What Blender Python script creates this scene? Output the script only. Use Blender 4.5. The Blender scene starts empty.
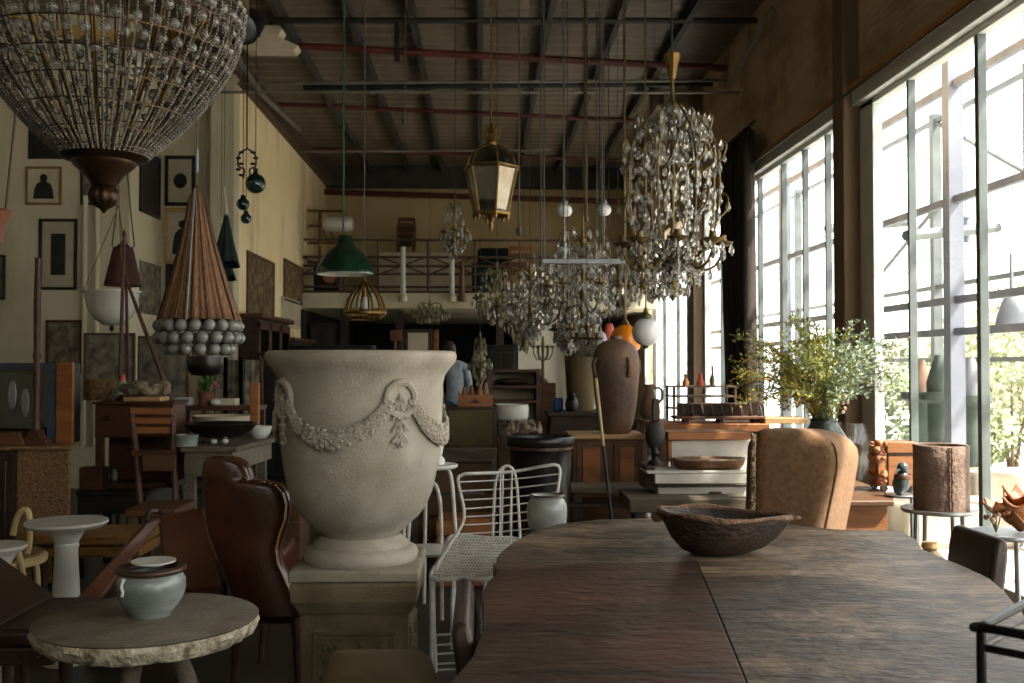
import bpy, math, random
from math import sin, cos, pi, radians as R
from mathutils import Vector as V, Matrix
random.seed(7)
sc = bpy.context.scene
COL = sc.collection

# ------------------------------------------------------------------ camera
EYE = V((0, 0, 1.45))
FPX = 1000.0
YAW, PITCH = math.atan(32 / FPX), math.atan(22 / FPX)
cam_d = bpy.data.cameras.new('camera')
cam = bpy.data.objects.new('camera', cam_d)
COL.objects.link(cam)
cam.location = EYE
cam.rotation_euler = (pi / 2 + PITCH, 0, -YAW)
cam_d.sensor_width = 36
cam_d.lens = 36 * FPX / 1024
cam_d.clip_start = .05
cam_d.dof.use_dof = True
cam_d.dof.focus_distance = 3.9
cam_d.dof.aperture_fstop = 5.6
sc.camera = cam
_CR = cam.rotation_euler.to_matrix()

def P(px, py, y):
    """world point at depth y (metres into the room) seen at pixel px, py"""
    d = _CR @ V(((px - 512) / FPX, (341.5 - py) / FPX, -1))
    return EYE + d * (y / d.y)

def G(px, py, z):
    """world point at height z seen at pixel px, py"""
    d = _CR @ V(((px - 512) / FPX, (341.5 - py) / FPX, -1))
    return EYE + d * ((z - EYE.z) / d.z)

def PX(x, px, py):
    """world point on the plane x seen at pixel"""
    d = _CR @ V(((px - 512) / FPX, (341.5 - py) / FPX, -1))
    return EYE + d * (x / d.x)

# ------------------------------------------------------------------ materials
def lin(h):
    c = [int(h[i:i + 2], 16) / 255 for i in (0, 2, 4)]
    return [x / 12.92 if x <= .04045 else ((x + .055) / 1.055) ** 2.4 for x in c] + [1]

MATS = {}
def mat(name, c1, c2=None, rough=.6, metal=0, scale=6, stretch=(1, 1, 1), bump=0, bscale=None, trans=0, detail=6, coat=0, lo=.35, hi=.65, spec=.5, alpha=1, ior=1.45):
    m = bpy.data.materials.new(name)
    m.use_nodes = True
    nt = m.node_tree
    b = nt.nodes['Principled BSDF']
    b.inputs['Roughness'].default_value = rough
    b.inputs['Metallic'].default_value = metal
    b.inputs['Transmission Weight'].default_value = trans
    b.inputs['Coat Weight'].default_value = coat
    b.inputs['Specular IOR Level'].default_value = spec
    b.inputs['IOR'].default_value = ior
    b.inputs['Alpha'].default_value = alpha
    b.inputs['Base Color'].default_value = lin(c1)
    if c2 or bump:
        tc = nt.nodes.new('ShaderNodeTexCoord')
        mp = nt.nodes.new('ShaderNodeMapping')
        mp.inputs['Scale'].default_value = stretch
        nt.links.new(tc.outputs['Object'], mp.inputs['Vector'])
    if c2:
        nz = nt.nodes.new('ShaderNodeTexNoise')
        nz.inputs['Scale'].default_value = scale
        nz.inputs['Detail'].default_value = detail
        nt.links.new(mp.outputs['Vector'], nz.inputs['Vector'])
        rp = nt.nodes.new('ShaderNodeValToRGB')
        rp.color_ramp.elements[0].position = lo
        rp.color_ramp.elements[1].position = hi
        rp.color_ramp.elements[0].color = lin(c1)
        rp.color_ramp.elements[1].color = lin(c2)
        nt.links.new(nz.outputs['Fac'], rp.inputs['Fac'])
        nt.links.new(rp.outputs['Color'], b.inputs['Base Color'])
    if bump:
        nb = nt.nodes.new('ShaderNodeTexNoise')
        nb.inputs['Scale'].default_value = bscale or scale * 4
        nb.inputs['Detail'].default_value = 5
        nt.links.new(mp.outputs['Vector'], nb.inputs['Vector'])
        bp = nt.nodes.new('ShaderNodeBump')
        bp.inputs['Strength'].default_value = bump
        bp.inputs['Distance'].default_value = .02
        nt.links.new(nb.outputs['Fac'], bp.inputs['Height'])
        nt.links.new(bp.outputs['Normal'], b.inputs['Normal'])
    MATS[name] = m
    return m

def glass_pane(name, refl, tint='ffffff'):
    """thin architectural glass: clear with a weak mirror"""
    m = bpy.data.materials.new(name)
    m.use_nodes = True
    nt = m.node_tree
    nt.nodes.clear()
    o = nt.nodes.new('ShaderNodeOutputMaterial')
    t = nt.nodes.new('ShaderNodeBsdfTransparent')
    t.inputs['Color'].default_value = lin(tint)
    g = nt.nodes.new('ShaderNodeBsdfGlossy')
    g.inputs['Roughness'].default_value = .03
    x = nt.nodes.new('ShaderNodeMixShader')
    x.inputs[0].default_value = refl
    nt.links.new(t.outputs[0], x.inputs[1])
    nt.links.new(g.outputs[0], x.inputs[2])
    nt.links.new(x.outputs[0], o.inputs[0])
    MATS[name] = m
    return m

def extra_layer(name, hexc, scale, lo, hi, fac=1.0, stretch=(1, 1, 1), rg=.62):
    """mix a second colour over a material's base colour through another noise (wear, lichen, stains)"""
    m = MATS[name]
    nt = m.node_tree
    b = nt.nodes['Principled BSDF']
    src = b.inputs['Base Color'].links[0].from_socket if b.inputs['Base Color'].links else None
    tc = nt.nodes.new('ShaderNodeTexCoord')
    mp = nt.nodes.new('ShaderNodeMapping')
    mp.inputs['Scale'].default_value = stretch
    mp.inputs['Location'].default_value = (3.1, 1.7, 5.3)
    nt.links.new(tc.outputs['Object'], mp.inputs['Vector'])
    nz = nt.nodes.new('ShaderNodeTexNoise')
    nz.inputs['Scale'].default_value = scale
    nz.inputs['Detail'].default_value = 8
    nz.inputs['Roughness'].default_value = rg
    nt.links.new(mp.outputs['Vector'], nz.inputs['Vector'])
    mr = nt.nodes.new('ShaderNodeMapRange')
    mr.inputs[1].default_value = lo
    mr.inputs[2].default_value = hi
    mr.inputs[4].default_value = fac
    nt.links.new(nz.outputs['Fac'], mr.inputs[0])
    mx = nt.nodes.new('ShaderNodeMix')
    mx.data_type = 'RGBA'
    nt.links.new(mr.outputs[0], mx.inputs[0])
    if src:
        nt.links.new(src, mx.inputs[6])
    else:
        mx.inputs[6].default_value = b.inputs['Base Color'].default_value
    mx.inputs[7].default_value = lin(hexc)
    nt.links.new(mx.outputs[2], b.inputs['Base Color'])

W = (1, 1, 1)
mat('plaster', 'c6bea2', 'd0c8ae', .85, scale=1.2, bump=.1, bscale=30)
extra_layer('plaster', '7d7355', 1.1, .5, .75, .7, (1, 1, .35))
mat('yellow_plaster', 'ead6a6', 'f0e0b6', .85, scale=.9, bump=.1, bscale=30)
extra_layer('yellow_plaster', '8a6a3c', 1.3, .52, .75, .8, (1, 1, .3))
mat('back_plaster', 'b8a478', 'c4b188', .9, scale=.8)
mat('gallery_shade', '15130f', '1c1914', .9, scale=2)  # near-black colour carries the shade under the gallery
mat('concrete', '2c2a27', '3a3733', .45, scale=1.4, bump=.1, bscale=20)
mat('foil', '665a4c', '776959', .45, scale=3, stretch=(1, .12, 1), bump=.5, bscale=9)
mat('steel_beam', '2c2a27', '3a3631', .6, scale=4)
mat('red_pipe', '4f1d16', '5e271e', .5, scale=4)
mat('black_pipe', '171615', None, .5)
mat('grey_pipe', '77736a', '88847a', .45, .4, scale=4)
mat('brown_board', 'b89f7e', 'cbb392', .8, scale=2.2, stretch=(1, .35, 2.5), bump=.3, bscale=12)
extra_layer('brown_board', '7a644a', 1.4, .48, .7, .8)
mat('pillar_wood', '6a5642', '7d6851', .75, scale=3, stretch=(2, 2, .2), bump=.3)
mat('pine_trim', 'a8713a', 'bb8448', .6, scale=5)
mat('white_frame', 'c9cdca', 'd4d7d3', .5, scale=4)
mat('green_mullion', '59625f', '6c7573', .5, .2, scale=4)
mat('grey_steel', '6e7480', '868b93', .5, .3, scale=3, stretch=(1, 1, .3))
mat('rust_steel', '47352a', '5a4638', .6, .2, scale=4)
glass_pane('window_glass', .05)
glass_pane('cabinet_glass', .10, 'cfd4d0')
glass_pane('lantern_pane', .45, 'd8d6c8')
mat('paving', 'c8c5bc', 'dad7ce', .8, scale=1.5)
mat('garden_leaf', '737d55', '98a17c', .6, scale=3)
mat('garden_leaf_dark', '56674a', '7c8a68', .6, scale=3)
mat('garden_terracotta', '6e5648', '86705f', .8, scale=3)
mat('garden_green', '3a463f', '556058', .7, scale=3)
mat('garden_grey', '70757c', '868b92', .7, scale=3)
mat('garden_blue', '5a6470', '707a86', .7, scale=3)
mat('garden_stone', 'a89a86', 'c2b6a4', .9, scale=2)
mat('bark', '5a4c3c', '75654f', .9, scale=5, stretch=(1, 1, .2))

mat('slab_wood', '33261e', '523e31', .46, scale=2.0, stretch=(1, 1.8, 3), bump=.4, bscale=18, lo=.3, hi=.7, detail=14)
extra_layer('slab_wood', '7a6350', 2.3, .52, .66, .7, (.9, 1.5, 1), .78)
extra_layer('slab_wood', '5e3a26', 1.7, .48, .62, .7, (1, 1.3, 1), .7)
extra_layer('slab_wood', '1b1410', 8, .5, .64, .8, (.25, 3.0, 1), .72)
extra_layer('slab_wood', '94806a', 22, .58, .70, .5, (.3, 2.4, 1), .7)
mat('slab_wood_grey', '3a3029', '5d5046', .44, scale=2.0, stretch=(1, 1.8, 3), bump=.45, bscale=18, lo=.3, hi=.7, detail=14)
extra_layer('slab_wood_grey', 'a08b70', 1.9, .48, .60, .85, (.9, 1.3, 1), .8)
extra_layer('slab_wood_grey', '2a211b', 3.0, .52, .62, .8, (.7, 1.8, 1), .78)
extra_layer('slab_wood_grey', '1d1612', 8, .5, .64, .75, (.25, 3.0, 1), .72)
extra_layer('slab_wood_grey', 'b3a28a', 22, .56, .68, .6, (.3, 2.4, 1), .7)
mat('stone', '999386', 'aea89b', .9, scale=5, bump=.2, bscale=90)
extra_layer('stone', '857c68', 3.2, .48, .68, .7)
extra_layer('stone', '8d7560', 2.0, .56, .74, .5)
extra_layer('stone', '736e60', 18, .6, .74, .55)
mat('pedestal_stone', '645a43', '7b7058', .9, scale=6, bump=.2, bscale=80)
extra_layer('pedestal_stone', '5a5038', 4, .5, .7, .75)
mat('cap_stone', '7f7969', '958e7e', .88, scale=5, bump=.15, bscale=80)
extra_layer('cap_stone', '5f5a4c', 6, .54, .7, .7)
mat('rough_stone', '655d50', '7f766a', .85, scale=6, bump=.2, bscale=50)
extra_layer('rough_stone', '54482f', 5, .5, .68, .7)
mat('chipped_stone', '9c937c', 'd0c8b2', .9, scale=22, bump=.8, bscale=45)
extra_layer('chipped_stone', '5c4e26', 9, .5, .62, .85)
mat('celadon', '68716d', '8b9490', .25, scale=4, stretch=(1, 1, 4), coat=.3)
extra_layer('celadon', 'b9c0b8', 3, .55, .75, .5, (1, 1, 3))
mat('stoneware', '8f938c', 'b4b6ae', .28, scale=5, stretch=(1, 1, 2), coat=.3)
extra_layer('stoneware', '6d7c80', 4, .5, .7, .7, (2, 2, .6))
mat('white_wall', 'e2dcc8', 'ece6d4', .8, scale=2)
mat('brown_glaze', '38271d', '503729', .28, scale=8)
mat('white_glaze', 'c9c9c2', 'd6d6cf', .3, scale=4)
mat('leather_brown', '3a1d13', '54301f', .28, scale=5, bump=.08, bscale=90, coat=.25)
extra_layer('leather_brown', '2c160f', 3, .52, .72, .7)
mat('leather_tan', '4f3120', '684330', .45, scale=4, bump=.12, bscale=60)
extra_layer('leather_tan', '321d12', 3, .5, .7, .75)
mat('leather_dark', '2a1c16', '3a2920', .42, scale=5, bump=.1, bscale=80)
mat('leather_olive', '6a5a3e', '80704c', .5, scale=5, bump=.12, bscale=80)
mat('brass_nail', '5f4a2d', None, .35, 1)
mat('linen', '745840', '8a6b4e', .95, scale=40, bump=.3, bscale=220)
extra_layer('linen', '5f4c36', 2.5, .5, .72, .6)
mat('burlap_fray', 'b9a88a', '6a5238', .95, scale=40)
mat('dark_bowl_wood', '241a14', '3a2a20', .5, scale=6, stretch=(1, 3, 3), bump=.6, bscale=25)
mat('bowl_rim', '5a4230', '7d6149', .65, scale=14, bump=.8, bscale=60)
mat('wood_red', '3c2116', '50301f', .5, scale=4, stretch=(1, 4, 4), bump=.1)
mat('wood_mid', '4b321d', '604126', .55, scale=4, stretch=(1, 4, 4), bump=.15)
mat('wood_orange', '7a4c26', '956034', .55, scale=4, stretch=(1, 4, 4), bump=.15)
mat('wood_pale', '9d7c50', 'b8976a', .6, scale=4, stretch=(1, 4, 4), bump=.15)
mat('wood_dark', '2d1f16', '3d2b1e', .5, scale=4, stretch=(1, 4, 4), bump=.15)
mat('wood_black', '171210', '231b17', .5, scale=4)
mat('wood_grey', '4e463a', '655b4c', .75, scale=4, stretch=(1, 5, 5), bump=.3)
mat('painted_white', 'b9b6ab', 'd0cdc2', .6, scale=5, bump=.15)
extra_layer('painted_white', '7d715c', 6, .6, .75, .7)
mat('wicker', '8a6d46', '6a502f', .8, scale=40, bump=.9, bscale=90)
mat('rush', '8c6630', '5e401c', .85, scale=18, stretch=(.4, 5, 5), bump=.8, bscale=30)
mat('cane', 'a89468', 'bca87a', .5, scale=10)
mat('white_enamel', 'c2c2ba', 'd2d2ca', .4, scale=4)
extra_layer('white_enamel', '8d8672', 12, .62, .75, .6)
mat('marble_white', 'b4b2a8', 'c6c4ba', .35, scale=3)
mat('white_metal', 'b5b6b0', 'cfcfc8', .45, scale=14)
extra_layer('white_metal', '75695a', 22, .6, .72, .7)
mat('black_metal', '141313', '1f1d1d', .4, .5, scale=8)
mat('grey_metal', '7a7e80', '94989a', .35, .7, scale=6)
mat('bronze', '2e2015', '46321f', .36, .7, scale=9)
mat('brass', '5f4a26', '806638', .4, .85, scale=9)
mat('old_brass', '5a4a2a', '7a6840', .45, .7, scale=9)
mat('green_brass', '5c5a38', '7a774c', .5, .5, scale=9)
mat('bead_glass', '5e564a', '8a8172', .06, 0, scale=40, trans=.35, spec=.9)
mat('ball_crystal', '9a9488', 'b5afa4', .05, 0, scale=20, trans=.75, spec=.9)
mat('crystal', 'd0ccc2', None, .03, 0, trans=.7, ior=1.5)
mat('crystal_amber', 'b3a98c', None, .05, 0, trans=.6, ior=1.5)
mat('milk_glass', 'bdb9ae', 'cfccc2', .2, scale=3, coat=.5)
mat('ball_glass', '8b8c84', 'a5a69e', .1, scale=9, coat=.6, trans=.45)
mat('cord_brown', '6d4c34', '8f6c50', .8, scale=20, stretch=(6, 6, .4))
mat('cord_dark', '3a2b20', '4c392a', .85, scale=20)
mat('green_enamel', '0a2414', '10321d', .2, scale=3, coat=.6)
mat('float_green', '0d211c', '1a352e', .15, scale=5, coat=.6)
mat('cloth_green', '12211f', '1c302c', .9, scale=8)
mat('shade_brown', '3a211a', '4d2f25', .8, scale=8)
mat('shade_green', '6f8a72', '8ba48a', .6, scale=6)
mat('cord_white', '55524b', None, .7)
mat('cord_green', '244a34', None, .6)
mat('wire_dark', '2a2723', None, .6)
mat('terracotta_dark', '4a3a30', '6e5644', .6, scale=3, bump=.3, bscale=25)
extra_layer('terracotta_dark', '85644a', 2.2, .5, .7, .8)
mat('terracotta', '6e4632', '845640', .8, scale=4)
mat('olive_clay', '54472f', '6b5c40', .75, scale=3, stretch=(1, 1, .4))
mat('pot_black', '100d0c', '1a1513', .3, scale=4)
mat('orange_glass', 'e07d10', 'f0921c', .25, scale=3, coat=.4)
mat('white_globe', 'dcdfe2', 'e6e8ea', .2, scale=3, coat=.5)
mat('red_shade', 'b8503c', 'c8644c', .6, scale=4)
mat('grey_shade', '9a9aa4', 'b0b0b8', .4, scale=4)
mat('cylinder_clay', '5d4a40', '7d6a5c', .85, scale=6, bump=.6, bscale=45)
extra_layer('cylinder_clay', '94806e', 12, .58, .72, .6)
mat('curtain_dark', '2a2420', '3a322c', .9, scale=8, stretch=(4, 4, .2))
mat('leaf_olive', '6f7430', '9aa050', .55, scale=6)
extra_layer('leaf_olive', 'a88a20', 2.2, .55, .68, .8)
mat('leaf_yellow', '9a7c14', 'c0a030', .55, scale=6)
mat('leaf_grey', '7d9486', 'a4b8a8', .55, scale=6)
mat('stem_green', '5c6038', '7d7f52', .7, scale=6)
mat('vase_glass', '3e4a44', '57635c', .06, trans=.6, scale=3)
mat('blossom', 'b48c78', 'd8cdb8', .7, scale=30)
mat('driftwood', '7d6c58', 'a0907a', .9, scale=14, stretch=(1, 5, 5), bump=.8)
mat('fur', '6a5f50', '92866f', .95, scale=20, bump=1, bscale=60)
mat('shell_wood', '7d4a28', 'ab7448', .45, scale=8, stretch=(1, 3, 1), bump=.3)
mat('bird_teal', '2e3738', '4a5757', .3, scale=10)
mat('paper', 'b9ae94', 'c8bea6', .8, scale=5)
mat('mat_board', 'a89f88', 'b5ac95', .9, scale=4)
mat('ink_dark', '1b1917', '2a2725', .7, scale=6)
mat('print_grey', '8a8270', '4c463a', .85, scale=9, detail=10)
mat('tapestry', '4a3a28', '86704a', .9, scale=7, detail=12)
extra_layer('tapestry', '2a2a20', 12, .5, .6, .8)
mat('gold_frame', '7d6030', '9a7c44', .45, .5, scale=8)
mat('skin', 'b08468', 'bd9276', .6, scale=6)
mat('hair', '2b1d14', '3c2a1c', .6, scale=30)
mat('denim_shirt', '8b959d', 'a3adb5', .9, scale=8)
mat('denim', '52657c', '6b7f98', .9, scale=10)
mat('plastic_blue', '1f3f78', '2c5296', .5, scale=4)
mat('trunk_olive', '3a3318', '554a22', .6, scale=6)
mat('blue_panel', '343d47', '434e59', .6, scale=4)
mat('plant_green', '46602c', '6c8440', .6, scale=8)
mat('pink_flower', '9c4c4c', 'b86a64', .7, scale=8)

def em(name, hexc, k):
    m = mat(name, hexc)
    b = m.node_tree.nodes['Principled BSDF']
    b.inputs['Emission Color'].default_value = lin(hexc)
    b.inputs['Emission Strength'].default_value = k
    return m

# ------------------------------------------------------------------ mesh builder
class MB:
    def __init__(s):
        s.v, s.f = [], []

    def add(s, vs, fs):
        n = len(s.v)
        s.v += [V(q) for q in vs]
        s.f += [[i + n for i in f] for f in fs]
        return s

    def box(s, x0, x1, y0, y1, z0, z1, m=None):
        vs = [V((x, y, z)) for x in (x0, x1) for y in (y0, y1) for z in (z0, z1)]
        if m:
            vs = [m @ q for q in vs]
        return s.add(vs, [(0, 1, 3, 2), (4, 6, 7, 5), (0, 4, 5, 1), (2, 3, 7, 6), (0, 2, 6, 4), (1, 5, 7, 3)])

    def cbox(s, c, size, rz=0, rx=0, ry=0):
        m = Matrix.Translation(V(c)) @ Matrix.Rotation(rz, 4, 'Z') @ Matrix.Rotation(ry, 4, 'Y') @ Matrix.Rotation(rx, 4, 'X')
        a, b, d = size[0] / 2, size[1] / 2, size[2] / 2
        return s.box(-a, a, -b, b, -d, d, m)

    def tube(s, pts, r, n=8, closed=False, flat=1.0):
        pts = [V(q) for q in pts]
        k = len(pts)
        rs = r if isinstance(r, (list, tuple)) else [r] * k
        vs, fs = [], []
        up = None
        for i, q in enumerate(pts):
            if closed:
                t = pts[(i + 1) % k] - pts[i - 1]
            else:
                t = pts[min(i + 1, k - 1)] - pts[max(i - 1, 0)]
            if t.length < 1e-9:
                t = V((0, 0, 1))
            t.normalize()
            if up is None:
                up = V((0, 0, 1)) if abs(t.z) < .9 else V((1, 0, 0))
            a = up - t * up.dot(t)
            if a.length < 1e-6:
                a = t.orthogonal()
            a.normalize()
            up = a
            b = t.cross(a)
            for j in range(n):
                w = 2 * pi * j / n
                vs.append(q + a * (cos(w) * rs[i]) + b * (sin(w) * rs[i] * flat))
        m = k if closed else k - 1
        for i in range(m):
            i2 = (i + 1) % k
            for j in range(n):
                j2 = (j + 1) % n
                fs.append((i * n + j, i * n + j2, i2 * n + j2, i2 * n + j))
        if not closed:
            fs.append(tuple(range(n - 1, -1, -1)))
            fs.append(tuple((k - 1) * n + j for j in range(n)))
        return s.add(vs, fs)

    def lathe(s, prof, c=(0, 0, 0), n=32, sx=1, sy=1, m=None, ph=0):
        """prof: list of (radius, z) from bottom or top; radius 0 closes"""
        c = V(c)
        vs, fs, rows = [], [], []
        for r, z in prof:
            if r < 1e-6:
                rows.append([len(vs)])
                vs.append(V((0, 0, z)))
            else:
                rows.append(list(range(len(vs), len(vs) + n)))
                for j in range(n):
                    w = 2 * pi * j / n + ph
                    vs.append(V((r * cos(w) * sx, r * sin(w) * sy, z)))
        for a, b in zip(rows, rows[1:]):
            if len(a) == 1 and len(b) == 1:
                continue
            for j in range(n):
                j2 = (j + 1) % n
                if len(a) == 1:
                    fs.append((a[0], b[j2], b[j]))
                elif len(b) == 1:
                    fs.append((a[j], a[j2], b[0]))
                else:
                    fs.append((a[j], a[j2], b[j2], b[j]))
        if len(rows[0]) > 1 and prof[0] != prof[-1]:
            fs.append(tuple(reversed(rows[0])))
        if len(rows[-1]) > 1 and prof[0] != prof[-1]:
            fs.append(tuple(rows[-1]))
        if m:
            vs = [m @ q for q in vs]
        return s.add([q + c for q in vs], fs)

    def ball(s, c, r, n=12, k=8, sc3=(1, 1, 1), m=None):
        pr = [(0, -r)] + [(r * cos(-pi / 2 + pi * i / k), r * sin(-pi / 2 + pi * i / k)) for i in range(1, k)] + [(0, r)]
        mm = Matrix.Diagonal((sc3[0], sc3[1], sc3[2], 1))
        return s.lathe(pr, c, n, m=(m @ mm) if m else mm)

    def octa(s, c, r, rz=None):
        c = V(c)
        rz = rz or r
        return s.add([c + V(q) for q in ((r, 0, 0), (0, r, 0), (-r, 0, 0), (0, -r, 0), (0, 0, rz), (0, 0, -rz))],
                     [(0, 1, 4), (1, 2, 4), (2, 3, 4), (3, 0, 4), (1, 0, 5), (2, 1, 5), (3, 2, 5), (0, 3, 5)])

    def prism(s, poly, z0, z1, m=None):
        """poly: list of (x, y), counter-clockwise"""
        k = len(poly)
        vs = [V((x, y, z0)) for x, y in poly] + [V((x, y, z1)) for x, y in poly]
        if m:
            vs = [m @ q for q in vs]
        fs = [tuple(reversed(range(k))), tuple(range(k, 2 * k))]
        fs += [(i, (i + 1) % k, k + (i + 1) % k, k + i) for i in range(k)]
        return s.add(vs, fs)

    def loft(s, rings, cap=True):
        """rings: list of equal-length point loops"""
        n = len(rings[0])
        vs = [V(q) for r in rings for q in r]
        fs = []
        for i in range(len(rings) - 1):
            for j in range(n):
                j2 = (j + 1) % n
                fs.append((i * n + j, i * n + j2, (i + 1) * n + j2, (i + 1) * n + j))
        if cap:
            fs.append(tuple(reversed(range(n))))
            fs.append(tuple((len(rings) - 1) * n + j for j in range(n)))
        return s.add(vs, fs)

    def sheet(s, grid, th):
        """grid[i][j] of points -> closed sheet of thickness th"""
        a, b = len(grid), len(grid[0])
        pts = [[V(q) for q in row] for row in grid]
        nor = []
        for i in range(a):
            row = []
            for j in range(b):
                u = pts[min(i + 1, a - 1)][j] - pts[max(i - 1, 0)][j]
                w = pts[i][min(j + 1, b - 1)] - pts[i][max(j - 1, 0)]
                q = u.cross(w)
                row.append(q.normalized() if q.length > 1e-9 else V((0, 0, 1)))
            nor.append(row)
        vs = [pts[i][j] + nor[i][j] * th / 2 for i in range(a) for j in range(b)] + [pts[i][j] - nor[i][j] * th / 2 for i in range(a) for j in range(b)]
        N = a * b
        fs = []
        for i in range(a - 1):
            for j in range(b - 1):
                q = (i * b + j, (i + 1) * b + j, (i + 1) * b + j + 1, i * b + j + 1)
                fs.append(q)
                fs.append(tuple(x + N for x in reversed(q)))
        edge = [(0, j) for j in range(b)] + [(i, b - 1) for i in range(1, a)] + [(a - 1, j) for j in range(b - 2, -1, -1)] + [(i, 0) for i in range(a - 2, 0, -1)]
        ids = [i * b + j for i, j in edge]
        for k in range(len(ids)):
            p, q = ids[k], ids[(k + 1) % len(ids)]
            fs.append((p, q, q + N, p + N))
        return s.add(vs, fs)

    def build(s, name, m, parent=None, at=None, bevel=0, seg=2, sub=0, ang=38, flat=False):
        """vertices are in world space; the object's origin is `at` (or the parent's place, or the base centre)"""
        if parent is not None:
            org = ORG[parent.name]
        elif at is not None:
            org = V(at)
        else:
            xs, ys, zs = [q.x for q in s.v], [q.y for q in s.v], [q.z for q in s.v]
            org = V(((min(xs) + max(xs)) / 2, (min(ys) + max(ys)) / 2, min(zs)))
        me = bpy.data.meshes.new(name)
        me.from_pydata([q - org for q in s.v], [], s.f)
        import bmesh
        bm = bmesh.new()
        bm.from_mesh(me)
        bmesh.ops.recalc_face_normals(bm, faces=bm.faces)
        bm.to_mesh(me)
        bm.free()
        me.materials.append(MATS[m])
        if not flat:
            me.polygons.foreach_set('use_smooth', [True] * len(me.polygons))
            me.set_sharp_from_angle(angle=R(ang))
        o = bpy.data.objects.new(name, me)
        COL.objects.link(o)
        if parent is not None:
            o.parent = parent
        else:
            o.location = org
        ORG[o.name] = org
        if bevel:
            b = o.modifiers.new('bevel', 'BEVEL')
            b.width = bevel
            b.segments = seg
            b.limit_method = 'ANGLE'
        if sub:
            u = o.modifiers.new('sub', 'SUBSURF')
            u.levels = u.render_levels = sub
        return o

ORG = {}
def thing(name, label, cat, at, group=None):
    o = bpy.data.objects.new(name, None)
    COL.objects.link(o)
    o.location = V(at)
    o.empty_display_size = .1
    ORG[o.name] = V(at)
    return tag(o, label, cat, group)

def tag(o, label, cat, group=None, kind=None):
    o['label'] = label
    o['category'] = cat
    if group:
        o['group'] = group
    if kind:
        o['kind'] = kind
    return o

def struct(name, mb, m, bevel=0, parent=None):
    o = mb.build(name, m, parent, bevel=bevel)
    if parent is None:
        o['kind'] = 'structure'
    return o

def kids(o):
    return [c for c in bpy.data.objects if c.parent == o]

def dup(root, loc, rz=0, label=None, group=None, s=1.0, tree=None):
    """copy of a thing with copies of its parts and sub-parts"""
    r = root.copy()
    COL.objects.link(r)
    r.location = loc
    r.rotation_euler = (0, 0, rz)
    r.scale = (s, s, s)
    ORG[r.name] = V(loc)
    if label:
        r['label'] = label
    if group:
        r['group'] = group
    for ch in root.children:
        c = ch.copy()
        COL.objects.link(c)
        c.parent = r
        for g in ch.children:
            d = g.copy()
            COL.objects.link(d)
            d.parent = c
    return r

def inst(src, name, parent, loc, rot=(0, 0, 0), s=(1, 1, 1)):
    """copy of a part mesh placed (in the parent's space)"""
    o = bpy.data.objects.new(name, src)
    COL.objects.link(o)
    o.parent = parent
    o.location = loc
    o.rotation_euler = rot
    o.scale = s
    ORG[o.name] = ORG[parent.name]
    return o

def mesh_only(mb, name, m, ang=38, flat=False):
    o = mb.build(name, m, at=(0, 0, 0), ang=ang, flat=flat)
    me = o.data
    bpy.data.objects.remove(o)
    return me

def arc(c, r, a0, a1, n, ax=(1, 0, 0), az=(0, 0, 1)):
    c, ax, az = V(c), V(ax), V(az)
    return [c + ax * (r * cos(a0 + (a1 - a0) * i / n)) + az * (r * sin(a0 + (a1 - a0) * i / n)) for i in range(n + 1)]

def smooth(pts, n=6, closed=False):
    """Catmull-Rom through points"""
    pts = [V(q) for q in pts]
    k = len(pts)
    out = []
    rng = range(k) if closed else range(k - 1)
    for i in rng:
        if closed:
            p0, p1, p2, p3 = pts[i - 1], pts[i], pts[(i + 1) % k], pts[(i + 2) % k]
        else:
            p0, p1, p2, p3 = pts[max(i - 1, 0)], pts[i], pts[i + 1], pts[min(i + 2, k - 1)]
        for j in range(n):
            t = j / n
            out.append(.5 * ((2 * p1) + (p2 - p0) * t + (2 * p0 - 5 * p1 + 4 * p2 - p3) * t * t + (3 * p1 - p0 - 3 * p2 + p3) * t ** 3))
    if not closed:
        out.append(pts[-1])
    return out
# ================================================================== the room
XR, XL, H = 3.2, -3.2, 5.55
YB = 21.0
LINT = 3.74
struct('floor', MB().box(-8, XR + .2, -4.2, 25.2, -.2, 0), 'concrete')
cg = []
for i in range(int(29.4 / .04)):
    y = -4.2 + i * .04
    z = H + .02 + .018 * sin(2 * pi * y / .32)
    cg.append([V((-8, y, z)), V((XR + .3, y, z))])
struct('ceiling', MB().sheet(cg, .02), 'foil')
struct('roof', MB().box(-8, XR + .3, -4.2, 25.2, H + .06, H + .16), 'foil')
struct('wall_front', MB().box(-8, XR + .2, -4.4, -4.2, 0, 3.0).box(-8, XR + .2, -4.4, -4.2, 4.9, H).box(-8, -.6, -4.4, -4.2, 3.0, 4.9).box(2.6, XR + .2, -4.4, -4.2, 3.0, 4.9), 'plaster')  # opening left for the added fill window
wf = MB().box(-.6, 2.6, -4.36, -4.24, 3.0, 3.08).box(-.6, 2.6, -4.36, -4.24, 4.82, 4.9)
for i in range(4):
    wf.box(-.6 + i * 1.04, -.52 + i * 1.04, -4.36, -4.24, 3.08, 4.82)
wf = wf.build('window_front_fill', 'white_frame')  # unseen window added behind the camera to light the room from the front
wf['kind'] = 'structure'
MB().box(-.6, 2.6, -4.305, -4.297, 3.08, 4.82).build('window_pane', 'window_glass', wf)
struct('wall_left', MB().box(-7.7, -7.5, -4.2, 11.8, 0, H), 'plaster')
struct('wall_left_alcove', MB().box(-7.7, -4.1, 11.8, 12.0, 0, H).box(-4.3, -4.1, 12.0, 13.0, 0, H).box(-4.3, XL, 13.0, 13.2, 0, H), 'plaster')
struct('wall_left_rear', MB().box(XL - .2, XL, 13.0, YB + .2, 0, H), 'yellow_plaster')
struct('wall_back', MB().box(XL, XR, YB, YB + .2, 2.7, H), 'back_plaster')
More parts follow.
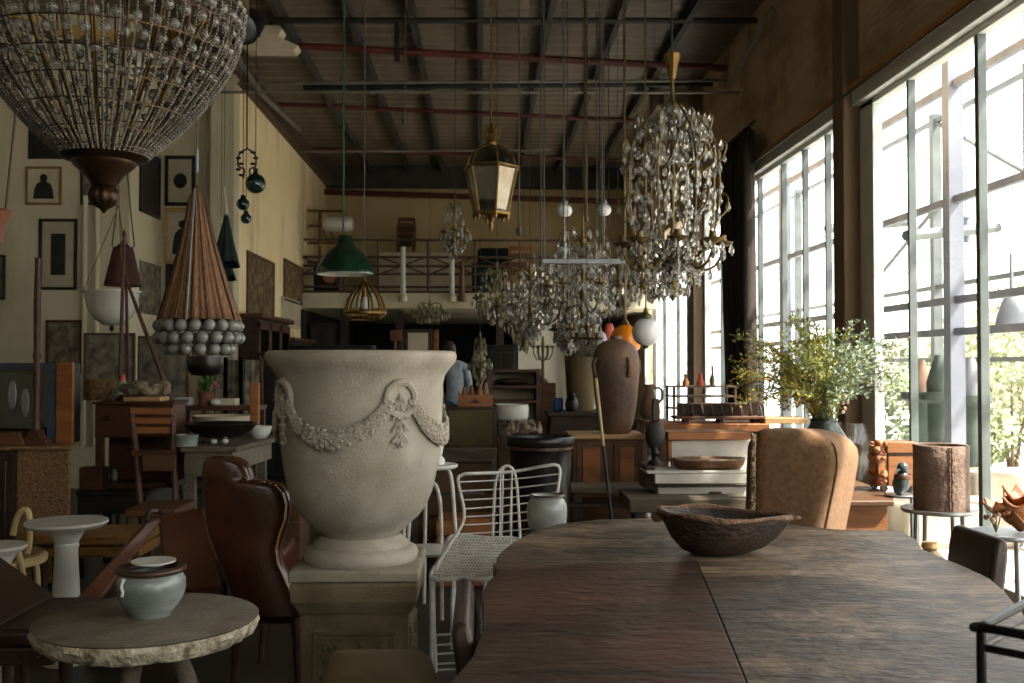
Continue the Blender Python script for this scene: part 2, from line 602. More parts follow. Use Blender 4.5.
struct('wall_back_lower', MB().box(XL, XR, 25, 25.2, 0, 2.7), 'gallery_shade')  # back wall coloured near-black for the gallery's shade
struct('wall_left_gallery', MB().box(XL, XL + .04, 17.95, 25.2, 0, 2.42).box(XL - .2, XL, 21.2, 25.2, 0, H), 'gallery_shade')  # thin lining blackens the yellow wall where it is only shaded; then outer wall
struct('wall_right_upper', MB().box(XR, XR + .2, -4.2, YB, LINT, H), 'brown_board')
struct('wall_right_rear', MB().box(XR, XR + .2, 19.4, 25.2, 0, LINT), 'brown_board')
# pilaster on the yellow wall's edge
struct('pillar_left', MB().box(P(212, 200, 12.85).x, P(236, 200, 12.85).x, 12.75, 13.02, 0, H), 'plaster', .01)
pb = MB()
for px in (85, 97):
    q = P(px, 250, 11.74)
    pb.tube([(q.x, 11.74, .5), (q.x, 11.74, 3.4)], .03, 8)
struct('trim_wall_pipe', pb, 'plaster')
# long beams under the roof
b = MB()
for x in (-2.3, -1.5, -.78, 0, .8, 1.6, 2.4):
    b.box(x - .035, x + .035, -4, YB, H - .16, H)
struct('ceiling_beam', b, 'steel_beam')
struct('ceiling_beam_wall', MB().box(XL - .02, XL + .14, 10, YB, H - .42, H - .16), 'rust_steel', .01)
struct('beam_rear', MB().box(XL, XR, 20.7, 21, 5.12, H), 'steel_beam')
def cross(name, y, z0, z1, r, m, x0=-3.2, x1=3.2):
    return struct(name, MB().tube([(x0, y, z0), (x1, y, z1)], r, 8), m)
cross('trim_red_pipe', 12.4, 5.42, 5.16, .045, 'red_pipe', -3, 3.1)
cross('trim_red_pipe', 15.4, 5.44, 5.2, .035, 'red_pipe')
cross('trim_red_pipe', 18.4, 5.4, 5.2, .035, 'red_pipe')
cross('trim_red_pipe', 20.6, 4.98, 4.8, .06, 'red_pipe')
cross('trim_conduit', 11.4, 5.36, 5.42, .035, 'black_pipe', -2.4)
cross('trim_conduit', 13.6, 5.2, 5.3, .035, 'black_pipe', -2.4)
cross('trim_conduit', 12.9, 5.05, 5.15, .022, 'grey_pipe', -3.2)
cross('trim_conduit', 12.2, 4.75, 4.8, .02, 'grey_pipe', -3.2)
cross('trim_conduit', 16.8, 5.0, 5.06, .02, 'grey_pipe', -3.0, 1.2)
struct('trim_hanger', MB().tube([(-.95, 11.4, 5.4), (-.95, 11.4, 4.9)], .03, 6), 'black_pipe')
struct('trim_brace', MB().tube([P(772, 8, 10.2), P(728, 88, 11.6)], .025, 8), 'grey_pipe')
struct('trim_brace', MB().tube([P(236, 55, 11.0), P(262, 95, 12.9), P(300, 130, 16)], .03, 8), 'grey_pipe')
# dark steel posts in the rear right corner under the roof
b = MB()
for x, y in ((2.5, 14.2), (2.72, 15.0), (2.9, 17.0)):
    b.box(x - .06, x + .06, y - .06, y + .06, 3.3, H)
struct('pillar_rear', b, 'pillar_wood')

# right wall: pillar, windows, head trim
struct('pillar_right', MB().box(3.06, 3.22, 8.3, 8.56, 0, H), 'pillar_wood', .012)
struct('pillar_right_far', MB().box(3.05, 3.25, 14.2, 14.5, 0, H), 'pillar_wood', .012)
struct('trim_1', MB().box(3.1, 3.2, -4.2, 8.3, LINT, LINT + .05).box(3.1, 3.2, 8.58, 14.18, LINT, LINT + .05), 'pine_trim', .006)
struct('trim_2', MB().box(3.13, 3.22, -4.2, 8.3, LINT - .12, LINT).box(3.13, 3.22, 8.58, 14.18, LINT - .12, LINT), 'white_frame', .006)
struct('trim_rail', MB().tube([(3.06, -4, LINT - .04), (3.06, 13, LINT - .04)], .012, 8), 'black_pipe')

def window(name, y0, y1, mull, jamb):
    z1 = LINT - .12
    w = MB().box(3.2, 3.28, y0, y0 + .07, 0, z1).box(3.2, 3.28, y1 - jamb, y1, 0, z1).box(3.2, 3.28, y0, y1, z1 - .045, z1).box(3.2, 3.28, y0, y1, 0, .08).build(name, 'white_frame', bevel=.006)
    w['kind'] = 'structure'
    for ym, wd in mull:
        MB().box(3.2, 3.26, ym - wd / 2, ym + wd / 2, .08, z1 - .045).build('mullion', 'green_mullion', w, bevel=.004)
    MB().box(3.235, 3.243, y0 + .07, y1 - jamb, .08, z1 - .045).build('window_pane', 'window_glass', w)
    return w
window('window_1', -3.6, 8.3, [(-2.4, .05), (-1.2, .05), (0, .05), (1.3, .05), (2.6, .05), (3.9, .05), (5.2, .05), (6.32, .05), (7.36, .03)], .28)
window('window_2', 8.58, 14.2, [(9.15, .03), (9.8, .035), (10.5, .03), (11.4, .04), (12.3, .04), (13.2, .04)], .07)
window('window_3', 14.5, 19.4, [(15.3, .2), (16.2, .05), (17.4, .05), (18.4, .05)], .07)

# gallery at the back
YG = 18.0
struct('floor_gallery', MB().box(XL, XR, YG, 25.2, P(400, 308, YG).z, P(400, 293, YG).z), 'plaster')
zt = P(400, 293, YG).z
g = MB()
def GP(px, py):
    return P(px, py, YG + .1)
for py in (240, 257, 266, 274, 287):
    z = GP(400, py).z
    g.tube([(XL + .02, YG + .1, z), (2.9, YG + .1, z)], .022, 6)
g.tube([(XL + .02, YG + .1, zt + .02), (2.9, YG + .1, zt + .02)], .03, 6)
for px in (300, 340, 378, 428, 475, 520, 560):
    q = GP(px, 240)
    g.tube([(q.x, YG + .1, zt), (q.x, YG + .1, q.z)], .02, 6)
for a, c in ((302, 338), (380, 426), (430, 474), (478, 518)):
    g.tube([GP(a, 257), GP(c, 274)], .015, 6)
    g.tube([GP(a, 274), GP(c, 257)], .015, 6)
tag(g.build('balcony_railing', 'rust_steel'), 'rusty brown steel balcony railing with crossed braces above the shop floor', 'railing')
# dark room under the gallery and a white partition
struct('partition', MB().box(P(518, 400, 15.6).x, P(566, 400, 15.6).x, 15.5, 15.6, 0, 2.6), 'white_wall')
struct('partition_end', MB().box(P(566, 400, 15.4).x, P(600, 400, 15.4).x, 15.3, 15.45, 0, 2.3), 'white_frame')
b = MB()
for px in (345, 400, 500):
    q = P(px, 300, 19)
    b.box(q.x - .07, q.x + .07, 18.9, 19.1, 0, 2.45)
struct('pillar_gallery', b, 'wood_dark')

# ================================================================== outside
struct('ground_outside', MB().box(3.4, 40, -15, 45, -.25, -.05), 'paving')
def pole(name, x, y, z1, w, m, label):
    return tag(MB().box(x - w / 2, x + w / 2, y - w / 2, y + w / 2, -.05, z1).build(name, m), label, 'post', 'steel posts of the pergola outside')
PERG = 4.5
perg2 = thing('pergola', 'second paler steel frame farther out in the garden', 'pergola', (6.3, 15, -.05))
for y in (8.6, 11.2, 13.6, 16.4, 19.6, 24):
    MB().box(6.24, 6.36, y - .06, y + .06, -.05, 4.9).build('post', 'green_mullion', perg2)
for z in (1.5, 2.5, 3.6, 4.8):
    MB().box(6.27, 6.33, 8, 26, z - .03, z + .03).build('rail', 'green_mullion', perg2)
for a, c in (((8.6, 2.5), (11.2, 3.6)), ((13.6, 3.6), (16.4, 2.5)), ((11.2, 3.6), (13.6, 4.8))):
    MB().tube([(6.3, a[0], a[1]), (6.3, c[0], c[1])], .03, 6).build('brace', 'green_mullion', perg2)
perg = thing('pergola', 'weathered grey steel pergola frame standing outside the tall windows', 'pergola', (PERG, 9, -.05))
for y in (6.4, 7.9, 9.35, 12.0, 14.6, 17.5, 20.5):
    MB().box(PERG - .07, PERG + .07, y - .07, y + .07, -.05, 5.2).build('post', 'grey_steel', perg)
for z in (1.75, 2.05, 3.0, 4.1):
    MB().box(PERG - .03, PERG + .03, 3.0, 21, z - .035, z + .035).build('rail', 'grey_steel', perg)
MB().box(3.5, 5.6, -4, 3.15, 4.2, 4.24).build('sun_blocker', 'garden_stone', perg)  # unseen sheet added to keep direct sun off the table edge
MB().box(PERG - .06, PERG + .06, 3.0, 21, 5.05, 5.2).build('top_beam', 'rust_steel', perg)
for i, (y, z) in enumerate(((7.0, 3.6), (10.4, 2.8), (12.8, 3.2))):
    MB().tube([(PERG, y, z), (PERG + 1.4, y + .8, z + .2)], .06, 8).build('cross_rail', 'green_mullion', perg)
def leafblob(mb, c, r, n, s=.07, sq=1):
    c = V(c)
    for _ in range(n):
        while True:
            q = V((random.uniform(-1, 1), random.uniform(-1, 1), random.uniform(-1, 1)))
            if q.length < 1:
                break
        q = c + V((q.x * r, q.y * r, q.z * r * sq))
        a = V((random.gauss(0, 1), random.gauss(0, 1), random.gauss(0, 1))).normalized()
        d = a.orthogonal().normalized()
        L = s * random.uniform(.7, 1.4)
        mb.add([q, q + a * L * .5 + d * L * .3, q + a * L, q + a * L * .5 - d * L * .3], [(0, 1, 2, 3)])
def shrub(px, py, y, r, n, m, label, s=.1, trunk=True, sq=1, name='garden_shrub'):
    c = P(px, py, y)
    t = thing(name, label, 'shrub', (c.x, c.y, -.05), 'planting outside the windows')
    mb = MB()
    leafblob(mb, c, r, n, s, sq)
    mb.build('foliage', m, t, flat=True)
    mb = MB()
    for k in range(3):
        w = k * 2.1
        mb.tube([(c.x + .05 * cos(w), c.y + .05 * sin(w), -.05), (c.x + .12 * cos(w), c.y + .12 * sin(w), c.z * .5), (c.x + r * .4 * cos(w), c.y + r * .4 * sin(w), c.z + r * .3)], [.035, .028, .01], 6)
    mb.build('stem', 'bark', t)
shrub(918, 395, 17.5, .9, 900, 'garden_leaf_dark', 'dark green shrub behind the dark green garden urn', .16)
shrub(978, 350, 19.4, 1.0, 700, 'garden_leaf', 'pale green shrub seen between the two right window bars', .16)
shrub(972, 430, 12.0, .45, 900, 'garden_leaf', 'bright leafy bush low behind the brown clay cylinder', .12)
shrub(1012, 400, 14, .9, 900, 'garden_leaf', 'sunlit bush outside at the far right window edge', .14)
shrub(928, 455, 14.6, .5, 600, 'garden_leaf_dark', 'low dark plant at the foot of the garden urn stands', .12)
shrub(1022, 325, 22.5, 1.0, 600, 'garden_leaf_dark', 'tall distant shrub outside above the right bush', .16)
# hanging bells / cones in the garden
def cone_pot(px, py0, py1, y, rb, m, label, name='garden_cone', cat='ornament'):
    a, c = P(px, py0, y), P(px, py1, y)
    h = a.z - c.z
    MBo = MB().lathe([(0, c.z), (rb, c.z), (rb * .95, c.z + h * .25), (rb * .6, c.z + h * .7), (rb * .18, a.z), (0, a.z)], (c.x, c.y, 0), 18)
    MBo.tube([(c.x, c.y, a.z), (c.x, c.y, a.z + .35)], .02, 6)
    o = MBo.build(name, m)
    return tag(o, label, cat)
cone_pot(1012, 290, 330, 9.4, .15, 'garden_grey', 'grey bell-shaped shade hanging outside near the top right window', 'garden_bell', 'bell')
for px, y0, y1, y, rb, m, lab in ((940, 355, 392, 10.3, .13, 'garden_green', 'green tapered urn standing in the garden behind the glass'), (921, 360, 392, 11.3, .12, 'garden_terracotta', 'terracotta cone pot beside the green garden urn'), (971, 358, 395, 11.0, .12, 'garden_grey', 'grey tapered pot right of the green garden urn')):
    t = thing('garden_pot', lab, 'pot', (P(px, y1, y).x, y, -.05), 'garden pots on stone stands')
    c = P(px, y1, y)
    h = P(px, y0, y).z - c.z
    MB().lathe([(0, c.z), (rb, c.z), (rb * 1.05, c.z + h * .25), (rb * .6, c.z + h * .75), (rb * .35, c.z + h), (0, c.z + h)], (c.x, y, 0), 18).build('vessel', m, t)
    MB().lathe([(0, -.05), (.2, -.05), (.18, .1), (.12, .35), (.13, c.z - .12), (.22, c.z - .08), (.22, c.z), (0, c.z)], (c.x, y, 0), 18).build('stand', 'garden_green', t)
# a stone basin and heaps of pale stones
for i, (px, py, y, lab) in enumerate(((1012, 470, 9.6, 'long pale stone trough on the ground outside the right window'), (948, 500, 8.3, 'stone block lying on garden paving behind the round metal table'))):
    c = G(px, 520, 0)
    c = P(px, py, y)
    m = MB().box(c.x - .5, c.x + .5, y - .3, y + .3, -.05, max(.3, c.z))
    tag(m.build('garden_stone_block', 'garden_stone', bevel=.04), lab, 'stone block')
# two figures hanging beyond: blue lantern
c = P(966, 230, 12)
tag(MB().lathe([(0, -.16), (.04, -.14), (.055, 0), (.03, .12), (.05, .15), (0, .2)], c, 14).tube([c + V((0, 0, .19)), c + V((0, 0, 1.5))], .01, 5).build('hanging_lantern', 'garden_blue'), 'small blue lantern hanging high in the garden', 'lantern')
# neighbouring wall far outside
struct('exterior_wall', MB().box(16, 16.3, -10, 45, -.05, 2.4), 'garden_stone')
# ================================================================== foreground
# ---- big slab table
TZ = .75
t = thing('slab_table', 'huge rounded dining table of worn dark grey-brown planks with wavy edge', 'table', (.75, 3.1, 0))
def g2(px, py):
    q = G(px, py, TZ)
    return (q.x, q.y)
A, B, C0 = (493, 563), (697, 562), (747, 683)
left = [g2(*q) for q in ((450, 683), (463, 668), (473, 656), (481, 636), (483, 613), (482, 598), (487, 582), (497, 573), (493, 565))]
joint_top = g2(*A)
bx, by = g2(*B)
cx, cy = g2(*C0)
dx, dy = (cx - bx) / (by - cy), 0
nearL = [(left[0][0] - .01, 2.0), (.02, 1.75), (.3, 1.66)]
ncrack = (cx + (cy - 1.62) * dx, 1.62)
# near-left board
poly1 = [(bx - .0012, by - .002), (joint_top[0], joint_top[1] - .002)] + list(reversed(left[:-1])) + nearL + [(ncrack[0] - .0012, 1.62)]
far = [g2(*q) for q in ((497, 557), (503, 550), (515, 541), (530, 533), (557, 524), (596, 519.5), (651, 518), (720, 520), (790, 525), (840, 529.5), (885, 530), (905, 533), (917, 540), (922, 549), (944, 558), (968, 568), (989, 578), (1004, 591), (1018, 608), (1036, 632), (1048, 665))]
poly2 = [(joint_top[0] + .01, joint_top[1] + .001)] + far + [(1.16, 1.95), (1.0, 1.72), (.8, 1.63), (ncrack[0] + .0012, 1.62), (bx + .0012, by), (bx - .01, by + .001)]
MB().prism(list(reversed(poly1)), TZ - .062, TZ).build('tabletop_board', 'slab_wood', t, bevel=.003, seg=2)
MB().prism(list(reversed(poly2)), TZ - .062, TZ).build('tabletop_board', 'slab_wood_grey', t, bevel=.003, seg=2)
mb = MB().box(.25, 1.25, 2.3, 2.45, TZ - .13, TZ - .064).box(.25, 1.3, 3.7, 3.85, TZ - .13, TZ - .064)
mb.build('batten', 'wood_dark', t)
for x, y in ((.32, 2.37), (1.15, 2.37), (.35, 3.77), (1.2, 3.77)):
    MB().loft([[V((x + (s * .075) * k, y + (q * .075) * k, z)) for s, q in ((-1, -1), (1, -1), (1, 1), (-1, 1))] for z, k in ((0, .8), (.3, .95), (TZ - .13, 1.15))]).build('leg', 'slab_wood', t, bevel=.01)

# ---- dugout bowl on the table
bc = G(722, 551, TZ)
bc = V((bc.x - .03, 3.68, TZ))
def bowl_ring(s, z, tipx=1.0):
    pts = []
    for k in range(40):
        w = 2 * pi * k / 40
        cw, sw = cos(w), sin(w)
        r = .222
        x = r * cw * (1.3 if cw > 0 else .98)
        y = .17 * sw * (1 - (.48 * max(0, cw) ** 1.6)) + .03 * cw
        pts.append(V((bc.x + x * s, bc.y + y * s, z + .016 * s * (-cw) * (z - TZ) / .145 + .003 * sin(5 * w) * (z - TZ) / .145)))
    return pts
t = thing('dugout_bowl', 'dark carved wooden dugout bowl with chipped rim and pointed end on table', 'bowl', bc)
o_r = [bowl_ring(s, TZ + z) for s, z in ((.40, 0), (.62, .02), (.80, .06), (.93, .108), (1.02, .145))]
i_r = [bowl_ring(s, TZ + z) for s, z in ((.94, .142), (.84, .1), (.68, .06), (.45, .034), (.1, .028))]
MB().loft(o_r + i_r).build('body', 'dark_bowl_wood', t)
rim = [q + V((random.uniform(-.002, .002), random.uniform(-.002, .002), random.uniform(-.002, .002))) for q in bowl_ring(.985, TZ + .145)]
MB().tube(rim, [.0095 + .0025 * sin(7 * i) for i in range(40)], 7, closed=True).build('rim', 'bowl_rim', t)
lug = bowl_ring(1.0, TZ + .125)
MB().ball(lug[20] + V((-.008, 0, -.005)), .02, 10, 6, (1, 1, .7)).ball(lug[0] + V((.012, 0, .012)), .018, 10, 6, (1.4, .7, .5)).build('lug', 'bowl_rim', t)

# ---- urn on pedestal
UX, UY = P(361, 560, 4.0).x, 4.0
pz = P(361, 570.5, 3.76).z     # pedestal top
zt_ = P(361, 351, 4.0).z
t = thing('pedestal', 'square carved stone pedestal with leaf panel under the white urn', 'pedestal', (UX - .01, UY, 0))
px0, px1 = P(288, 577, 3.76).x, P(419, 577, 3.76).x
pw = (px1 - px0) / 2
pcx = (px0 + px1) / 2
def sq(w, z):
    return [V((pcx + a * w, UY + c * w, z)) for a, c in ((-1, -1), (1, -1), (1, 1), (-1, 1))]
MB().loft([sq(pw, pz - .045), sq(pw, pz - .008), sq(pw - .012, pz)]).build('cap_slab', 'cap_stone', t, bevel=.006)
MB().loft([sq(pw * .86, pz - .17), sq(pw * .93, pz - .135), sq(pw - .006, pz - .12), sq(pw - .004, pz - .053), sq(pw - .014, pz - .047)]).build('cornice', 'pedestal_stone', t, bevel=.006)
sw = pw * .83
sh = MB().loft([sq(pw * .95, 0), sq(pw * .95, .07), sq(sw, .1), sq(sw, pz - .175), sq(pw * .86, pz - .165)])
sh.build('shaft', 'pedestal_stone', t, bevel=.005)
zc0, zc1 = .15, pz - .24
for i in range(2):
    def fp(u, z, d):        # point on a panel face: front then right
        return V((pcx + u, UY - sw - d, z)) if i == 0 else V((pcx + sw + d, UY + u, z))
    pn = MB()
    fw = sw * .74
    for a, c_ in (((-fw, zc0), (fw, zc0)), ((fw, zc0), (fw, zc1)), ((fw, zc1), (-fw, zc1)), ((-fw, zc1), (-fw, zc0))):
        pn.tube([fp(a[0], a[1], 0), fp(c_[0], c_[1], 0)], .011, 6)
        pn.tube([fp(a[0] * .9, zc0 + .02 if a[1] == zc0 else zc1 - .02, 0), fp(c_[0] * .9, zc0 + .02 if c_[1] == zc0 else zc1 - .02, 0)], .007, 6)
    pn.build('panel_moulding', 'pedestal_stone', t)
    lf = MB()
    zm = (zc0 + zc1) / 2
    for k in range(26):     # ring and leaf scrolls
        w = 2 * pi * k / 26
        lf.ball(fp(.075 * cos(w), zm + .075 * sin(w), .002), .014, 6, 4)
    for k in range(70):
        u, z = random.uniform(-fw * .82, fw * .82), random.uniform(zc0 + .04, zc1 - .04)
        if (u * u + (z - zm) ** 2) ** .5 < .1 and k % 3:
            continue
        w = math.atan2(z - zm, u) + random.uniform(-.5, .5)
        dr = .022
        a0 = fp(u - dr * cos(w), z - dr * sin(w), 0)
        a1 = fp(u, z, .006)
        a2 = fp(u + dr * cos(w), z + dr * sin(w), 0)
        lf.tube([a0, a1, a2], [.004, .0125, .002], 6)
    lf.build('leaf_carving', 'pedestal_stone', t)

t = thing('garden_urn', 'large white stone urn with leaf garlands standing on the carved pedestal', 'urn', (UX, UY, pz))
def z_(py):
    return P(361, py, 4.0).z
def r_(n):
    return n * .004
prof = [(0, pz), (r_(55), pz), (r_(56), pz + .01), (r_(56.5), pz + .026), (r_(55), pz + .042), (r_(50), pz + .052), (r_(47), pz + .056), (r_(47), pz + .066), (r_(43), pz + .078), (r_(38), pz + .096), (r_(36), z_(538)), (r_(36), z_(534)),
        (r_(46), z_(525)), (r_(57), z_(515)), (r_(64.5), z_(505)), (r_(70.5), z_(490)), (r_(74), z_(475)), (r_(77.5), z_(455)), (r_(79.3), z_(435)), (r_(80.3), z_(412)), (r_(80.8), z_(395)), (r_(81), z_(384)), (r_(83), z_(375)), (r_(88), z_(368)), (r_(92.5), z_(363)), (r_(94.5), z_(358)), (r_(94.5), z_(355)), (r_(93), z_(352)), (r_(90), z_(351)), (r_(86), z_(352)), (r_(80), z_(362)), (r_(74), z_(380)), (r_(70), z_(420)), (r_(40), z_(490)), (0, z_(500))]
MB().lathe(prof, (UX, UY, 0), 72).build('vessel', 'stone', t, ang=60)
def rad_at(z):
    for (r0, z0), (r1, z1) in zip(prof[11:26], prof[12:27]):
        if z0 <= z <= z1:
            return r0 + (r1 - r0) * (z - z0) / max(1e-6, z1 - z0)
    return r_(80)
def up_(w, py, out=0):      # on the urn's wall: w = angle to the right of the camera-facing side
    z = P(361, py, 3.71).z
    r = rad_at(z) + out
    return V((UX + r * sin(w), UY - r * cos(w), z))
random.seed(3)
def leafy(mb, p, out, d, s):
    """small pointed leaf of stone lying on the wall"""
    d = d.normalized()
    side = out.cross(d).normalized()
    mb.loft([[p - d * s * .45 + side * s * .1 * a + out * s * .06 * b for a, b in ((-1, 0), (0, 1), (1, 0), (0, -1))],
             [p + side * s * .30 * a + out * (s * .22 * b + s * .05) for a, b in ((-1, 0), (0, 1), (1, 0), (0, -1))],
             [p + d * s * .55 + out * s * .2 + side * s * .03 * a + out * s * .03 * b for a, b in ((-1, 0), (0, 1), (1, 0), (0, -1))]])
W0 = R(33)
for k in range(4):
    w0 = W0 + k * pi / 2
    # wreath
    mb = MB()
    n = 22
    wr = [up_(w0 + R(10.5) * cos(2 * pi * i / n), 399 - 17 * sin(2 * pi * i / n), .004) for i in range(n)]
    mb.tube(wr, [.013 + .003 * (i % 2) for i in range(n)], 7, closed=True)
    for i in range(n * 2):
        q = wr[i // 2]
        out = V((q.x - UX, q.y - UY, 0)).normalized()
        d = (wr[(i // 2 + 1) % n] - q) + V((0, 0, random.uniform(-.01, .01)))
        leafy(mb, q + out * .006, out, d if i % 2 else d + V((random.uniform(-.02, .02), 0, random.uniform(-.02, .02))), .024)
    mb.build('wreath', 'stone', t)
    # pendant of leaves and berries
    mb = MB()
    for i in range(17):
        py = 397 + i * 3.0
        wid = R(.5 + 1.5 * (i % 4))
        for a in (-1, -.5, 0, .5, 1):
            q = up_(w0 + a * wid, py + random.uniform(-1, 1), .007)
            out = V((q.x - UX, q.y - UY, 0)).normalized()
            tang = V((-out.y, out.x, 0))
            leafy(mb, q, out, V((0, 0, -1)) + tang * a * .7, .026)
            if i % 3 == 1 and a in (-.5, .5):
                mb.ball(q + out * .008, .008, 6, 4)
    mb.build('leaf_pendant', 'stone', t)
    # swag to the next wreath
    mb = MB()
    n = 80
    span = pi / 2 - R(18)
    for i in range(n + 1):
        u = i / n
        w = w0 + R(9) + span * u
        py = 402 + 37 * (1 - (2 * u - 1) ** 2) ** .75
        th = .6 + .7 * sin(pi * u)
        q = up_(w, py, .003)
        out = V((q.x - UX, q.y - UY, 0)).normalized()
        w2 = w0 + R(9) + span * min(1, u + .02)
        u2 = min(1, u + .02)
        q2 = up_(w2, 402 + 37 * (1 - (2 * u2 - 1) ** 2) ** .75, .003)
        d = q2 - q
        if d.length < 1e-5:
            d = V((0, 0, 1))
        if u > .5:
            d = -d
        side = out.cross(d).normalized()
        for a in (-1.3, -.8, -.3, .3, .8, 1.3):
            a += random.uniform(-.2, .2)
            leafy(mb, q + side * a * .017 * th + out * (.004 + .012 * th * (1 - abs(a) * .5)), out, d.normalized() * 1 + side * a * random.uniform(.3, 1.2) + V((0, 0, random.uniform(-.5, .5))), .029 * (.7 + .35 * th))
            if random.random() < .25:
                mb.ball(q + side * a * .017 * th + out * .016 * th, .009, 6, 4)
    mb.build('garland', 'stone', t)

# ---- small round stone table with the jar
sc_ = V((P(148, 622, 3.25).x, 3.25, 0))
SZ = .642
t = thing('stone_table', 'low round table with thick rough stone top and chipped edge', 'table', sc_)
def st_ring(r, z, amp=0):
    return [V((sc_.x + (r + amp * (.5 * sin(9 * w) + .3 * sin(23 * w + 1) + .4 * random.uniform(-1, 1))) * 1.02 * cos(w), sc_.y + (r + amp * random.uniform(-1, 1)) * 1.0 * sin(w), z)) for w in [2 * pi * i / 90 for i in range(90)]]
random.seed(5)
MB().loft([st_ring(.330, SZ - .012, .002), st_ring(.337, SZ - .004), st_ring(.331, SZ)]).build('tabletop', 'rough_stone', t)
MB().loft([st_ring(.28, SZ - .075, .012), st_ring(.313, SZ - .064, .012), st_ring(.327, SZ - .045, .009), st_ring(.336, SZ - .026, .008), st_ring(.334, SZ - .011, .003)]).build('edge', 'chipped_stone', t)
for k in range(3):
    w = -1.75 + k * 2 * pi / 3
    c, s = cos(w), sin(w)
    MB().tube(smooth([(sc_.x + .06 * c, sc_.y + .06 * s, SZ - .06), (sc_.x + .13 * c, sc_.y + .13 * s, .4), (sc_.x + .17 * c, sc_.y + .17 * s, .2), (sc_.x + .27 * c, sc_.y + .27 * s, 0)]), .03, 10).build('leg', 'wood_grey', t)
j = G(151, 612, SZ)
j = V((P(151, 600, 3.27).x, 3.27, SZ))
t = thing('glazed_jar', 'blue-grey glazed pot with brown rim standing on the rough stone table', 'jar', j)
MB().lathe([(r * .93, z * .9) for r, z in ((0, 0), (.068, 0), (.072, .008), (.088, .03), (.109, .065), (.117, .1), (.114, .13), (.102, .152), (.094, .16), (.088, .15), (.1, .11), (.06, .03), (0, .02))], j, 40).build('vessel', 'celadon', t, ang=60)
MB().lathe([(r * .93, z * .9) for r, z in ((.088, .150), (.104, .150), (.117, .158), (.118, .168), (.11, .176), (.094, .174), (.086, .160), (.088, .150))], j, 40).build('rim', 'brown_glaze', t, ang=60)
MB().tube(smooth([j + V((-.058, -.086, .132)), j + V((-.06, -.098, .112)), j + V((-.056, -.097, .094)), j + V((-.06, -.094, .08))]), [.009, .008, .006] + [.005] * 16, 8).build('handle', 'white_glaze', t)
l = j + V((.004, .01, .157))
tag(MB().lathe([(0, 0), (.035, 0), (.038, .004), (.068, .01), (.07, .016), (.064, .016), (.035, .011), (0, .011)], l, 32).build('saucer', 'white_glaze'), 'small white dish laid on the mouth of the blue-grey jar', 'saucer')

# ---- brown leather wing chair
def puffy(poly_px, y, bulge, th, rows=22, cols=12, bend=0):
    """upholstered panel: outline given as left/right pixel per row"""
    rings = []
    for py, l_, r__ in poly_px:
        a, c = P(l_, py, y), P(r__, py, y)
        ring = []
        for i in range(24):
            w = 2 * pi * i / 24
            cu = math.copysign(abs(cos(w)) ** .35, cos(w))
            su = math.copysign(abs(sin(w)) ** .45, sin(w))
            x = (a.x + c.x) / 2 + (c.x - a.x) / 2 * cu
            ring.append(V((x, y + th / 2 + su * th / 2 - (bulge * (1 - cu * cu) if su < 0 else -bend * (1 - cu * cu)), a.z)))
        rings.append(ring)
    return rings
t = thing('wing_chair', 'brown leather wing chair with nailhead trim beside the stone pedestal', 'armchair', (P(250, 600, 4.5).x, 4.5, 0))
rows = [(457.5, 208, 226), (459.5, 203, 236), (463, 201, 243), (470, 200, 248), (480, 200, 251), (483, 200, 268), (486, 200, 279), (494, 200, 286), (505, 201, 289), (520, 203, 288), (535, 206, 283), (550, 212, 279), (565, 219, 281), (585, 226, 290), (603, 233, 298), (616, 240, 304)]
rr = []
for (a, b_) in zip(rows, rows[1:]):
    for k in range(3):
        u = k / 3
        rr.append(tuple(a[i] + (b_[i] - a[i]) * u for i in range(3)))
rr.append(rows[-1])
MB().loft(puffy(rr, 4.35, .025, .11)).build('backrest', 'leather_brown', t, ang=60)
nl = MB()
for (a, b_) in zip(rows[5:], rows[6:]):
    n = max(2, int((b_[0] - a[0]) / 2.2))
    for k in range(n):
        u = k / n
        q = P(a[2] + (b_[2] - a[2]) * u - 5, a[0] + (b_[0] - a[0]) * u, 4.33)
        nl.ball(V((q.x, 4.345, q.z)), .0068, 6, 4)
nl.build('nailhead_trim', 'brass_nail', t)
nl = MB()
for k in range(18):
    q = P(205 + k * 2.4, 463 + (k / 18) ** 2 * 20, 4.33)
    nl.ball(V((q.x, 4.345, q.z)), .0068, 6, 4)
nl.build('nailhead_trim', 'brass_nail', t)
nl = MB()
for k in range(24):
    q = P(242 + k * 2.4, 612, 4.34)
    nl.ball(V((q.x, 4.343, q.z)), .006, 6, 4)
nl.build('nailhead_trim', 'brass_nail', t)
MB().tube(smooth([P(206, 458.5, 4.37), P(226, 458, 4.37), P(242, 463, 4.37), P(249, 472, 4.37), P(252, 483, 4.37), P(268, 484, 4.37), P(279, 487, 4.37), P(287, 496, 4.37), P(288.5, 510, 4.37), P(285, 528, 4.37), P(279, 548, 4.37), P(281, 566, 4.37), P(290, 586, 4.37), P(303, 614, 4.37)], 4), .008, 6).build('welt', 'leather_brown', t)
x0, x1 = P(236, 600, 4.5).x, P(306, 600, 4.5).x
MB().box(x0, x1, 4.44, 5.0, .3, .46).build('seat', 'leather_brown', t, bevel=.04, seg=4)
MB().box(P(262, 600, 4.5).x, P(279, 600, 4.5).x, 4.47, 4.98, .42, .60).build('armrest', 'leather_brown', t, bevel=.04, seg=4)
MB().box(x0 - .0, x0 + .09, 4.44, 4.98, .42, .66).build('armrest', 'leather_brown', t, bevel=.04, seg=4)
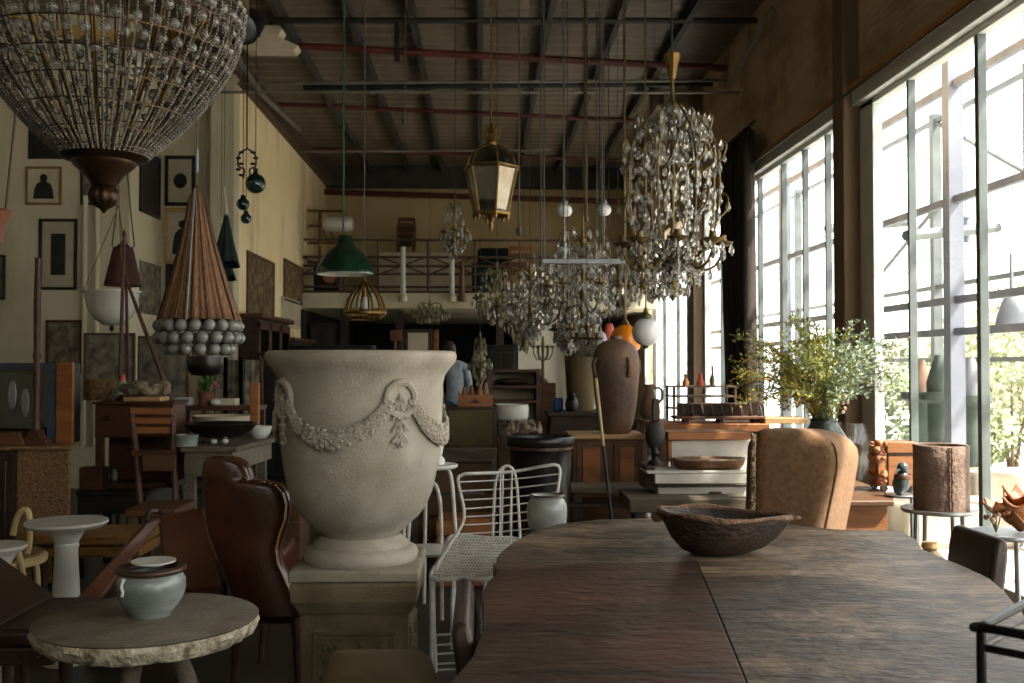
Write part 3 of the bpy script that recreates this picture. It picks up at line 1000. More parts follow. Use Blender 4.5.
for x, y, k in ((x0 + .03, 4.42, -1), (x1 - .03, 4.42, 1), (x0 + .04, 4.94, -1), (x1 - .04, 4.94, 1)):
    MB().tube(smooth([(x, y, .34), (x + .008 * k, y - .01, .2), (x + .02 * k, y - .02, 0)]), [.024] * 4 + [.02] * 4 + [.016] * 5, 8).build('leg', 'wood_red', t)

# ---- slung leather lounge chair behind the stone table
t = thing('lounge_chair', 'low brown leather sling lounge chair leaning behind the stone table', 'lounge chair', (P(150, 600, 4.7).x, 4.75, 0))
tl, tr = P(158, 517, 4.85), P(205, 508, 4.85)
bl, br = P(168, 596, 4.55), P(224, 588, 4.55)
def quad(a, b_, c, d, n=8, sag=.02):
    return [[(a * (1 - u) + b_ * u) * (1 - v_) + (d * (1 - u) + c * u) * v_ + V((0, sag * sin(pi * u) * sin(pi * v_), 0)) for u in [i / n for i in range(n + 1)]] for v_ in [i / n for i in range(n + 1)]]
MB().sheet(quad(tl, tr, br, bl), .035).build('backrest', 'leather_tan', t, bevel=.012)
sl, sr = P(66, 616, 4.3), P(120, 628, 4.25)
sl.z, sr.z = max(.33, sl.z), max(.3, sr.z)
MB().sheet(quad(P(146, 522, 4.75), P(163, 517, 4.86), P(92, 612, 4.32), P(66, 612, 4.3), sag=.0), .03).build('side_sling', 'leather_tan', t, bevel=.01)
MB().sheet(quad(bl, br, P(210, 606, 4.3), P(130, 612, 4.3), sag=.0), .04).build('seat', 'leather_tan', t, bevel=.012)
MB().tube(smooth([P(146, 522, 4.74), P(148, 513, 4.8), P(156, 511, 4.86), P(164, 516, 4.86), P(168, 540, 4.8), P(168, 590, 4.6)]), .013, 8).build('piping', 'leather_dark', t)
for a, c in (((-1.95, 4.32), (-1.9, 4.3)), ((-1.28, 4.3), (-1.25, 4.25)), ((-1.60, 4.86), (-1.6, 5.1)), ((-1.22, 4.8), (-1.2, 5.0))):
    MB().tube([(a[0], a[1], .42), (c[0], c[1], 0)], .018, 8).build('leg', 'wood_dark', t)

# ---- dark leather bench at the lower left
t = thing('leather_daybed', 'dark brown leather daybed with raised end at the lower left corner', 'daybed', (-1.95, 3.75, 0))
q0, q1 = P(-60, 618, 3.75), P(74, 606, 3.75)
zb = P(40, 612, 3.75).z
MB().box(-2.35, P(76, 610, 3.7).x, 3.5, 4.0, zb - .06, zb).build('seat', 'leather_dark', t, bevel=.02, seg=3)
MB().box(-2.35, P(74, 610, 3.7).x, 3.52, 3.98, zb - .13, zb - .065).build('frame', 'leather_dark', t, bevel=.01)
a, c = P(-60, 548, 3.75), P(30, 603, 3.75)
MB().loft([[V((a.x, y, a.z)), V((c.x, y, zb)), V((c.x - .2, y, zb - .02)), V((a.x - .1, y, zb - .02))] for y in (3.5, 4.0)]).build('headrest', 'leather_dark', t, bevel=.02)
bn = MB()
for k in range(14):
    bn.ball((-2.3 + k * .065, 3.515, zb - .1), .006, 6, 4)
bn.build('nailhead_trim', 'brass_nail', t)
for x in (-2.3, P(9, 640, 3.55).x, P(66, 640, 3.9).x):
    y = 3.9 if x > -1.6 else 3.56
    MB().lathe([(0, 0), (.012, 0), (.018, .05), (.014, .1), (.022, .14), (.024, .2), (.018, .22), (.026, .25), (.026, zb - .1), (0, zb - .1)], (x, y, 0), 12).build('leg', 'wood_dark', t)

# ---- white tulip table, second white table, bentwood chair
def tulip(px, y, zt_, r, label):
    c = P(px, 500, y)
    t = thing('pedestal_table', label, 'table', (c.x, y, 0), 'white round pedestal tables')
    MB().lathe([(0, zt_ - .028), (r * .9, zt_ - .028), (r, zt_ - .012), (r, zt_), (0, zt_)], (c.x, y, 0), 40).build('tabletop', 'marble_white', t)
    MB().lathe([(0, 0), (.1, 0), (.095, .02), (.078, .15), (.062, .35), (.052, zt_ - .14), (.058, zt_ - .12), (.054, zt_ - .105), (.095, zt_ - .028), (0, zt_ - .028)], (c.x, y, 0), 28).build('column', 'marble_white', t)
tulip(67, 4.95, .685, .19, 'white round pedestal table with slim column beside the tan wicker chest')
tulip(-4, 4.55, P(0, 545, 4.55).z, .13, 'white round tabletop cut off at the edge in front of the bentwood chair')
t = thing('bentwood_chair', 'cream bentwood armchair with looped arm at the left edge', 'chair', (P(5, 560, 5.3).x - .1, 5.3, 0))
yc = 5.3
MB().tube(smooth([P(13, 535, yc), P(17, 518, yc), P(24, 510, yc), P(29, 516, yc), P(29, 545, yc), P(23, 562, yc)], 6), .017, 8).build('arm', 'cane', t)
MB().tube(smooth([P(17, 545, yc - .1), P(22, 570, yc - .15), P(25, 592, yc - .2), P(26, 645, yc - .2)], 6), .016, 8).build('leg', 'cane', t)
MB().tube(smooth([P(30, 556, yc + .1), P(36, 566, yc + .08), P(37.5, 585, yc + .06), P(37, 632, yc + .06)], 6), .016, 8).build('leg', 'cane', t)
sx = P(14, 560, yc).x
MB().lathe([(0, .425), (.23, .425), (.25, .44), (.24, .46), (0, .465)], (sx - .12, yc + .02, 0), 28).build('seat', 'wicker', t)
MB().lathe([(.235, .41), (.262, .41), (.265, .44), (.245, .45), (.235, .41)], (sx - .12, yc + .02, 0), 28).build('seat_rim', 'cane', t)
for dx_, dy_ in ((-.3, -.18), (-.3, .2)):
    MB().tube([(sx + dx_, yc + dy_, .44), (sx + dx_ - .02, yc + dy_, 0)], .015, 8).build('leg', 'cane', t)

# ---- rush bench, wicker chest
t = thing('plank_bench', 'low bench of rough golden-brown timber behind the white pedestal table', 'bench', (P(85, 540, 5.9).x, 6.05, 0))
x0, x1 = P(28, 540, 5.75).x, P(142, 540, 5.75).x
zz = P(80, 534, 5.75).z
MB().box(x0, x1, 5.7, 6.1, zz - .06, zz).build('seat', 'rush', t, bevel=.015)
MB().box(x0 + .02, x1, 5.72, 6.08, zz - .13, zz - .07).build('lower_plank', 'rush', t, bevel=.012)
for x in (x0 + .06, x1 - .06):
    for y in (5.77, 6.03):
        MB().box(x - .03, x + .03, y - .03, y + .03, 0, zz - .13).build('leg', 'wood_dark', t)

wx0, wx1 = P(15, 480, 6.6).x, P(73, 480, 6.6).x
wz = P(50, 446, 6.6).z
t = thing('wicker_chest', 'large tan woven chest supporting the glazed cabinet and spindle post', 'chest', ((wx0 + wx1) / 2 - .4, 6.95, 0))
kx = 7.05 / 6.6
MB().prism([(wx0, 6.6), (wx1 - .015, 6.6), ((wx1 - .015) * kx, 7.05), (wx0, 7.05)], .02, wz - .03).build('body', 'wicker', t, bevel=.02, seg=3)
MB().prism([(wx0 - .9, 6.58), (wx1, 6.58), (wx1 * kx, 7.07), (wx0 - .9, 7.07)], wz - .028, wz).build('lid', 'wicker', t, bevel=.012)
MB().box(wx0 - .9, wx0 - .005, 6.62, 7.0, .02, wz - .03).build('end_frame', 'wood_dark', t, bevel=.012)
MB().box(wx0 - .8, wx0 - .06, 6.6, 6.625, .12, wz - .1).build('dark_panel', 'leather_dark', t, bevel=.004)

# on the chest: cabinet with glass front, spindle, trough
gy = 6.8
gx0, gx1 = P(-30, 400, gy).x, P(73, 400, gy).x
gz1 = P(40, 363, gy).z
t = thing('glass_cabinet', 'low blue-grey cabinet with dark glazed front on the wicker chest', 'cabinet', ((gx0 + gx1) / 2, gy + .2, wz))
MB().box(gx0, gx1 - .03, gy + .03, gy + .2, wz, gz1).build('body', 'wood_black', t, bevel=.006)
fx = P(56, 400, gy).x
MB().box(gx0, fx, gy, gy + .025, wz, wz + .05).box(gx0, fx, gy, gy + .025, gz1 - .05, gz1).box(fx - .06, fx, gy, gy + .025, wz + .05, gz1 - .05).build('door_frame', 'blue_panel', t, bevel=.004)
MB().box(gx0, fx - .06, gy + .008, gy + .014, wz + .05, gz1 - .05).build('pane', 'cabinet_glass', t)
MB().box(fx + .003, gx1, gy - .01, gy + .028, wz, gz1 + .01).build('side_post', 'wood_orange', t, bevel=.005)
o = P(24, 402, gy)
for px, py, ry in ((12, 395, .15), (25, 403, .12)):
    o = P(px, py, gy)
    MB().ball((o.x, gy + .004, o.z), .1, 14, 8, (.28, .04, 1)).build('oval_ornament', 'grey_metal', t)
sp = P(36, 440, 6.69)
t = thing('spindle_post', 'tall turned brown wooden post on a stepped foot before the glazed cabinet', 'post', (sp.x, 6.69, wz))
zs = P(36, 258, 6.69).z
MB().lathe([(0, wz + .09), (.03, wz + .09), (.02, wz + .16), (.026, wz + .2), (.02, wz + .24), (.024, wz + .5), (.018, wz + .55), (.026, wz + .58), (.02, wz + .62), (.024, wz + .9), (.018, zs - .05), (.02, zs), (0, zs)], (sp.x, 6.69, 0), 16).build('shaft', 'wood_red', t)
MB().loft([[V((sp.x + a * w, 6.69 + c * .05, z)) for a, c in ((-1, -1), (1, -1), (1, 1), (-1, 1))] for w, z in ((.085, wz), (.085, wz + .035), (.05, wz + .05), (.03, wz + .1))]).build('foot', 'wood_red', t, bevel=.004)
q = P(5, 440, 6.72)
tag(MB().loft([[V((q.x + a * w, 6.69 + c * .06, wz + z)) for a, c in ((-1, -1), (1, -1), (1, 1), (-1, 1))] for w, z in ((.17, 0), (.13, .09))]).build('wooden_trough', 'wood_mid', bevel=.008), 'wedge-shaped brown wooden block beside the spindle post on the wicker chest', 'block')

# ---- reddish bureau with drawers
dy0 = 7.0
def X_(px, y):
    return P(px, 363, y).x
def Z_(py, y):
    return P(480, py, y).z
bx0, bx1 = X_(94, dy0), X_(173, dy0)
bz1, bzm, bz0 = Z_(401, dy0), Z_(437, dy0), Z_(487, dy0)
t = thing('bureau', 'reddish-brown wooden bureau with open lower shelf on the dark side chest', 'bureau', ((bx0 + bx1) / 2, dy0 + .2, bz0))
MB().box(bx0, bx1, dy0 + .02, dy0 + .32, bzm, bz1 - .02).build('body', 'wood_red', t, bevel=.006)
MB().box(bx0 - .01, bx1 + .015, dy0 - .01, dy0 + .34, bz1 - .02, bz1).build('top', 'wood_red', t, bevel=.006)
MB().box(bx0, bx1, dy0 + .29, dy0 + .32, bz0, bzm).build('lower_back', 'wood_red', t)
for x in (bx0 + .03, bx1 - .03):
    MB().box(x - .025, x + .025, dy0 + .02, dy0 + .07, bz0, bzm).build('leg', 'wood_red', t, bevel=.004)
MB().box(bx0, bx1, dy0 + .02, dy0 + .32, bz0, bz0 + .035).build('bottom_shelf', 'wood_red', t)
for px in (108, ):
    q = P(px, 418, dy0)
    MB().ball((q.x, dy0 + .012, q.z), .02, 10, 6).build('keyhole_plate', 'bronze', t)
for px, py in ((101, 440), (109, 457)):
    q = P(px, py, dy0 + .1)
    tag(MB().lathe([(0, 0), (.022, 0), (.028, .03), (.02, .07), (.014, .08), (0, .08)], (q.x, dy0 + .2, bz0 + .035 if py > 450 else bz0 + .035), 12).build('glass_jar', 'ball_glass'), ('small clear jar right of its twin in the open bureau' if py > 450 else 'small clear jar left of its twin in the open bureau'), 'jar', 'small jars in the open bureau')
# dark chest below
cz = bz0
t = thing('side_chest', 'dark green-brown low chest carrying the reddish bureau', 'chest', (X_(110, 6.9), 7.15, 0))
MB().box(X_(77, 6.85), X_(150, 6.85), 6.85, 7.5, cz - .03, cz).build('top', 'wood_black', t, bevel=.006)
MB().box(X_(79, 6.88), X_(148, 6.88), 6.88, 7.48, cz - .16, cz - .03).build('apron', 'wood_black', t, bevel=.004)
for x in (X_(82, 6.9), X_(145, 6.9)):
    for y in (6.92, 7.42):
        MB().box(x - .03, x + .03, y - .03, y + .03, 0, cz - .16).build('leg', 'wood_black', t)
q = P(84, 478, 6.9)
tag(MB().box(X_(81, 6.9), X_(104, 6.9), 6.88, 7.0, cz, Z_(466, 6.9)).build('wooden_box', 'wood_red', bevel=.006), 'small red-brown wooden box on the dark chest left of the bureau', 'box')

# slatted drawer chair in front of the bureau
t = thing('ladder_chair', 'wooden desk chair with three wide back slats before the bureau', 'chair', (X_(155, 6.6), 6.5, 0))
ya = 6.6
for k, (p0, p1) in enumerate((((131, 408), (147, 520)), ((172, 408), (178, 530)))):
    MB().tube([P(p0[0], p0[1], ya + .1), P((p0[0] * 2 + p1[0]) / 3, p0[1] + 45, ya + .06), V((P(p1[0], p1[1], ya).x, ya, .0))], .02, 8).build('leg', 'wood_red', t)
for py in (411, 420.5, 430):
    a, c = P(131, py, ya + .09), P(173, py - 2, ya + .09)
    MB().box(a.x, c.x, ya + .07, ya + .1, a.z - .022, a.z + .02).build('back_slat', 'wood_orange', t, bevel=.005)
a, c = P(140, 453, ya + .05), P(175, 450, ya + .05)
MB().box(a.x - .05, c.x, ya + .03, ya + .06, a.z - .02, a.z + .02).build('back_rail', 'wood_red', t, bevel=.005)
a, c = P(143, 471, ya + .02), P(176, 455, ya + .02)
MB().box(a.x, c.x, ya, ya + .03, a.z, c.z).build('back_panel', 'wood_mid', t, bevel=.005)
sz = P(180, 500, ya).z
MB().box(P(147, 500, ya).x, P(196, 500, ya).x, ya - .42, ya + .02, sz - .05, sz).build('seat', 'wood_mid', t, bevel=.012)
for x in (P(150, 500, ya).x, P(192, 500, ya).x):
    MB().tube([(x, ya - .38, sz), (x, ya - .4, 0)], .02, 8).build('leg', 'wood_red', t)

# things on the bureau
q = P(121, 398, 7.1)
q.z = bz1
t = thing('table_lamp', 'small lamp with pale green cone shade and red cap on the bureau', 'lamp', (q.x, 7.12, bz1))
MB().lathe([(0, 0), (.05, 0), (.045, .02), (.015, .03), (.012, .1), (0, .1)], (q.x, 7.12, bz1), 16).build('base', 'bronze', t)
s0, s1 = Z_(394, 7.12), Z_(381, 7.12)
MB().lathe([(.06, s0), (.03, s1), (.025, s1), (.055, s0), (.06, s0)], (q.x, 7.12, 0), 20).build('shade', 'shade_green', t)
MB().lathe([(0, s1 - .03), (.028, s1 - .005), (.02, s1 + .03), (.01, s1 + .045), (0, s1 + .045)], (q.x, 7.12, 0), 14).build('cap', 'red_shade', t)
q = P(99, 390, 7.2)
bk = MB().lathe([(0, 0), (.075, 0), (.1, .04), (.1, .1), (.085, .15), (.07, .14), (.08, .06), (0, .02)], (q.x, 7.25, bz1), 20, sx=1.25)
tag(bk.build('wicker_basket', 'wicker'), 'round brown woven basket at the left end of the bureau top', 'basket')
q = P(145, 397, 7.12)
tag(MB().box(X_(126, 7.05), X_(163, 7.05), 7.0, 7.2, bz1, bz1 + .03).build('flat_box', 'wood_pale', bevel=.004), 'flat pale wooden tray under the grey fur bundle on the bureau', 'tray')
fb = MB()
random.seed(11)
for k in range(14):
    fb.ball((q.x - .11 + k * .018, 7.1 + random.uniform(-.05, .05), bz1 + .075 + random.uniform(-.02, .03)), random.uniform(.04, .055), 8, 6, (1.3, .9, .8))
tag(fb.build('fur_bundle', 'fur', ang=180), 'shaggy grey-brown bundle of driftwood and fur lying on the flat tray', 'bundle')

# long poles leaning: easel
t = thing('wooden_easel', 'tall reddish wooden easel whose legs spread above the bureau', 'easel', (P(125, 420, 7.6).x, 7.6, 0))
ap = P(124, 246, 7.7)
MB().tube([ap, P(120, 380, 7.58), V((P(118, 500, 7.55).x, 7.55, 0))], [.012, .018, .018], 8).build('leg', 'wood_red', t)
MB().tube([ap + V((.01, .02, -.25)), P(171, 400, 7.64), V((P(190, 500, 7.64).x, 7.66, 0))], [.012, .02, .02], 8).build('leg', 'wood_red', t)
MB().tube([ap + V((0, .05, -.2)), V((ap.x - .1, 8.2, 0))], [.012, .018], 8).build('leg', 'wood_red', t)
MB().lathe([(0, 0), (.012, 0), (.02, .03), (.012, .06), (.018, .08), (0, .14)], ap, 10).build('finial', 'wood_red', t)
# ================================================================== dining chairs round the table
def dining_chair(name, label, m, xb, y0, y1, side, ztop, name2='chair'):
    """padded chair; the back stands at x = xb, the seat runs towards side (+1 / -1) under the table"""
    t = thing(name, label, 'chair', (xb + side * .22, (y0 + y1) / 2, 0), 'leather dining chairs around the slab table')
    xs = sorted((xb, xb + side * .45))
    MB().box(xs[0], xs[1], y0, y1, .40, .47).build('seat', m, t, bevel=.02, seg=3)
    w = .055
    rings = []
    for i in range(13):
        u = i / 12
        z = .44 + (ztop - .44) * u
        lean = -side * .05 * u
        k = 1 if u < .85 else math.sqrt(max(.05, 1 - ((u - .85) / .15) ** 2 * .6))
        ym, hw = (y0 + y1) / 2, (y1 - y0) / 2 * (1 if u < .85 else 1 - .04 * ((u - .85) / .15) ** 2)
        rings.append([V((xb + lean + a * w / 2 * k, ym + b_ * hw, z)) for a, b_ in ((-1, -1), (1, -1), (1, 1), (-1, 1))])
    MB().loft(rings).build('backrest', m, t, bevel=.014, seg=3)
    for x in (xs[0] + .04, xs[1] - .04):
        for y in (y0 + .04, y1 - .04):
            MB().tube([(x, y, .4), (x, y, 0)], .018, 8).build('leg', 'wood_dark', t)
    return t
dining_chair('dining_chair', 'dark brown leather dining chair tucked under the window side of the slab table', 'leather_dark', 1.735, 3.37, 3.70, -1, .85)
dining_chair('dining_chair', 'dark leather dining chair seen edge-on against the wavy table edge below the wire chair', 'leather_dark', 0.0, 2.55, 3.12, 1, .79)
# olive seat near the camera
t = thing('upholstered_stool', 'olive leather stool with rounded cushion before the stone pedestal', 'stool', (P(380, 660, 3.05).x, 3.08, 0))
q0, q1 = P(345, 655, 3.2), P(433, 655, 3.2)
def strg(s, z):
    pts = []
    c = V((P(376, 660, 3.05).x, 3.06, z))
    for i in range(32):
        w = 2 * pi * i / 32
        cu = math.copysign(abs(cos(w)) ** .35, cos(w))
        su = math.copysign(abs(sin(w)) ** .35, sin(w))
        pts.append(c + V((.172 * s * cu - .03 * su * s + .01, .21 * s * su, 0)))
    return pts
zt2 = G(380, 649, .0).z
zq = P(384, 647, 3.26).z
MB().loft([strg(.96, zq - .11), strg(1.0, zq - .09), strg(1.0, zq - .035), strg(.97, zq - .015), strg(.88, zq - .002), strg(.5, zq + .006)]).build('seat', 'leather_olive', t, ang=70)
for a in (-1, 1):
    for b_ in (-1, 1):
        x, y = P(376, 660, 3.05).x + .13 * a, 3.06 + .16 * b_
        MB().tube([(x, y, zq - .1), (x + .01 * a, y, 0)], [.02, .014], 8).build('leg', 'wood_dark', t)

# wire stool, lower right corner
t = thing('wire_stool', 'black metal rod stool with square open frame at the near table corner', 'stool', (1.02, 1.72, 0))
c = P(981, 627, 1.72)
e1 = V((.19, .18, 0)) * 1.5
e2 = V((.18, -.19, 0)) * 1.35
cr = [c, c + e1, c + e1 + e2, c + e2]
r = .0085
def rodl(pts, **k):
    return MB().tube(pts, r, 8, **k)
top = smooth([cr[0] + e1 * .06, cr[0] + e1 * .94, cr[1] + e2 * .06, cr[1] + e2 * .94, cr[2] - e1 * .06, cr[3] + e1 * .06, cr[3] - e2 * .06, cr[0] + e2 * .06], 4, True)
MB().tube(top, r, 8, closed=True).build('top_frame', 'black_metal', t)
dz = V((0, 0, -.035))
MB().tube([q + dz + V((0, 0, -.0)) for q in cr], r * .8, 8, closed=True).build('lower_frame', 'black_metal', t)
for q in cr:
    MB().tube([q + V((0, 0, -.006)), V((q.x, q.y, 0))], r, 8).build('leg', 'black_metal', t)
zs2 = c.z - .12
MB().loft([[cr[0] * 0 + V((q.x, q.y, z)) + ((cr[0] + cr[2]) / 2 - q).to_3d() * V((1, 1, 0)).length * 0 for q in [((cr[0] + cr[2]) / 2).lerp(p, s) for p in cr]] for s, z in ((.86, zs2 - .04), (.93, zs2 - .02), (.9, zs2))]).build('seat', 'leather_dark', t, bevel=.01)

# ================================================================== wire chairs, bistro table, jar
t = thing('wire_chair', 'white metal chair with horizontal wire back behind the slab table', 'chair', (.15, 4.85, 0))
yb_ = 5.08
fr = [P(436, 672, 4.62), P(434, 580, 4.66), P(448, 548, 4.9), P(464, 518, yb_), P(458, 482, yb_ + .05), P(462, 475, yb_ + .06), P(472, 473.5, yb_ + .06), P(510, 472, yb_ + .12), P(545, 466, yb_ + .06), P(556, 465, yb_ + .05), P(560, 470, yb_ + .05), P(559, 482, yb_ + .04), P(554, 512, yb_), P(548, 545, 4.9)]
fr[0].z = max(fr[0].z, 0)
MB().tube(smooth(fr, 6), .0085, 8).build('frame', 'white_metal', t)
for py0, py1, l_, r__ in ((482, 474, 459, 559), (491, 483, 461, 558), (500, 492, 462, 556), (509, 499, 463, 554), (517, 508, 464, 552), (525, 517, 462, 550), (534, 526, 458, 549)):
    MB().tube(smooth([P(l_, py0, yb_ + .03), P((l_ + r__) / 2, (py0 + py1) / 2 + 1.5, yb_ + .1), P(r__, py1, yb_ + .02)], 5), .0038, 6).build('back_wire', 'white_metal', t)
for px in (500.5, 512):
    MB().tube([P(px, 473, yb_ + .1), P(px - 1, 560, 4.95)], .004, 6).build('back_wire', 'white_metal', t)
f0, f1, b1, b0 = P(431, 576, 4.62), P(492, 580, 4.62), P(520, 540, 5.05), P(452, 536, 5.05)
f1.z = f0.z = (f0.z + f1.z) / 2
MB().tube(smooth([f0, f0.lerp(f1, .5), f1, f1.lerp(b1, .5), b1, b1.lerp(b0, .5), b0, b0.lerp(f0, .5)], 4, True), .011, 8, closed=True).build('seat_frame', 'white_metal', t)
sw_ = MB()
N = 22
for i in range(1, N):
    u = i / N
    a, c = f0.lerp(f1, u), b0.lerp(b1, u)
    sw_.tube([a, c], .0042, 5)
for i in range(1, 14):
    u = i / 14
    a, c = f0.lerp(b0, u), f1.lerp(b1, u)
    sw_.tube([a + V((0, 0, .004)), c + V((0, 0, .004))], .0048, 5)
sw_.build('seat_mesh', 'white_metal', t)
for a, bq in ((f1, V((f1.x + .01, 4.6, 0))), (b0, V((b0.x, 5.12, 0))), (b1, V((b1.x, 5.12, 0)))):
    MB().tube([a, bq], .0105, 8).build('leg', 'white_metal', t)
MB().tube([f0, V((f0.x + .005, 4.62, 0))], .0105, 8).build('leg', 'white_metal', t)
for py in (635, 645, 654, 664, 670):
    a = P(437, py, 4.62)
    if a.z > 0:
        MB().tube([a, V((f1.x + .005, 4.61, a.z + .015))], .005, 6).build('rung', 'white_metal', t)
# second: hairpin-back chair behind it
t = thing('hairpin_chair', 'white wire chair with narrow hairpin-shaped back behind the wide wire chair', 'chair', (.2, 5.6, 0))
y2 = 5.42
hp = [P(492, 558, y2), P(494, 500, y2), P(496, 480, y2), P(500, 470, y2), P(507, 466, y2), P(513, 470, y2), P(516, 480, y2), P(518, 500, y2), P(521, 558, y2)]
MB().tube(smooth(hp, 5), .008, 8).build('back_hoop', 'white_metal', t)
MB().tube([P(503, 468, y2), P(501, 556, y2)], .006, 6).build('back_wire', 'white_metal', t)
MB().tube([P(512, 472, y2), P(510, 520, y2 + .02), P(511, 556, y2)], .005, 6).build('back_wire', 'white_metal', t)
zs3 = P(505, 558, y2).z
MB().lathe([(0, zs3 - .012), (.19, zs3 - .012), (.2, zs3), (.19, zs3 + .006), (0, zs3 + .004)], (P(507, 558, y2).x, y2 + .2, 0), 28).build('seat', 'white_metal', t)
for k in range(4):
    w = pi / 4 + k * pi / 2
    x, y = P(507, 558, y2).x, y2 + .2
    MB().tube([(x + .15 * cos(w), y + .15 * sin(w), zs3 - .01), (x + .19 * cos(w), y + .19 * sin(w), 0)], .009, 8).build('leg', 'white_metal', t)

bt = P(430, 464, 5.9)
t = thing('bistro_table', 'small round white-topped metal table half hidden behind the urn', 'table', (bt.x, 5.9, 0))
MB().lathe([(0, bt.z - .02), (.155, bt.z - .022), (.165, bt.z - .01), (.16, bt.z), (0, bt.z)], (bt.x, 5.9, 0), 32).build('tabletop', 'white_enamel', t)
for w in (-.35, 1.8, 3.9):
    MB().tube(smooth([(bt.x + .07 * cos(w), 5.9 + .07 * sin(w), bt.z - .02), (bt.x + .13 * cos(w), 5.9 + .13 * sin(w), bt.z - .06), (bt.x + .16 * cos(w), 5.9 + .16 * sin(w), .5), (bt.x + .2 * cos(w), 5.9 + .2 * sin(w), 0)]), .012, 8).build('leg', 'white_enamel', t)
vq = V((bt.x + .04, 5.9, bt.z))
tag(MB().lathe([(0, 0), (.05, 0), (.045, .03), (.03, .05), (.04, .1), (.028, .15), (0, .15)], vq, 16).build('candlestick', 'white_enamel'), 'white candlestick foot standing on the small bistro table', 'candlestick')
hx = P(437, 520, 5.5)
t = thing('metal_stool', 'white metal stool with tall curved hoop between urn and wire chair', 'stool', (P(420, 520, 5.5).x, 5.5, 0))
MB().tube(smooth([P(442, 620, 5.5), P(441, 520, 5.5), P(438, 492, 5.5), P(432, 482, 5.5), P(420, 478, 5.5), P(408, 484, 5.5), P(404, 520, 5.5), P(402, 620, 5.5)]), .011, 8).build('hoop', 'white_metal', t)
zz2 = P(420, 547, 5.4).z
MB().lathe([(0, zz2 - .02), (.15, zz2 - .02), (.16, zz2 - .005), (.15, zz2), (0, zz2)], (P(430, 547, 5.45).x, 5.36, 0), 28).build('seat', 'white_enamel', t)
for dx_ in (-.12, .12):
    for dy_ in (-.1, .1):
        MB().tube([(P(430, 547, 5.45).x + dx_, 5.36 + dy_, zz2 - .02), (P(430, 547, 5.45).x + dx_ * 1.2, 5.36 + dy_, 0)], .01, 8).build('leg', 'white_metal', t)

jq = P(547, 533, 4.62)
t = thing('side_stool', 'dark wooden stool hidden under the grey-white stoneware jar', 'stool', (jq.x, 4.62, 0))
MB().lathe([(0, jq.z - .03), (.11, jq.z - .03), (.115, jq.z - .01), (.11, jq.z), (0, jq.z)], (jq.x, 4.62, 0), 28).build('seat', 'wood_dark', t)
for k in range(3):
    w = .5 + k * 2.094
    MB().tube([(jq.x + .07 * cos(w), 4.62 + .07 * sin(w), jq.z - .03), (jq.x + .1 * cos(w), 4.62 + .1 * sin(w), 0)], .015, 8).build('leg', 'wood_dark', t)
k_ = .00462
t = thing('stoneware_jar', 'grey-white glazed stoneware jar standing behind the far table edge', 'jar', jq)
MB().lathe([(r, z * .84) for r, z in ((0, 0), (14 * k_, 0), (17 * k_, .02), (19.8 * k_, .07), (20.2 * k_, .12), (19.5 * k_, .16), (17.2 * k_, .182), (15.5 * k_, .19), (16.5 * k_, .2), (17.3 * k_, .205), (16.5 * k_, .21), (14.8 * k_, .207), (14 * k_, .19), (17 * k_, .14), (15 * k_, .04), (0, .02))], jq, 36).build('vessel', 'stoneware', t, ang=60)
MB().lathe([(r, z * .84) for r, z in ((16.2 * k_, .2), (17.6 * k_, .206), (16.6 * k_, .213), (14.9 * k_, .209), (16.2 * k_, .2))], jq, 36).build('rim', 'brown_glaze', t)

# ================================================================== tan armchair
ax, ay = P(803, 480, 5.0).x, 5.05
t = thing('linen_armchair', 'tan linen barrel armchair seen from behind at the far side of the table', 'armchair', (ax, ay, 0))
def tub(lp, mp, rp, py, u):
    # plan of the turned back: left corner, near corner, right rear corner; u draws the top in
    L_, M_, R_ = P(lp + 4, py, 4.98), P(mp + 3, py, 4.76), P(rp + 3, py, 5.16)
    z = M_.z
    B_ = V((L_.x + .04, 5.3, z))
    cs = [V((q.x, q.y, z)) for q in (L_, M_, R_, B_)]
    ce = (cs[0] + cs[1] + cs[2] + cs[3]) / 4
    cs = [ce.lerp(q, u) if k != 0 else q.lerp(V((q.x, ce.y, z)), 1 - u) for k, q in enumerate(cs)]
    pts = []
    for k in range(4):
        A_, C_, D_ = cs[k - 1], cs[k], cs[(k + 1) % 4]
        tt = .16
        for s in (0, .25, .5, .75, 1):
            p0, p2 = C_.lerp(A_, tt), C_.lerp(D_, tt)
            pts.append(p0 * (1 - s) ** 2 + C_ * 2 * s * (1 - s) + p2 * s ** 2)
        for s in (.3, .5, .7):
            pts.append(C_.lerp(D_, s))
    return pts
rows = [(748, 808, 838, 620, 1), (748, 816, 843, 560, 1), (749, 824, 849, 525, 1), (750, 829, 854, 500, 1), (750, 833, 857, 480, 1), (751, 835, 859, 464, 1), (751, 834, 858, 455, .99), (752, 832, 855, 448, .96), (753, 829, 850, 442, .9), (754, 826, 845, 437.5, .8), (756, 822, 838, 434, .62), (762, 815, 828, 432.5, .35)]
MB().loft([tub(*q) for q in rows]).build('backrest', 'linen', t, ang=70)
x0, x1 = P(757, 560, 5.0).x, P(838, 560, 5.0).x
MB().box(x0, x1, 5.2, 5.7, .22, .45).build('seat', 'linen', t, bevel=.04, seg=4)
for x in (x0 - .0, x1 - .08):
    MB().box(x, x + .1, 5.22, 5.68, .22, .64).build('armrest', 'linen', t, bevel=.04, seg=4)
wl = MB().tube(smooth([P(827, 439, 4.86), P(835, 447, 4.80), P(837.5, 462, 4.785), P(835.5, 480, 4.783), P(826.5, 525, 4.783), P(818.5, 560, 4.783)]), .005, 6)
wl.build('welt', 'linen', t)
for x in (x0 + .06, x1 - .06):
    for y in (4.9, 5.5):
        MB().tube([(x, y, .24), (x, y, 0)], [.025, .016], 8).build('leg', 'wood_dark', t)
random.seed(21)
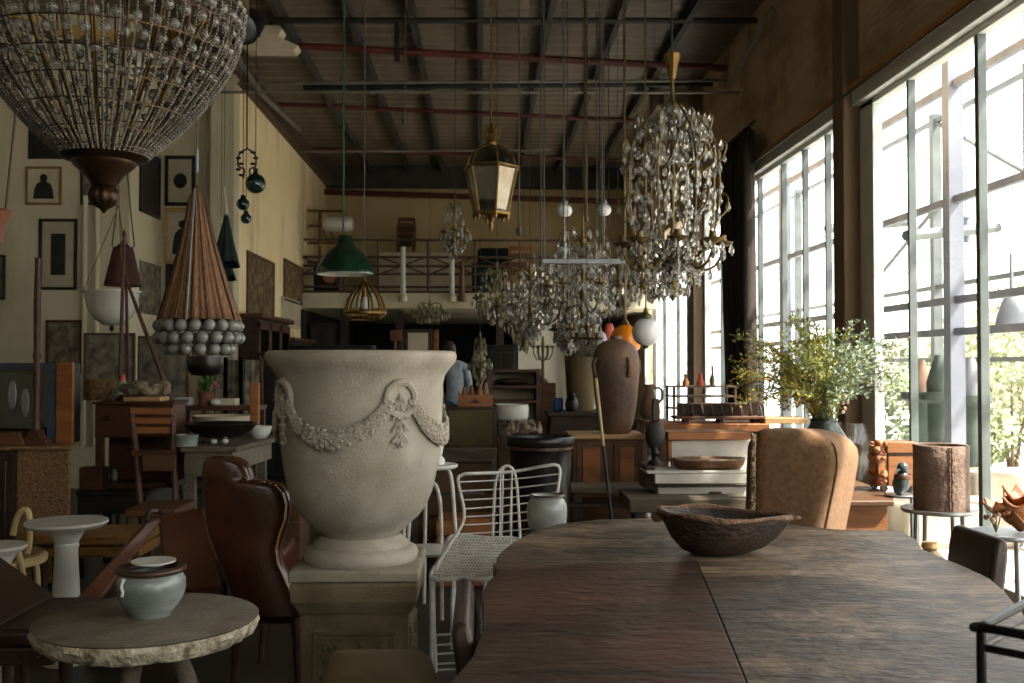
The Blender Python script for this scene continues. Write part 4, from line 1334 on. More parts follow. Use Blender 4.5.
fr_ = MB()
for i in range(46):
    py = 434 + i * 1.75
    q = P(753 + random.uniform(-1.6, 1.6), py, 4.97)
    fr_.octa(q, random.uniform(.006, .012), random.uniform(.006, .014))
fr_.tube([P(754, 434, 4.98), P(752.5, 512, 4.98)], .012, 6)
fr_.build('frayed_edge', 'burlap_fray', t, flat=True)

# ================================================================== window side: low table, round tables
lz = P(880, 498, 6.1).z
t = thing('low_table', 'sunlit low wooden table by the window carrying the carved block and vase', 'table', (2.2, 6.5, 0))
MB().prism([(1.75, 5.98), (2.5, 5.98), (2.62, 6.3), (2.7, 7.3), (1.75, 7.3)], lz - .035, lz).build('tabletop', 'wood_mid', t, bevel=.008)
MB().box(1.82, 2.48, 6.03, 6.06, lz - .2, lz - .037).build('apron', 'wood_orange', t, bevel=.004)
for x, y in ((1.85, 6.08), (2.45, 6.08), (1.85, 7.2), (2.6, 7.2)):
    MB().box(x - .03, x + .03, y - .03, y + .03, 0, lz - .037).build('leg', 'wood_orange', t, bevel=.004)

def round_table(px, py, y, rad, label, m='grey_metal'):
    c = P(px, py, y)
    t = thing('round_side_table', label, 'table', (c.x, y, 0), 'small round metal tables by the window')
    MB().lathe([(0, c.z - .022), (rad - .008, c.z - .022), (rad, c.z - .012), (rad, c.z), (0, c.z)], (c.x, y, 0), 40).build('tabletop', m, t)
    for k in range(4):
        w = .6 + k * pi / 2
        MB().tube([(c.x + rad * .68 * cos(w), y + rad * .68 * sin(w), c.z - .02), (c.x + rad * .78 * cos(w), y + rad * .78 * sin(w), 0)], .014, 8).build('leg', 'grey_metal', t)
    return c
c = round_table(939, 508, 5.6, .205, 'round grey metal side table under the brown clay cylinder')
t = thing('clay_cylinder', 'tall brown clay cylinder vase with a split seam on round metal table', 'vase', c)
rr = P(965, 470, 5.6).x - P(939, 470, 5.6).x
hh = P(939, 444, 5.6).z - c.z
pr = [(0, 0), (rr * .99, 0), (rr, hh * .3), (rr * .985, hh * .7), (rr, hh - .006), (rr - .008, hh), (rr - .018, hh - .004), (rr - .02, .03), (0, .025)]
MB().lathe(pr, c + V((0, -.03, 0)), 48).build('vessel', 'cylinder_clay', t, ang=60)
sm = MB()
random.seed(9)
for dxx in (-.008, .006):
    sm.tube([c + V((-.012 + dxx + random.uniform(-.003, .003), -.03 - rr * .995, .004 + hh * .97 * i / 16)) for i in range(17)], [random.uniform(.003, .006) for _ in range(17)], 6)
sm.build('seam', 'bowl_rim', t)
c2 = round_table(1004, 532, 4.9, .175, 'round metal side table with carved shells at the window edge')
t = thing('carved_shell', 'reddish carved wooden shell sculpture with curled petals on the edge table', 'sculpture', c2 + V((.08, 0, 0)))
random.seed(4)
for k in range(6):
    w = k * 1.05
    cc = c2 + V((.05 + .045 * cos(w), -.02 + .06 * sin(w), .015 + .024 * k))
    grid = []
    for i in range(7):
        u = -1 + 2 * i / 6
        row = []
        for j in range(7):
            v_ = -1 + 2 * j / 6
            row.append(cc + V(((u * .085 * cos(w) - v_ * .06 * sin(w)), (u * .085 * sin(w) + v_ * .06 * cos(w)), .045 * (u * u + v_ * v_) + .012 * sin(5 * u))))
        grid.append(row)
    MB().sheet(grid, .012).build('petal', 'shell_wood', t, bevel=.003)
q = c2 + V((-.06, -.04, 0))
t = thing('dried_flower', 'small bunch of dried pinkish flowers lying beside the carved shell', 'flowers', q)
for k in range(14):
    p = q + V((random.uniform(-.05, .05), random.uniform(-.04, .04), random.uniform(.05, .15)))
    MB().ball(p, random.uniform(.01, .016), 8, 5).build('bloom', 'blossom' if k % 2 else 'shell_wood', t)
st = MB()
for k in range(10):
    st.tube([q + V((0, 0, .005)), q + V((random.uniform(-.05, .05), random.uniform(-.04, .04), random.uniform(.05, .13)))], .0025, 5)
st.build('stem', 'stem_green', t)

# carved wooden block + bird figure
q = V((P(893, 480, 6.4).x, 6.45, lz))
t = thing('carved_block', 'golden carved wooden block like a boxy train on the low table', 'carving', q)
w2, h2 = .145, P(893, 442, 6.4).z - lz
b0_ = .035
MB().box(q.x - .04, q.x + w2, 6.38, 6.58, lz + b0_, lz + h2 - .085).build('body', 'wood_orange', t, bevel=.006)
MB().box(q.x - .05, q.x + w2 + .01, 6.37, 6.59, lz + h2 - .07, lz + h2).build('lid', 'wood_orange', t, bevel=.006)
MB().box(q.x - .03, q.x + w2 - .01, 6.39, 6.57, lz + h2 - .084, lz + h2 - .071).build('groove', 'wood_black', t)
random.seed(2)
cv = MB()
for k in range(26):
    z = lz + b0_ + .02 + random.random() * (h2 - b0_ - .02)
    cv.ball((q.x - .085 + random.uniform(-.025, .03), 6.43 + random.uniform(-.06, .08), z), random.uniform(.018, .034), 7, 5, (1, .8, random.uniform(.5, 1.1)))
cv.box(q.x - .10, q.x - .04, 6.39, 6.55, lz + b0_, lz + h2 - .03)
cv.build('carved_face', 'shell_wood', t, bevel=.004)
for dx_ in (-.06, .1):
    for y in (6.40, 6.56):
        mm = Matrix.Translation(V((q.x + dx_, y, lz + .022))) @ Matrix.Rotation(pi / 2, 4, 'X')
        MB().lathe([(0, -.012), (.022, -.012), (.022, .012), (0, .012)], n=16, m=mm).build('wheel', 'wood_black', t)
q = V((P(901, 478, 6.15).x, 6.15, lz))
t = thing('bird_figure', 'small teal and brown ceramic bird figure on a dish beside carved block', 'figurine', q)
MB().lathe([(0, 0), (.085, 0), (.1, .014), (.095, .018), (.06, .01), (0, .01)], q, 28).build('dish', 'grey_metal', t)
mm = Matrix.Translation(q + V((0, 0, .085))) @ Matrix.Rotation(.25, 4, 'Y')
MB().lathe([(0, -.08), (.03, -.065), (.052, -.01), (.046, .04), (.022, .075), (0, .085)], n=18, m=mm).build('body', 'bird_teal', t)
MB().ball(q + V((.012, 0, .175)), .036, 14, 10, (1, 1, 1.15)).build('head', 'bird_teal', t)
MB().lathe([(.05, .11), (.053, .125), (.047, .14), (.046, .13), (.05, .11)], q + V((.01, 0, 0)), 18).build('band', 'wood_mid', t)
MB().tube([q + V((-.02, -.02, .17)), q + V((-.055, -.035, .155))], [.01, .003], 8).build('beak', 'bird_teal', t)
# small items on the floor between round table and chair
q = P(930, 560, 4.75)
q = V((q.x, 4.75, 0))
t = thing('clay_bottle', 'olive clay bottle with pale neck lying low behind the brown chair', 'bottle', q)
hz = P(930, 543, 4.75).z
MB().lathe([(0, 0), (.09, 0), (.11, .1), (.11, hz - .2), (.075, hz - .08), (.03, hz - .03), (.035, hz), (0, hz)], q, 24).build('vessel', 'olive_clay', t)
MB().lathe([(.032, hz - .03), (.04, hz - .02), (.036, hz + .004), (.03, hz), (.032, hz - .03)], q, 16).build('collar', 'wood_pale', t)

# ---- vase with foliage
vq = V((P(824, 440, 6.6).x, 6.6, lz))
vt = P(824, 418, 6.6).z - lz
t = thing('foliage_vase', 'dark glass vase holding a wide spray of olive and yellow leafy branches', 'vase', vq)
R0 = .175
MB().lathe([(0, 0), (R0 * .75, 0), (R0 * .95, .06), (R0, vt * .45), (R0 * .9, vt * .7), (R0 * .58, vt * .88), (R0 * .5, vt * .93), (R0 * .53, vt), (R0 * .48, vt), (R0 * .45, vt * .92), (R0 * .83, vt * .7), (R0 * .93, vt * .45), (R0 * .85, .06), (0, .02)], vq, 36).build('vessel', 'vase_glass', t, ang=60)
random.seed(12)
leafA, leafB, leafY, stems, blo = MB(), MB(), MB(), MB(), MB()
def leaf(mb, q, d, s):
    d = d.normalized()
    sd = d.cross(V((random.gauss(0, 1), random.gauss(0, 1), random.gauss(0, 1)))).normalized()
    n_ = d.cross(sd) * s * .12
    mb.add([q, q + d * s * .45 + sd * s * .22 + n_, q + d * s, q + d * s * .45 - sd * s * .22 + n_], [(0, 1, 2, 3)])
base = vq + V((0, 0, vt * .9))
for k in range(110):
    side = random.uniform(-1, 1)
    # tip lies inside the photographed outline of the spray
    tip_px = 815 + side * 79 + random.uniform(-4, 4)
    top_py = 319 + 22 * abs(side) ** 2 + 8 * sin(side * 9)
    tip_py = random.uniform(top_py, min(405, top_py + 76))
    tip = P(tip_px, tip_py, 6.6 + random.uniform(-.42, .42))
    mid = base.lerp(tip, .5) + V((-(tip.x - base.x) * .12, 0, .05 + .05 * abs(side)))
    pts = smooth([base + V((random.uniform(-.05, .05), random.uniform(-.05, .05), -.2)), base + V((random.uniform(-.06, .06), random.uniform(-.06, .06), .02)), mid, tip], 6)
    stems.tube(pts, [.005 - .0035 * i / len(pts) for i in range(len(pts))], 5)
    for i in range(8, len(pts)):
        for rep in range(4):
            d = (pts[i] - pts[i - 1]).normalized() + V((random.gauss(0, .6), random.gauss(0, .6), random.gauss(0, .6)))
            q = pts[i] + V((random.uniform(-.03, .03), random.uniform(-.03, .03), random.uniform(-.03, .03)))
            leaf(leafB if (side > .15 and random.random() < .5) else leafY if (side < -.45 and tip_py > 345 and random.random() < .75) else leafA, q, d, random.uniform(.022, .042))
            if rep == 0 and i > 11:
                tw = q + V((random.uniform(-.08, .08), random.uniform(-.08, .08), random.uniform(-.05, .09)))
                stems.tube([pts[i], tw], .0018, 4)
                for z in range(5):
                    leaf(leafA if side < .25 else leafB, tw.lerp(pts[i], z / 6), V((random.gauss(0, 1), random.gauss(0, 1), random.gauss(0, 1))), random.uniform(.02, .036))
    if random.random() < .3:
        blo.ball(base.lerp(tip, random.uniform(.3, .6)) + V((0, -.02, 0)), .014, 6, 4)
stems.build('branch', 'stem_green', t)
leafA.build('foliage', 'leaf_olive', t, flat=True)
o = leafY.build('yellow_foliage', 'leaf_yellow', t, flat=True)
o['label'] = 'mustard yellow leaves'
o = leafB.build('grey_foliage', 'leaf_grey', t, flat=True)
o['label'] = 'silvery grey-green leaves'
blo.build('blossom', 'blossom', t)
gq = V((P(850, 440, 6.9).x, 6.95, lz))
tag(MB().lathe([(0, 0), (.09, 0), (.15, .12), (.165, .26), (.12, .4), (.1, .41), (.11, .38), (.15, .26), (.135, .12), (0, .02)], gq, 32).build('glass_jar', 'window_glass'), 'large clear glass jar right of the foliage vase behind the armchair', 'jar')

# ================================================================== white drawer bench behind the table
y = 6.2
def BX(name, px0, px1, py0, py1, m, par, y0=6.2, dep=.4, bev=.005, dy=0):
    a, c = P(px0, py1, y0), P(px1, py0, y0)
    return MB().box(a.x, c.x, y0 + dy, y0 + dy + dep, a.z, c.z).build(name, m, par, bevel=bev)
t = thing('drawer_bench', 'wooden workbench with cream back panel and white drawers behind the dugout bowl', 'workbench', (P(700, 480, 6.2).x, 6.4, 0))
BX('top_rail', 668, 751, 432, 440, 'wood_orange', t, 6.35, .25)
BX('back_panel', 671, 750, 440, 474, 'painted_white', t, 6.42, .03)
BX('end_post', 668, 672, 440, 462, 'wood_orange', t, 6.38, .05)
BX('counter', 647, 752, 471, 474, 'painted_white', t, 6.15, .3)
d1 = BX('drawer', 655, 750, 474, 484, 'painted_white', t, 6.15, .3)
BX('side_box', 646, 655, 466, 490, 'wood_dark', t, 6.2, .28)
d2 = BX('drawer', 658, 746, 486.5, 497, 'painted_white', t, 6.2, .25)
kb = P(716, 493, 6.18)
MB().cbox((kb.x, 6.19, kb.z), (.075, .02, .014)).build('handle', 'wood_mid', d2, bevel=.005)
BX('shelf_rail', 655, 752, 484, 486.5, 'wood_dark', t, 6.15, .3)
BX('plank', 630, 750, 499, 513, 'wood_grey', t, 5.95, .5)
for px in (640, 744):
    for yy in (6.0, 6.4):
        q = P(px, 513, yy)
        MB().box(q.x - .03, q.x + .03, yy - .03, yy + .03, 0, P(px, 513, 5.95).z).build('leg', 'wood_dark', t)
for px in (660, 744):
    q0_, q1_ = P(px, 499, 6.3), P(px, 486, 6.3)
    MB().box(q0_.x - .02, q0_.x + .02, 6.25, 6.44, P(px, 500, 5.95).z, P(px, 485, 6.15).z).build('support', 'wood_dark', t)
# dough trough on it
q = P(711, 471, 6.22)
zc_ = P(711, 471, 6.15).z
t = thing('dough_trough', 'long pale oval wooden trough lying on the white drawer bench', 'trough', (q.x, 6.28, zc_))
def orng(sx, sy, z):
    return [V((q.x + sx * cos(w), 6.28 + sy * sin(w), z)) for w in [2 * pi * i / 36 for i in range(36)]]
MB().loft([orng(.2, .07, zc_), orng(.222, .1, zc_ + .03), orng(.232, .112, zc_ + .062), orng(.222, .1, zc_ + .064), orng(.2, .08, zc_ + .03), orng(.1, .04, zc_ + .02)]).build('body', 'wood_mid', t, ang=50)
MB().tube(orng(.228, .107, zc_ + .063), .008, 6, closed=True).build('rim', 'driftwood', t)
# dark paddle-shaped statue
q = P(658, 466, 6.2)
sz0 = P(658, 466, 6.15).z
sz0 = P(650, 466, 6.2).z
t = thing('wooden_statue', 'dark oval mask-like statue on a turned foot left of the drawer bench', 'statue', (q.x, 6.3, sz0))
zb2, zt3 = P(658, 450, 6.25).z, P(658, 420, 6.25).z
MB().lathe([(0, sz0), (.055, sz0), (.05, sz0 + .012), (.025, sz0 + .03), (.018, sz0 + .05), (.03, sz0 + .07), (.018, sz0 + .09), (.02, zb2 + .02), (0, zb2 + .02)], (q.x, 6.3, 0), 18).build('foot', 'wood_black', t)
MB().ball((q.x, 6.3, (zb2 + zt3) / 2), (zt3 - zb2) / 2, 20, 12, (.68, .35, 1)).build('mask', 'wood_black', t)
zt4 = P(660, 399, 6.25).z
MB().loft([[V((q.x + .006 + a * w_, 6.3 + c_ * .018, z)) for a, c_ in ((-1, -1), (1, -1), (1, 1), (-1, 1))] for w_, z in ((.022, zt3 - .01), (.026, zt3 + .05), (.02, zt4))]).build('handle', 'wood_dark', t, bevel=.006)

# long pine console behind, with the pigeonhole rack and rail
y = 7.3
t = thing('pine_console', 'long orange pine console table behind the drawer bench under the rack', 'console', (P(720, 430, 7.3).x, 7.5, 0))
BX('tabletop', 655, 770, 424, 432, 'wood_orange', t, 7.25, .5)
BX('backboard', 765, 808, 418, 424, 'wood_pale', t, 7.3, .3)
BX('apron', 660, 808, 432, 440, 'wood_mid', t, 7.32, .4)
for px in (664, 804):
    for yy in (7.38, 7.68):
        q = P(px, 440, 7.32)
        MB().box(q.x - .03, q.x + .03, yy - .03, yy + .03, 0, q.z).build('leg', 'wood_mid', t)
zt5 = P(700, 424, 7.25).z
t = thing('pigeonhole_rack', 'low dark brown rack of curved slatted compartments on the pine console', 'rack', (P(720, 424, 7.4).x, 7.45, zt5))
ya, k7 = 7.4, .0074
xa, xb = P(681, 400, ya).x, P(761, 400, ya).x
ztp = P(720, 403.5, ya).z
MB().box(xa - .05, xb + .02, ya - .06, ya + .16, zt5 + .03, zt5 + .05).build('base_board', 'wood_mid', t, bevel=.004)
MB().box(xa, xb, ya + .12, ya + .14, zt5 + .05, ztp).build('back', 'wood_dark', t)
MB().box(xa, xb - .08, ya - .0, ya + .14, ztp - .012, ztp).build('top_rail', 'wood_red', t, bevel=.003)
for k in range(9):
    x = xa + .01 + (xb - xa - .02) * k / 8
    MB().tube(smooth([(x - .01, ya, zt5 + .05), (x + .004, ya - .02, (zt5 + ztp) / 2), (x - .004, ya, ztp)]), .008, 6).build('slat', 'wood_red', t)
for x in (xa + .04, (xa + xb) / 2, xb - .04):
    MB().box(x - .015, x + .015, ya - .02, ya + .12, zt5, zt5 + .03).build('foot', 'wood_dark', t)
MB().tube(smooth([(xb - .1, ya, ztp), (xb - .02, ya, ztp + .01), (xb + .015, ya, ztp - .03), (xb + .02, ya, zt5 + .05)]), .01, 6).build('curved_end', 'wood_dark', t)
# light metal rail stand with small objects behind the rack
y8 = 8.3
t = thing('rail_stand', 'thin brown metal two-tier rail stand behind the pigeonhole rack', 'stand', (P(705, 440, y8).x, y8 + .15, 0))
for px in (674, 735):
    for dy_ in (0, .3):
        a = P(px, 386, y8)
        MB().tube([(a.x, y8 + dy_, a.z), (a.x, y8 + dy_, 0)], .012, 6).build('post', 'rust_steel', t)
for py in (386, 396, 408):
    a, c_ = P(672, py, y8), P(737, py, y8)
    MB().box(a.x, c_.x, y8 - .01, y8 + .31, a.z - .012, a.z).build('shelf' if py == 408 else 'tier', 'rust_steel', t)
zsh = P(700, 386, y8).z
zs8 = P(700, 396, y8).z
for px, m, h, w_, lab, nm in ((701, 'red_shade', .1, .03, 'small orange-red bottle on the rail stand', 'bottle'), (686, 'wood_orange', .1, .028, 'small amber wooden pot at the left end of the rail stand', 'pot'), (713, 'green_brass', .17, .02, 'slim green-bronze candlestick on the rail stand', 'candlestick')):
    q = P(px, 386, y8 + .1)
    tag(MB().lathe([(0, 0), (w_, 0), (w_ * 1.1, h * .3), (w_ * .5, h * .6), (w_ * .6, h), (0, h)], (q.x, y8 + .12, zsh), 14).build(nm if nm != 'pot' else 'wooden_pot', m), lab, nm)

# ================================================================== jars on the cupboard
y = 7.6
t = thing('panel_cupboard', 'brown panelled wooden cupboard carrying the tall clay jar', 'cupboard', (P(611, 460, y).x, 7.85, 0))
zt6 = P(611, 435, y).z
x0, x1 = P(573, 440, y).x, P(643, 440, y).x
MB().box(x0 - .02, x1 + .03, y - .03, y + .5, zt6 - .03, zt6).build('top', 'wood_pale', t, bevel=.006)
MB().box(x0, x1, y, y + .48, .08, zt6 - .031).build('carcass', 'wood_mid', t, bevel=.004)
for a, c_ in ((577, 605), (614, 639)):
    xa_, xb_ = P(a, 440, y).x, P(c_, 440, y).x
    zb_, zc2 = P(600, 487, y).z, P(600, 442, y).z
    d = MB().box(xa_, xb_, y - .012, y, zb_, zc2).build('door', 'wood_mid', t, bevel=.003)
    MB().box(xa_ + .04, xb_ - .04, y - .02, y - .012, zb_ + .04, zc2 - .04).build('panel', 'wood_orange', d, bevel=.006)
MB().box(x0 + .02, x1 - .02, y + .04, y + .44, 0, .08).build('plinth', 'wood_dark', t)
t = thing('step_bench', 'worn low wooden step bench standing in front of the panelled cupboard', 'bench', (P(610, 490, 7.1).x, 7.15, 0))
zb3 = P(610, 487, 7.0).z
x0, x1 = P(571, 490, 7).x, P(648, 490, 7).x
MB().box(x0, x1, 7.0, 7.3, zb3 - .045, zb3).build('seat', 'wood_grey', t, bevel=.006)
zb4 = P(610, 503, 7.0).z
MB().box(x0 - .02, x1, 6.98, 7.32, zb4 - .03, zb4).build('lower_shelf', 'wood_dark', t, bevel=.005)
for x in (x0 + .05, x1 - .05):
    MB().box(x - .03, x + .03, 7.02, 7.28, 0, zb3 - .045).build('leg', 'wood_dark', t, bevel=.004)

def kz(py, y):
    return P(617, py, y).z
q = V((P(616, 434, 7.8).x, 7.8, zt6))
t = thing('oil_jar', 'tall brown clay jar with lug handles on the panelled cupboard', 'jar', q)
H0 = kz(336, 7.8) - zt6
k8 = .0078
pr = [(r * k8, z * H0) for r, z in ((0, 0), (13, 0), (14, .01), (17.5, .12), (20.6, .3), (22.8, .52), (23.6, .7), (22.3, .82), (18.5, .9), (12.5, .945), (7.5, .96), (6, .965), (6.2, .985), (5.6, 1.0), (4, 1.0), (3.5, .96), (0, .95))]
MB().lathe(pr, q, 40).build('vessel', 'terracotta_dark', t, ang=60)
for w in (-1.15, .35, 2.2, 3.6):
    d = V((cos(w), sin(w), 0))
    MB().tube(smooth([q + d * 21.5 * k8 + V((0, 0, H0 * .77)), q + d * 26 * k8 + V((0, 0, H0 * .74)), q + d * 26 * k8 + V((0, 0, H0 * .64)), q + d * 22.5 * k8 + V((0, 0, H0 * .58))]), .014, 8, flat=1.4).build('handle', 'terracotta_dark', t)
y = 8.5
jz = P(652, 420, y).z
t = thing('small_stand', 'small brown stand right of the panelled cupboard holding the terracotta jug', 'stand', (P(654, 420, y).x, y + .15, 0))
x0, x1 = P(643, 420, y).x, P(668, 420, y).x
MB().box(x0, x1, y, y + .35, jz - .03, jz).build('top', 'wood_mid', t, bevel=.004)
MB().box(x0, x1, y, y + .35, jz - .4, jz - .37).build('shelf', 'wood_mid', t, bevel=.004)
for x in (x0 + .02, x1 - .02):
    for yy in (y + .02, y + .33):
        MB().box(x - .018, x + .018, yy - .018, yy + .018, 0, jz - .03).build('leg', 'wood_mid', t)
jq2 = V((P(653, 419, y).x, y + .18, jz))
t = thing('terracotta_jug', 'reddish terracotta jug on the small stand right of the clay jar', 'jug', jq2)
MB().lathe([(0, 0), (.06, 0), (.085, .06), (.08, .14), (.045, .22), (.035, .27), (.055, .3), (.05, .3), (.03, .26), (0, .24)], jq2, 24).build('vessel', 'garden_terracotta', t, ang=60)
MB().tube(smooth([jq2 + V((.04, 0, .27)), jq2 + V((.1, 0, .26)), jq2 + V((.11, 0, .18)), jq2 + V((.075, 0, .13))]), .012, 8).build('handle', 'garden_terracotta', t)
for k, (m, lab) in enumerate((('grey_shade', 'grey-blue folded cloth lowest under the terracotta jug'), ('denim', 'blue folded cloth in the middle of the pile under the jug'), ('celadon', 'pale grey-green folded cloth topmost of the pile under the jug'))):
    tag(MB().box(x0 + .045, x1 - .045, y + .05, y + .3, jz - .369 + k * .062, jz - .31 + k * .062).build('folded_cloth', m, bevel=.02, seg=3), lab, 'cloth', 'folded cloths on the small stand')
# dark table behind with the tall olive pot
y = 9.0
t = thing('sideboard_table', 'long dark wooden table behind the jars holding the tall olive pot', 'table', (P(580, 430, y).x, y + .25, 0))
zt7 = P(580, 412, y).z
x0, x1 = P(548, 440, y).x, P(606, 440, y).x
MB().box(x0, x1, y, y + .6, zt7 - .04, zt7).build('tabletop', 'wood_dark', t, bevel=.006)
MB().box(x0 + .03, x1 - .03, y + .04, y + .56, zt7 - .38, zt7 - .041).build('apron', 'wood_dark', t)
for x in (x0 + .05, x1 - .05):
    for yy in (y + .06, y + .5):
        MB().box(x - .03, x + .03, yy - .03, yy + .03, 0, zt7 - .13).build('leg', 'wood_dark', t)
q = V((P(581, 412, 9.3).x, 9.3, zt7))
H1 = P(581, 340, 9.3).z - zt7
k9 = .0093
tag(MB().lathe([(0, 0), (12 * k9, 0), (13 * k9, .03), (15 * k9, H1 * .35), (16.5 * k9, H1 * .7), (17 * k9, H1 * .97), (18 * k9, H1 * .985), (17.6 * k9, H1), (15.5 * k9, H1), (14.6 * k9, H1 * .7), (0, H1 * .6)], q, 32).build('tall_pot', 'olive_clay', ang=60), 'tall olive-brown cylindrical pot left of the clay jar', 'pot')
q = V((P(558, 411, 9.2).x, 9.2, zt7))
tag(MB().box(q.x - .04, q.x + .05, 9.2, 9.32, zt7, zt7 + .12).build('blue_canister', 'plastic_blue', bevel=.015), 'small blue canister on the dark table left of the olive pot', 'canister')
q = V((P(572, 411, 9.1).x, 9.12, zt7))
tag(MB().lathe([(0, 0), (.05, 0), (.065, .06), (.05, .12), (.03, .14), (.035, .17), (0, .17)], q, 18).build('black_bottle', 'pot_black'), 'squat black bottle on the dark table before the olive pot', 'bottle')
# glass ewer and stick
t = thing('leaning_stick', 'long pale-tipped dark stick leaning against the cupboard', 'stick', (P(611, 520, 6.95).x, 6.94, 0))
tp, bm_ = P(596, 379, 7.5), P(611, 515, 6.55)
dirv = (bm_ - tp)
foot = tp + dirv * (tp.z / -dirv.z)
MB().tube([foot, tp.lerp(foot, .35)], .011, 8).build('shaft', 'wood_black', t)
MB().tube([tp.lerp(foot, .35), tp.lerp(foot, .2), tp], [.011, .012, .013], 8).build('grip', 'cane', t)

# dark glazed planter
y = 6.75
q = V((P(541, 500, y).x, y + .02, 0))
zt8 = P(541, 436, y).z
k = .00675
t = thing('glazed_planter', 'very large black-brown glazed planter pot behind the wire chairs', 'planter', q)
MB().lathe([(0, 0), (24 * k, 0), (26 * k, .06), (29 * k, zt8 * .5), (31 * k, zt8 * .85), (32 * k, zt8 * .93), (34 * k, zt8 * .94), (34.5 * k, zt8 * .985), (33 * k, zt8), (30 * k, zt8 * .99), (28 * k, zt8 * .8), (0, zt8 * .75)], q, 44).build('vessel', 'pot_black', t, ang=60)
MB().lathe([(31.5 * k, zt8 * .905), (33 * k, zt8 * .91), (33 * k, zt8 * .93), (31.5 * k, zt8 * .93), (31.5 * k, zt8 * .905)], q, 44).build('rim_band', 'brown_glaze', t)
# ================================================================== left: bowl table
y = 6.6
ztb = P(220, 447, y).z
t = thing('work_table', 'long weathered grey worktable with drawer front carrying the bowls', 'table', (P(225, 470, 7).x, 7.0, 0))
x0, x1 = P(180, 450, y).x, P(236, 450, y).x
x2 = P(281, 440, 7.6).x
MB().prism([(x0, y), (x1, y), (x2, 7.55), (x2 - .1, 7.75), (x0, 7.75)], ztb - .035, ztb).build('tabletop', 'wood_grey', t, bevel=.006)
a = V((x1 - .02, y + .03, 0))
MB().box(x0 + .02, x1 - .03, y + .03, y + .06, ztb - .19, ztb - .036).build('apron', 'wood_grey', t)
MB().prism([(x1 - .03, y + .03), (x1 - .005, y + .05), (x2 - .05, 7.5), (x2 - .08, 7.5)], ztb - .16, ztb - .036).build('side_apron', 'rough_stone', t)
for x, yy in ((x0 + .05, y + .08), (x1 - .06, y + .1), (x2 - .12, 7.5), (x0 + .05, 7.6)):
    MB().box(x - .03, x + .03, yy - .03, yy + .03, 0, ztb - .036).build('leg', 'wood_grey', t)
def bowl(name, px, py, yy, prof, m, lab, z=None, n=36):
    q = P(px, py, yy)
    q = V((q.x, yy, ztb if z is None else z))
    return tag(MB().lathe(prof, q, n).build(name, m, ang=60), lab, 'bowl', None), q
k = .0069
bb = thing('black_bowl', 'wide shallow black bowl on three pale feet on the grey worktable', 'bowl', (P(221, 446, 6.9).x, 6.95, ztb))
q = V((P(221, 446, 6.95).x, 6.95, ztb))
MB().lathe([(0, .03), (12 * k, .03), (22 * k, .05), (30 * k, .085), (34.5 * k, .125), (35.5 * k, .135), (34 * k, .137), (28 * k, .1), (12 * k, .05), (0, .045)], q, 48).build('body', 'pot_black', bb, ang=60)
for w in (-2.0, -1.0, 1.6):
    MB().ball(q + V((11 * k * cos(w), 11 * k * sin(w), .016)), .026, 10, 6, (1, 1, .7)).build('foot', 'white_glaze', bb)
bowl('cream_bowl', 222, 430, 7.5, [(0, 0), (.12, 0), (.16, .04), (.2, .1), (.215, .155), (.22, .16), (.2, .16), (.15, .06), (0, .03)], 'paper', 'cream bowl behind the wide black bowl on the worktable')
bowl('white_bowl', 259, 437, 7.35, [(0, 0), (.05, 0), (.08, .04), (.095, .09), (.088, .09), (.06, .03), (0, .02)], 'white_glaze', 'small white bowl at the right end of the worktable')
bowl('pale_pan', 186, 440, 6.70, [(0, 0), (.075, 0), (.08, .07), (.083, .075), (.075, .073), (.07, .02), (0, .015)], 'celadon', 'small pale blue-grey pan left of the black bowl')
q = V((P(255, 420, 7.5).x, 7.5, ztb))
tag(MB().box(q.x - .03, q.x + .03, 7.47, 7.53, ztb, P(255, 383, 7.5).z).build('wooden_block_post', 'wood_orange', bevel=.004), 'upright orange wooden batten with slots at the rear of the worktable', 'batten')
# shelf behind with plant and odds
y = 8.6
t = thing('wall_shelf_unit', 'dark reddish shelf unit with rail behind the worktable bowls', 'shelf', (P(215, 420, y).x, y + .2, 0))
zs_ = P(215, 406, y).z
x0, x1 = P(170, 406, y).x, P(257, 406, y).x
MB().box(x0, x1, y, y + .4, zs_ - .04, zs_).build('top', 'wood_red', t, bevel=.004)
MB().box(x0 + .05, x1 - .05, y + .02, y + .38, .35, .39).build('shelf', 'wood_dark', t)
for x in (x0 + .04, x1 - .04):
    for yy in (y + .04, y + .36):
        MB().box(x - .03, x + .03, yy - .03, yy + .03, 0, zs_ - .04).build('leg', 'wood_red', t)
q = V((P(206, 405, 8.75).x, 8.75, zs_))
t = thing('potted_plant', 'small green potted plant with pink flowers on the reddish shelf', 'plant', q)
MB().lathe([(0, 0), (.06, 0), (.07, .1), (.075, .11), (.06, .11), (0, .09)], q, 18).build('pot', 'terracotta', t)
random.seed(8)
m1, m2 = MB(), MB()
for i in range(60):
    d = V((random.gauss(0, .5), random.gauss(0, .5), 1))
    leaf(m1, q + V((random.uniform(-.03, .03), random.uniform(-.03, .03), .1 + random.uniform(0, .12))), d, random.uniform(.06, .1))
m1.build('foliage', 'plant_green', t, flat=True)
for i in range(7):
    m2.ball(q + V((random.uniform(-.02, .13), random.uniform(-.06, .06), random.uniform(.12, .24))), .014, 6, 4)
m2.build('flower', 'pink_flower', t)
for px, w_, h_, m, lab in ((184, .07, .07, 'grey_shade', 'grey stacked box at the left end of the reddish shelf'), (228, .085, .06, 'paper', 'low cream parcel right of the small plant')):
    q = P(px, 406, 8.75)
    tag(MB().box(q.x - w_, q.x + w_, 8.68, 8.82, zs_, zs_ + h_).build('parcel', m, bevel=.01), lab, 'parcel')
q = V((P(215, 405, 8.66).x, 8.66, zs_))
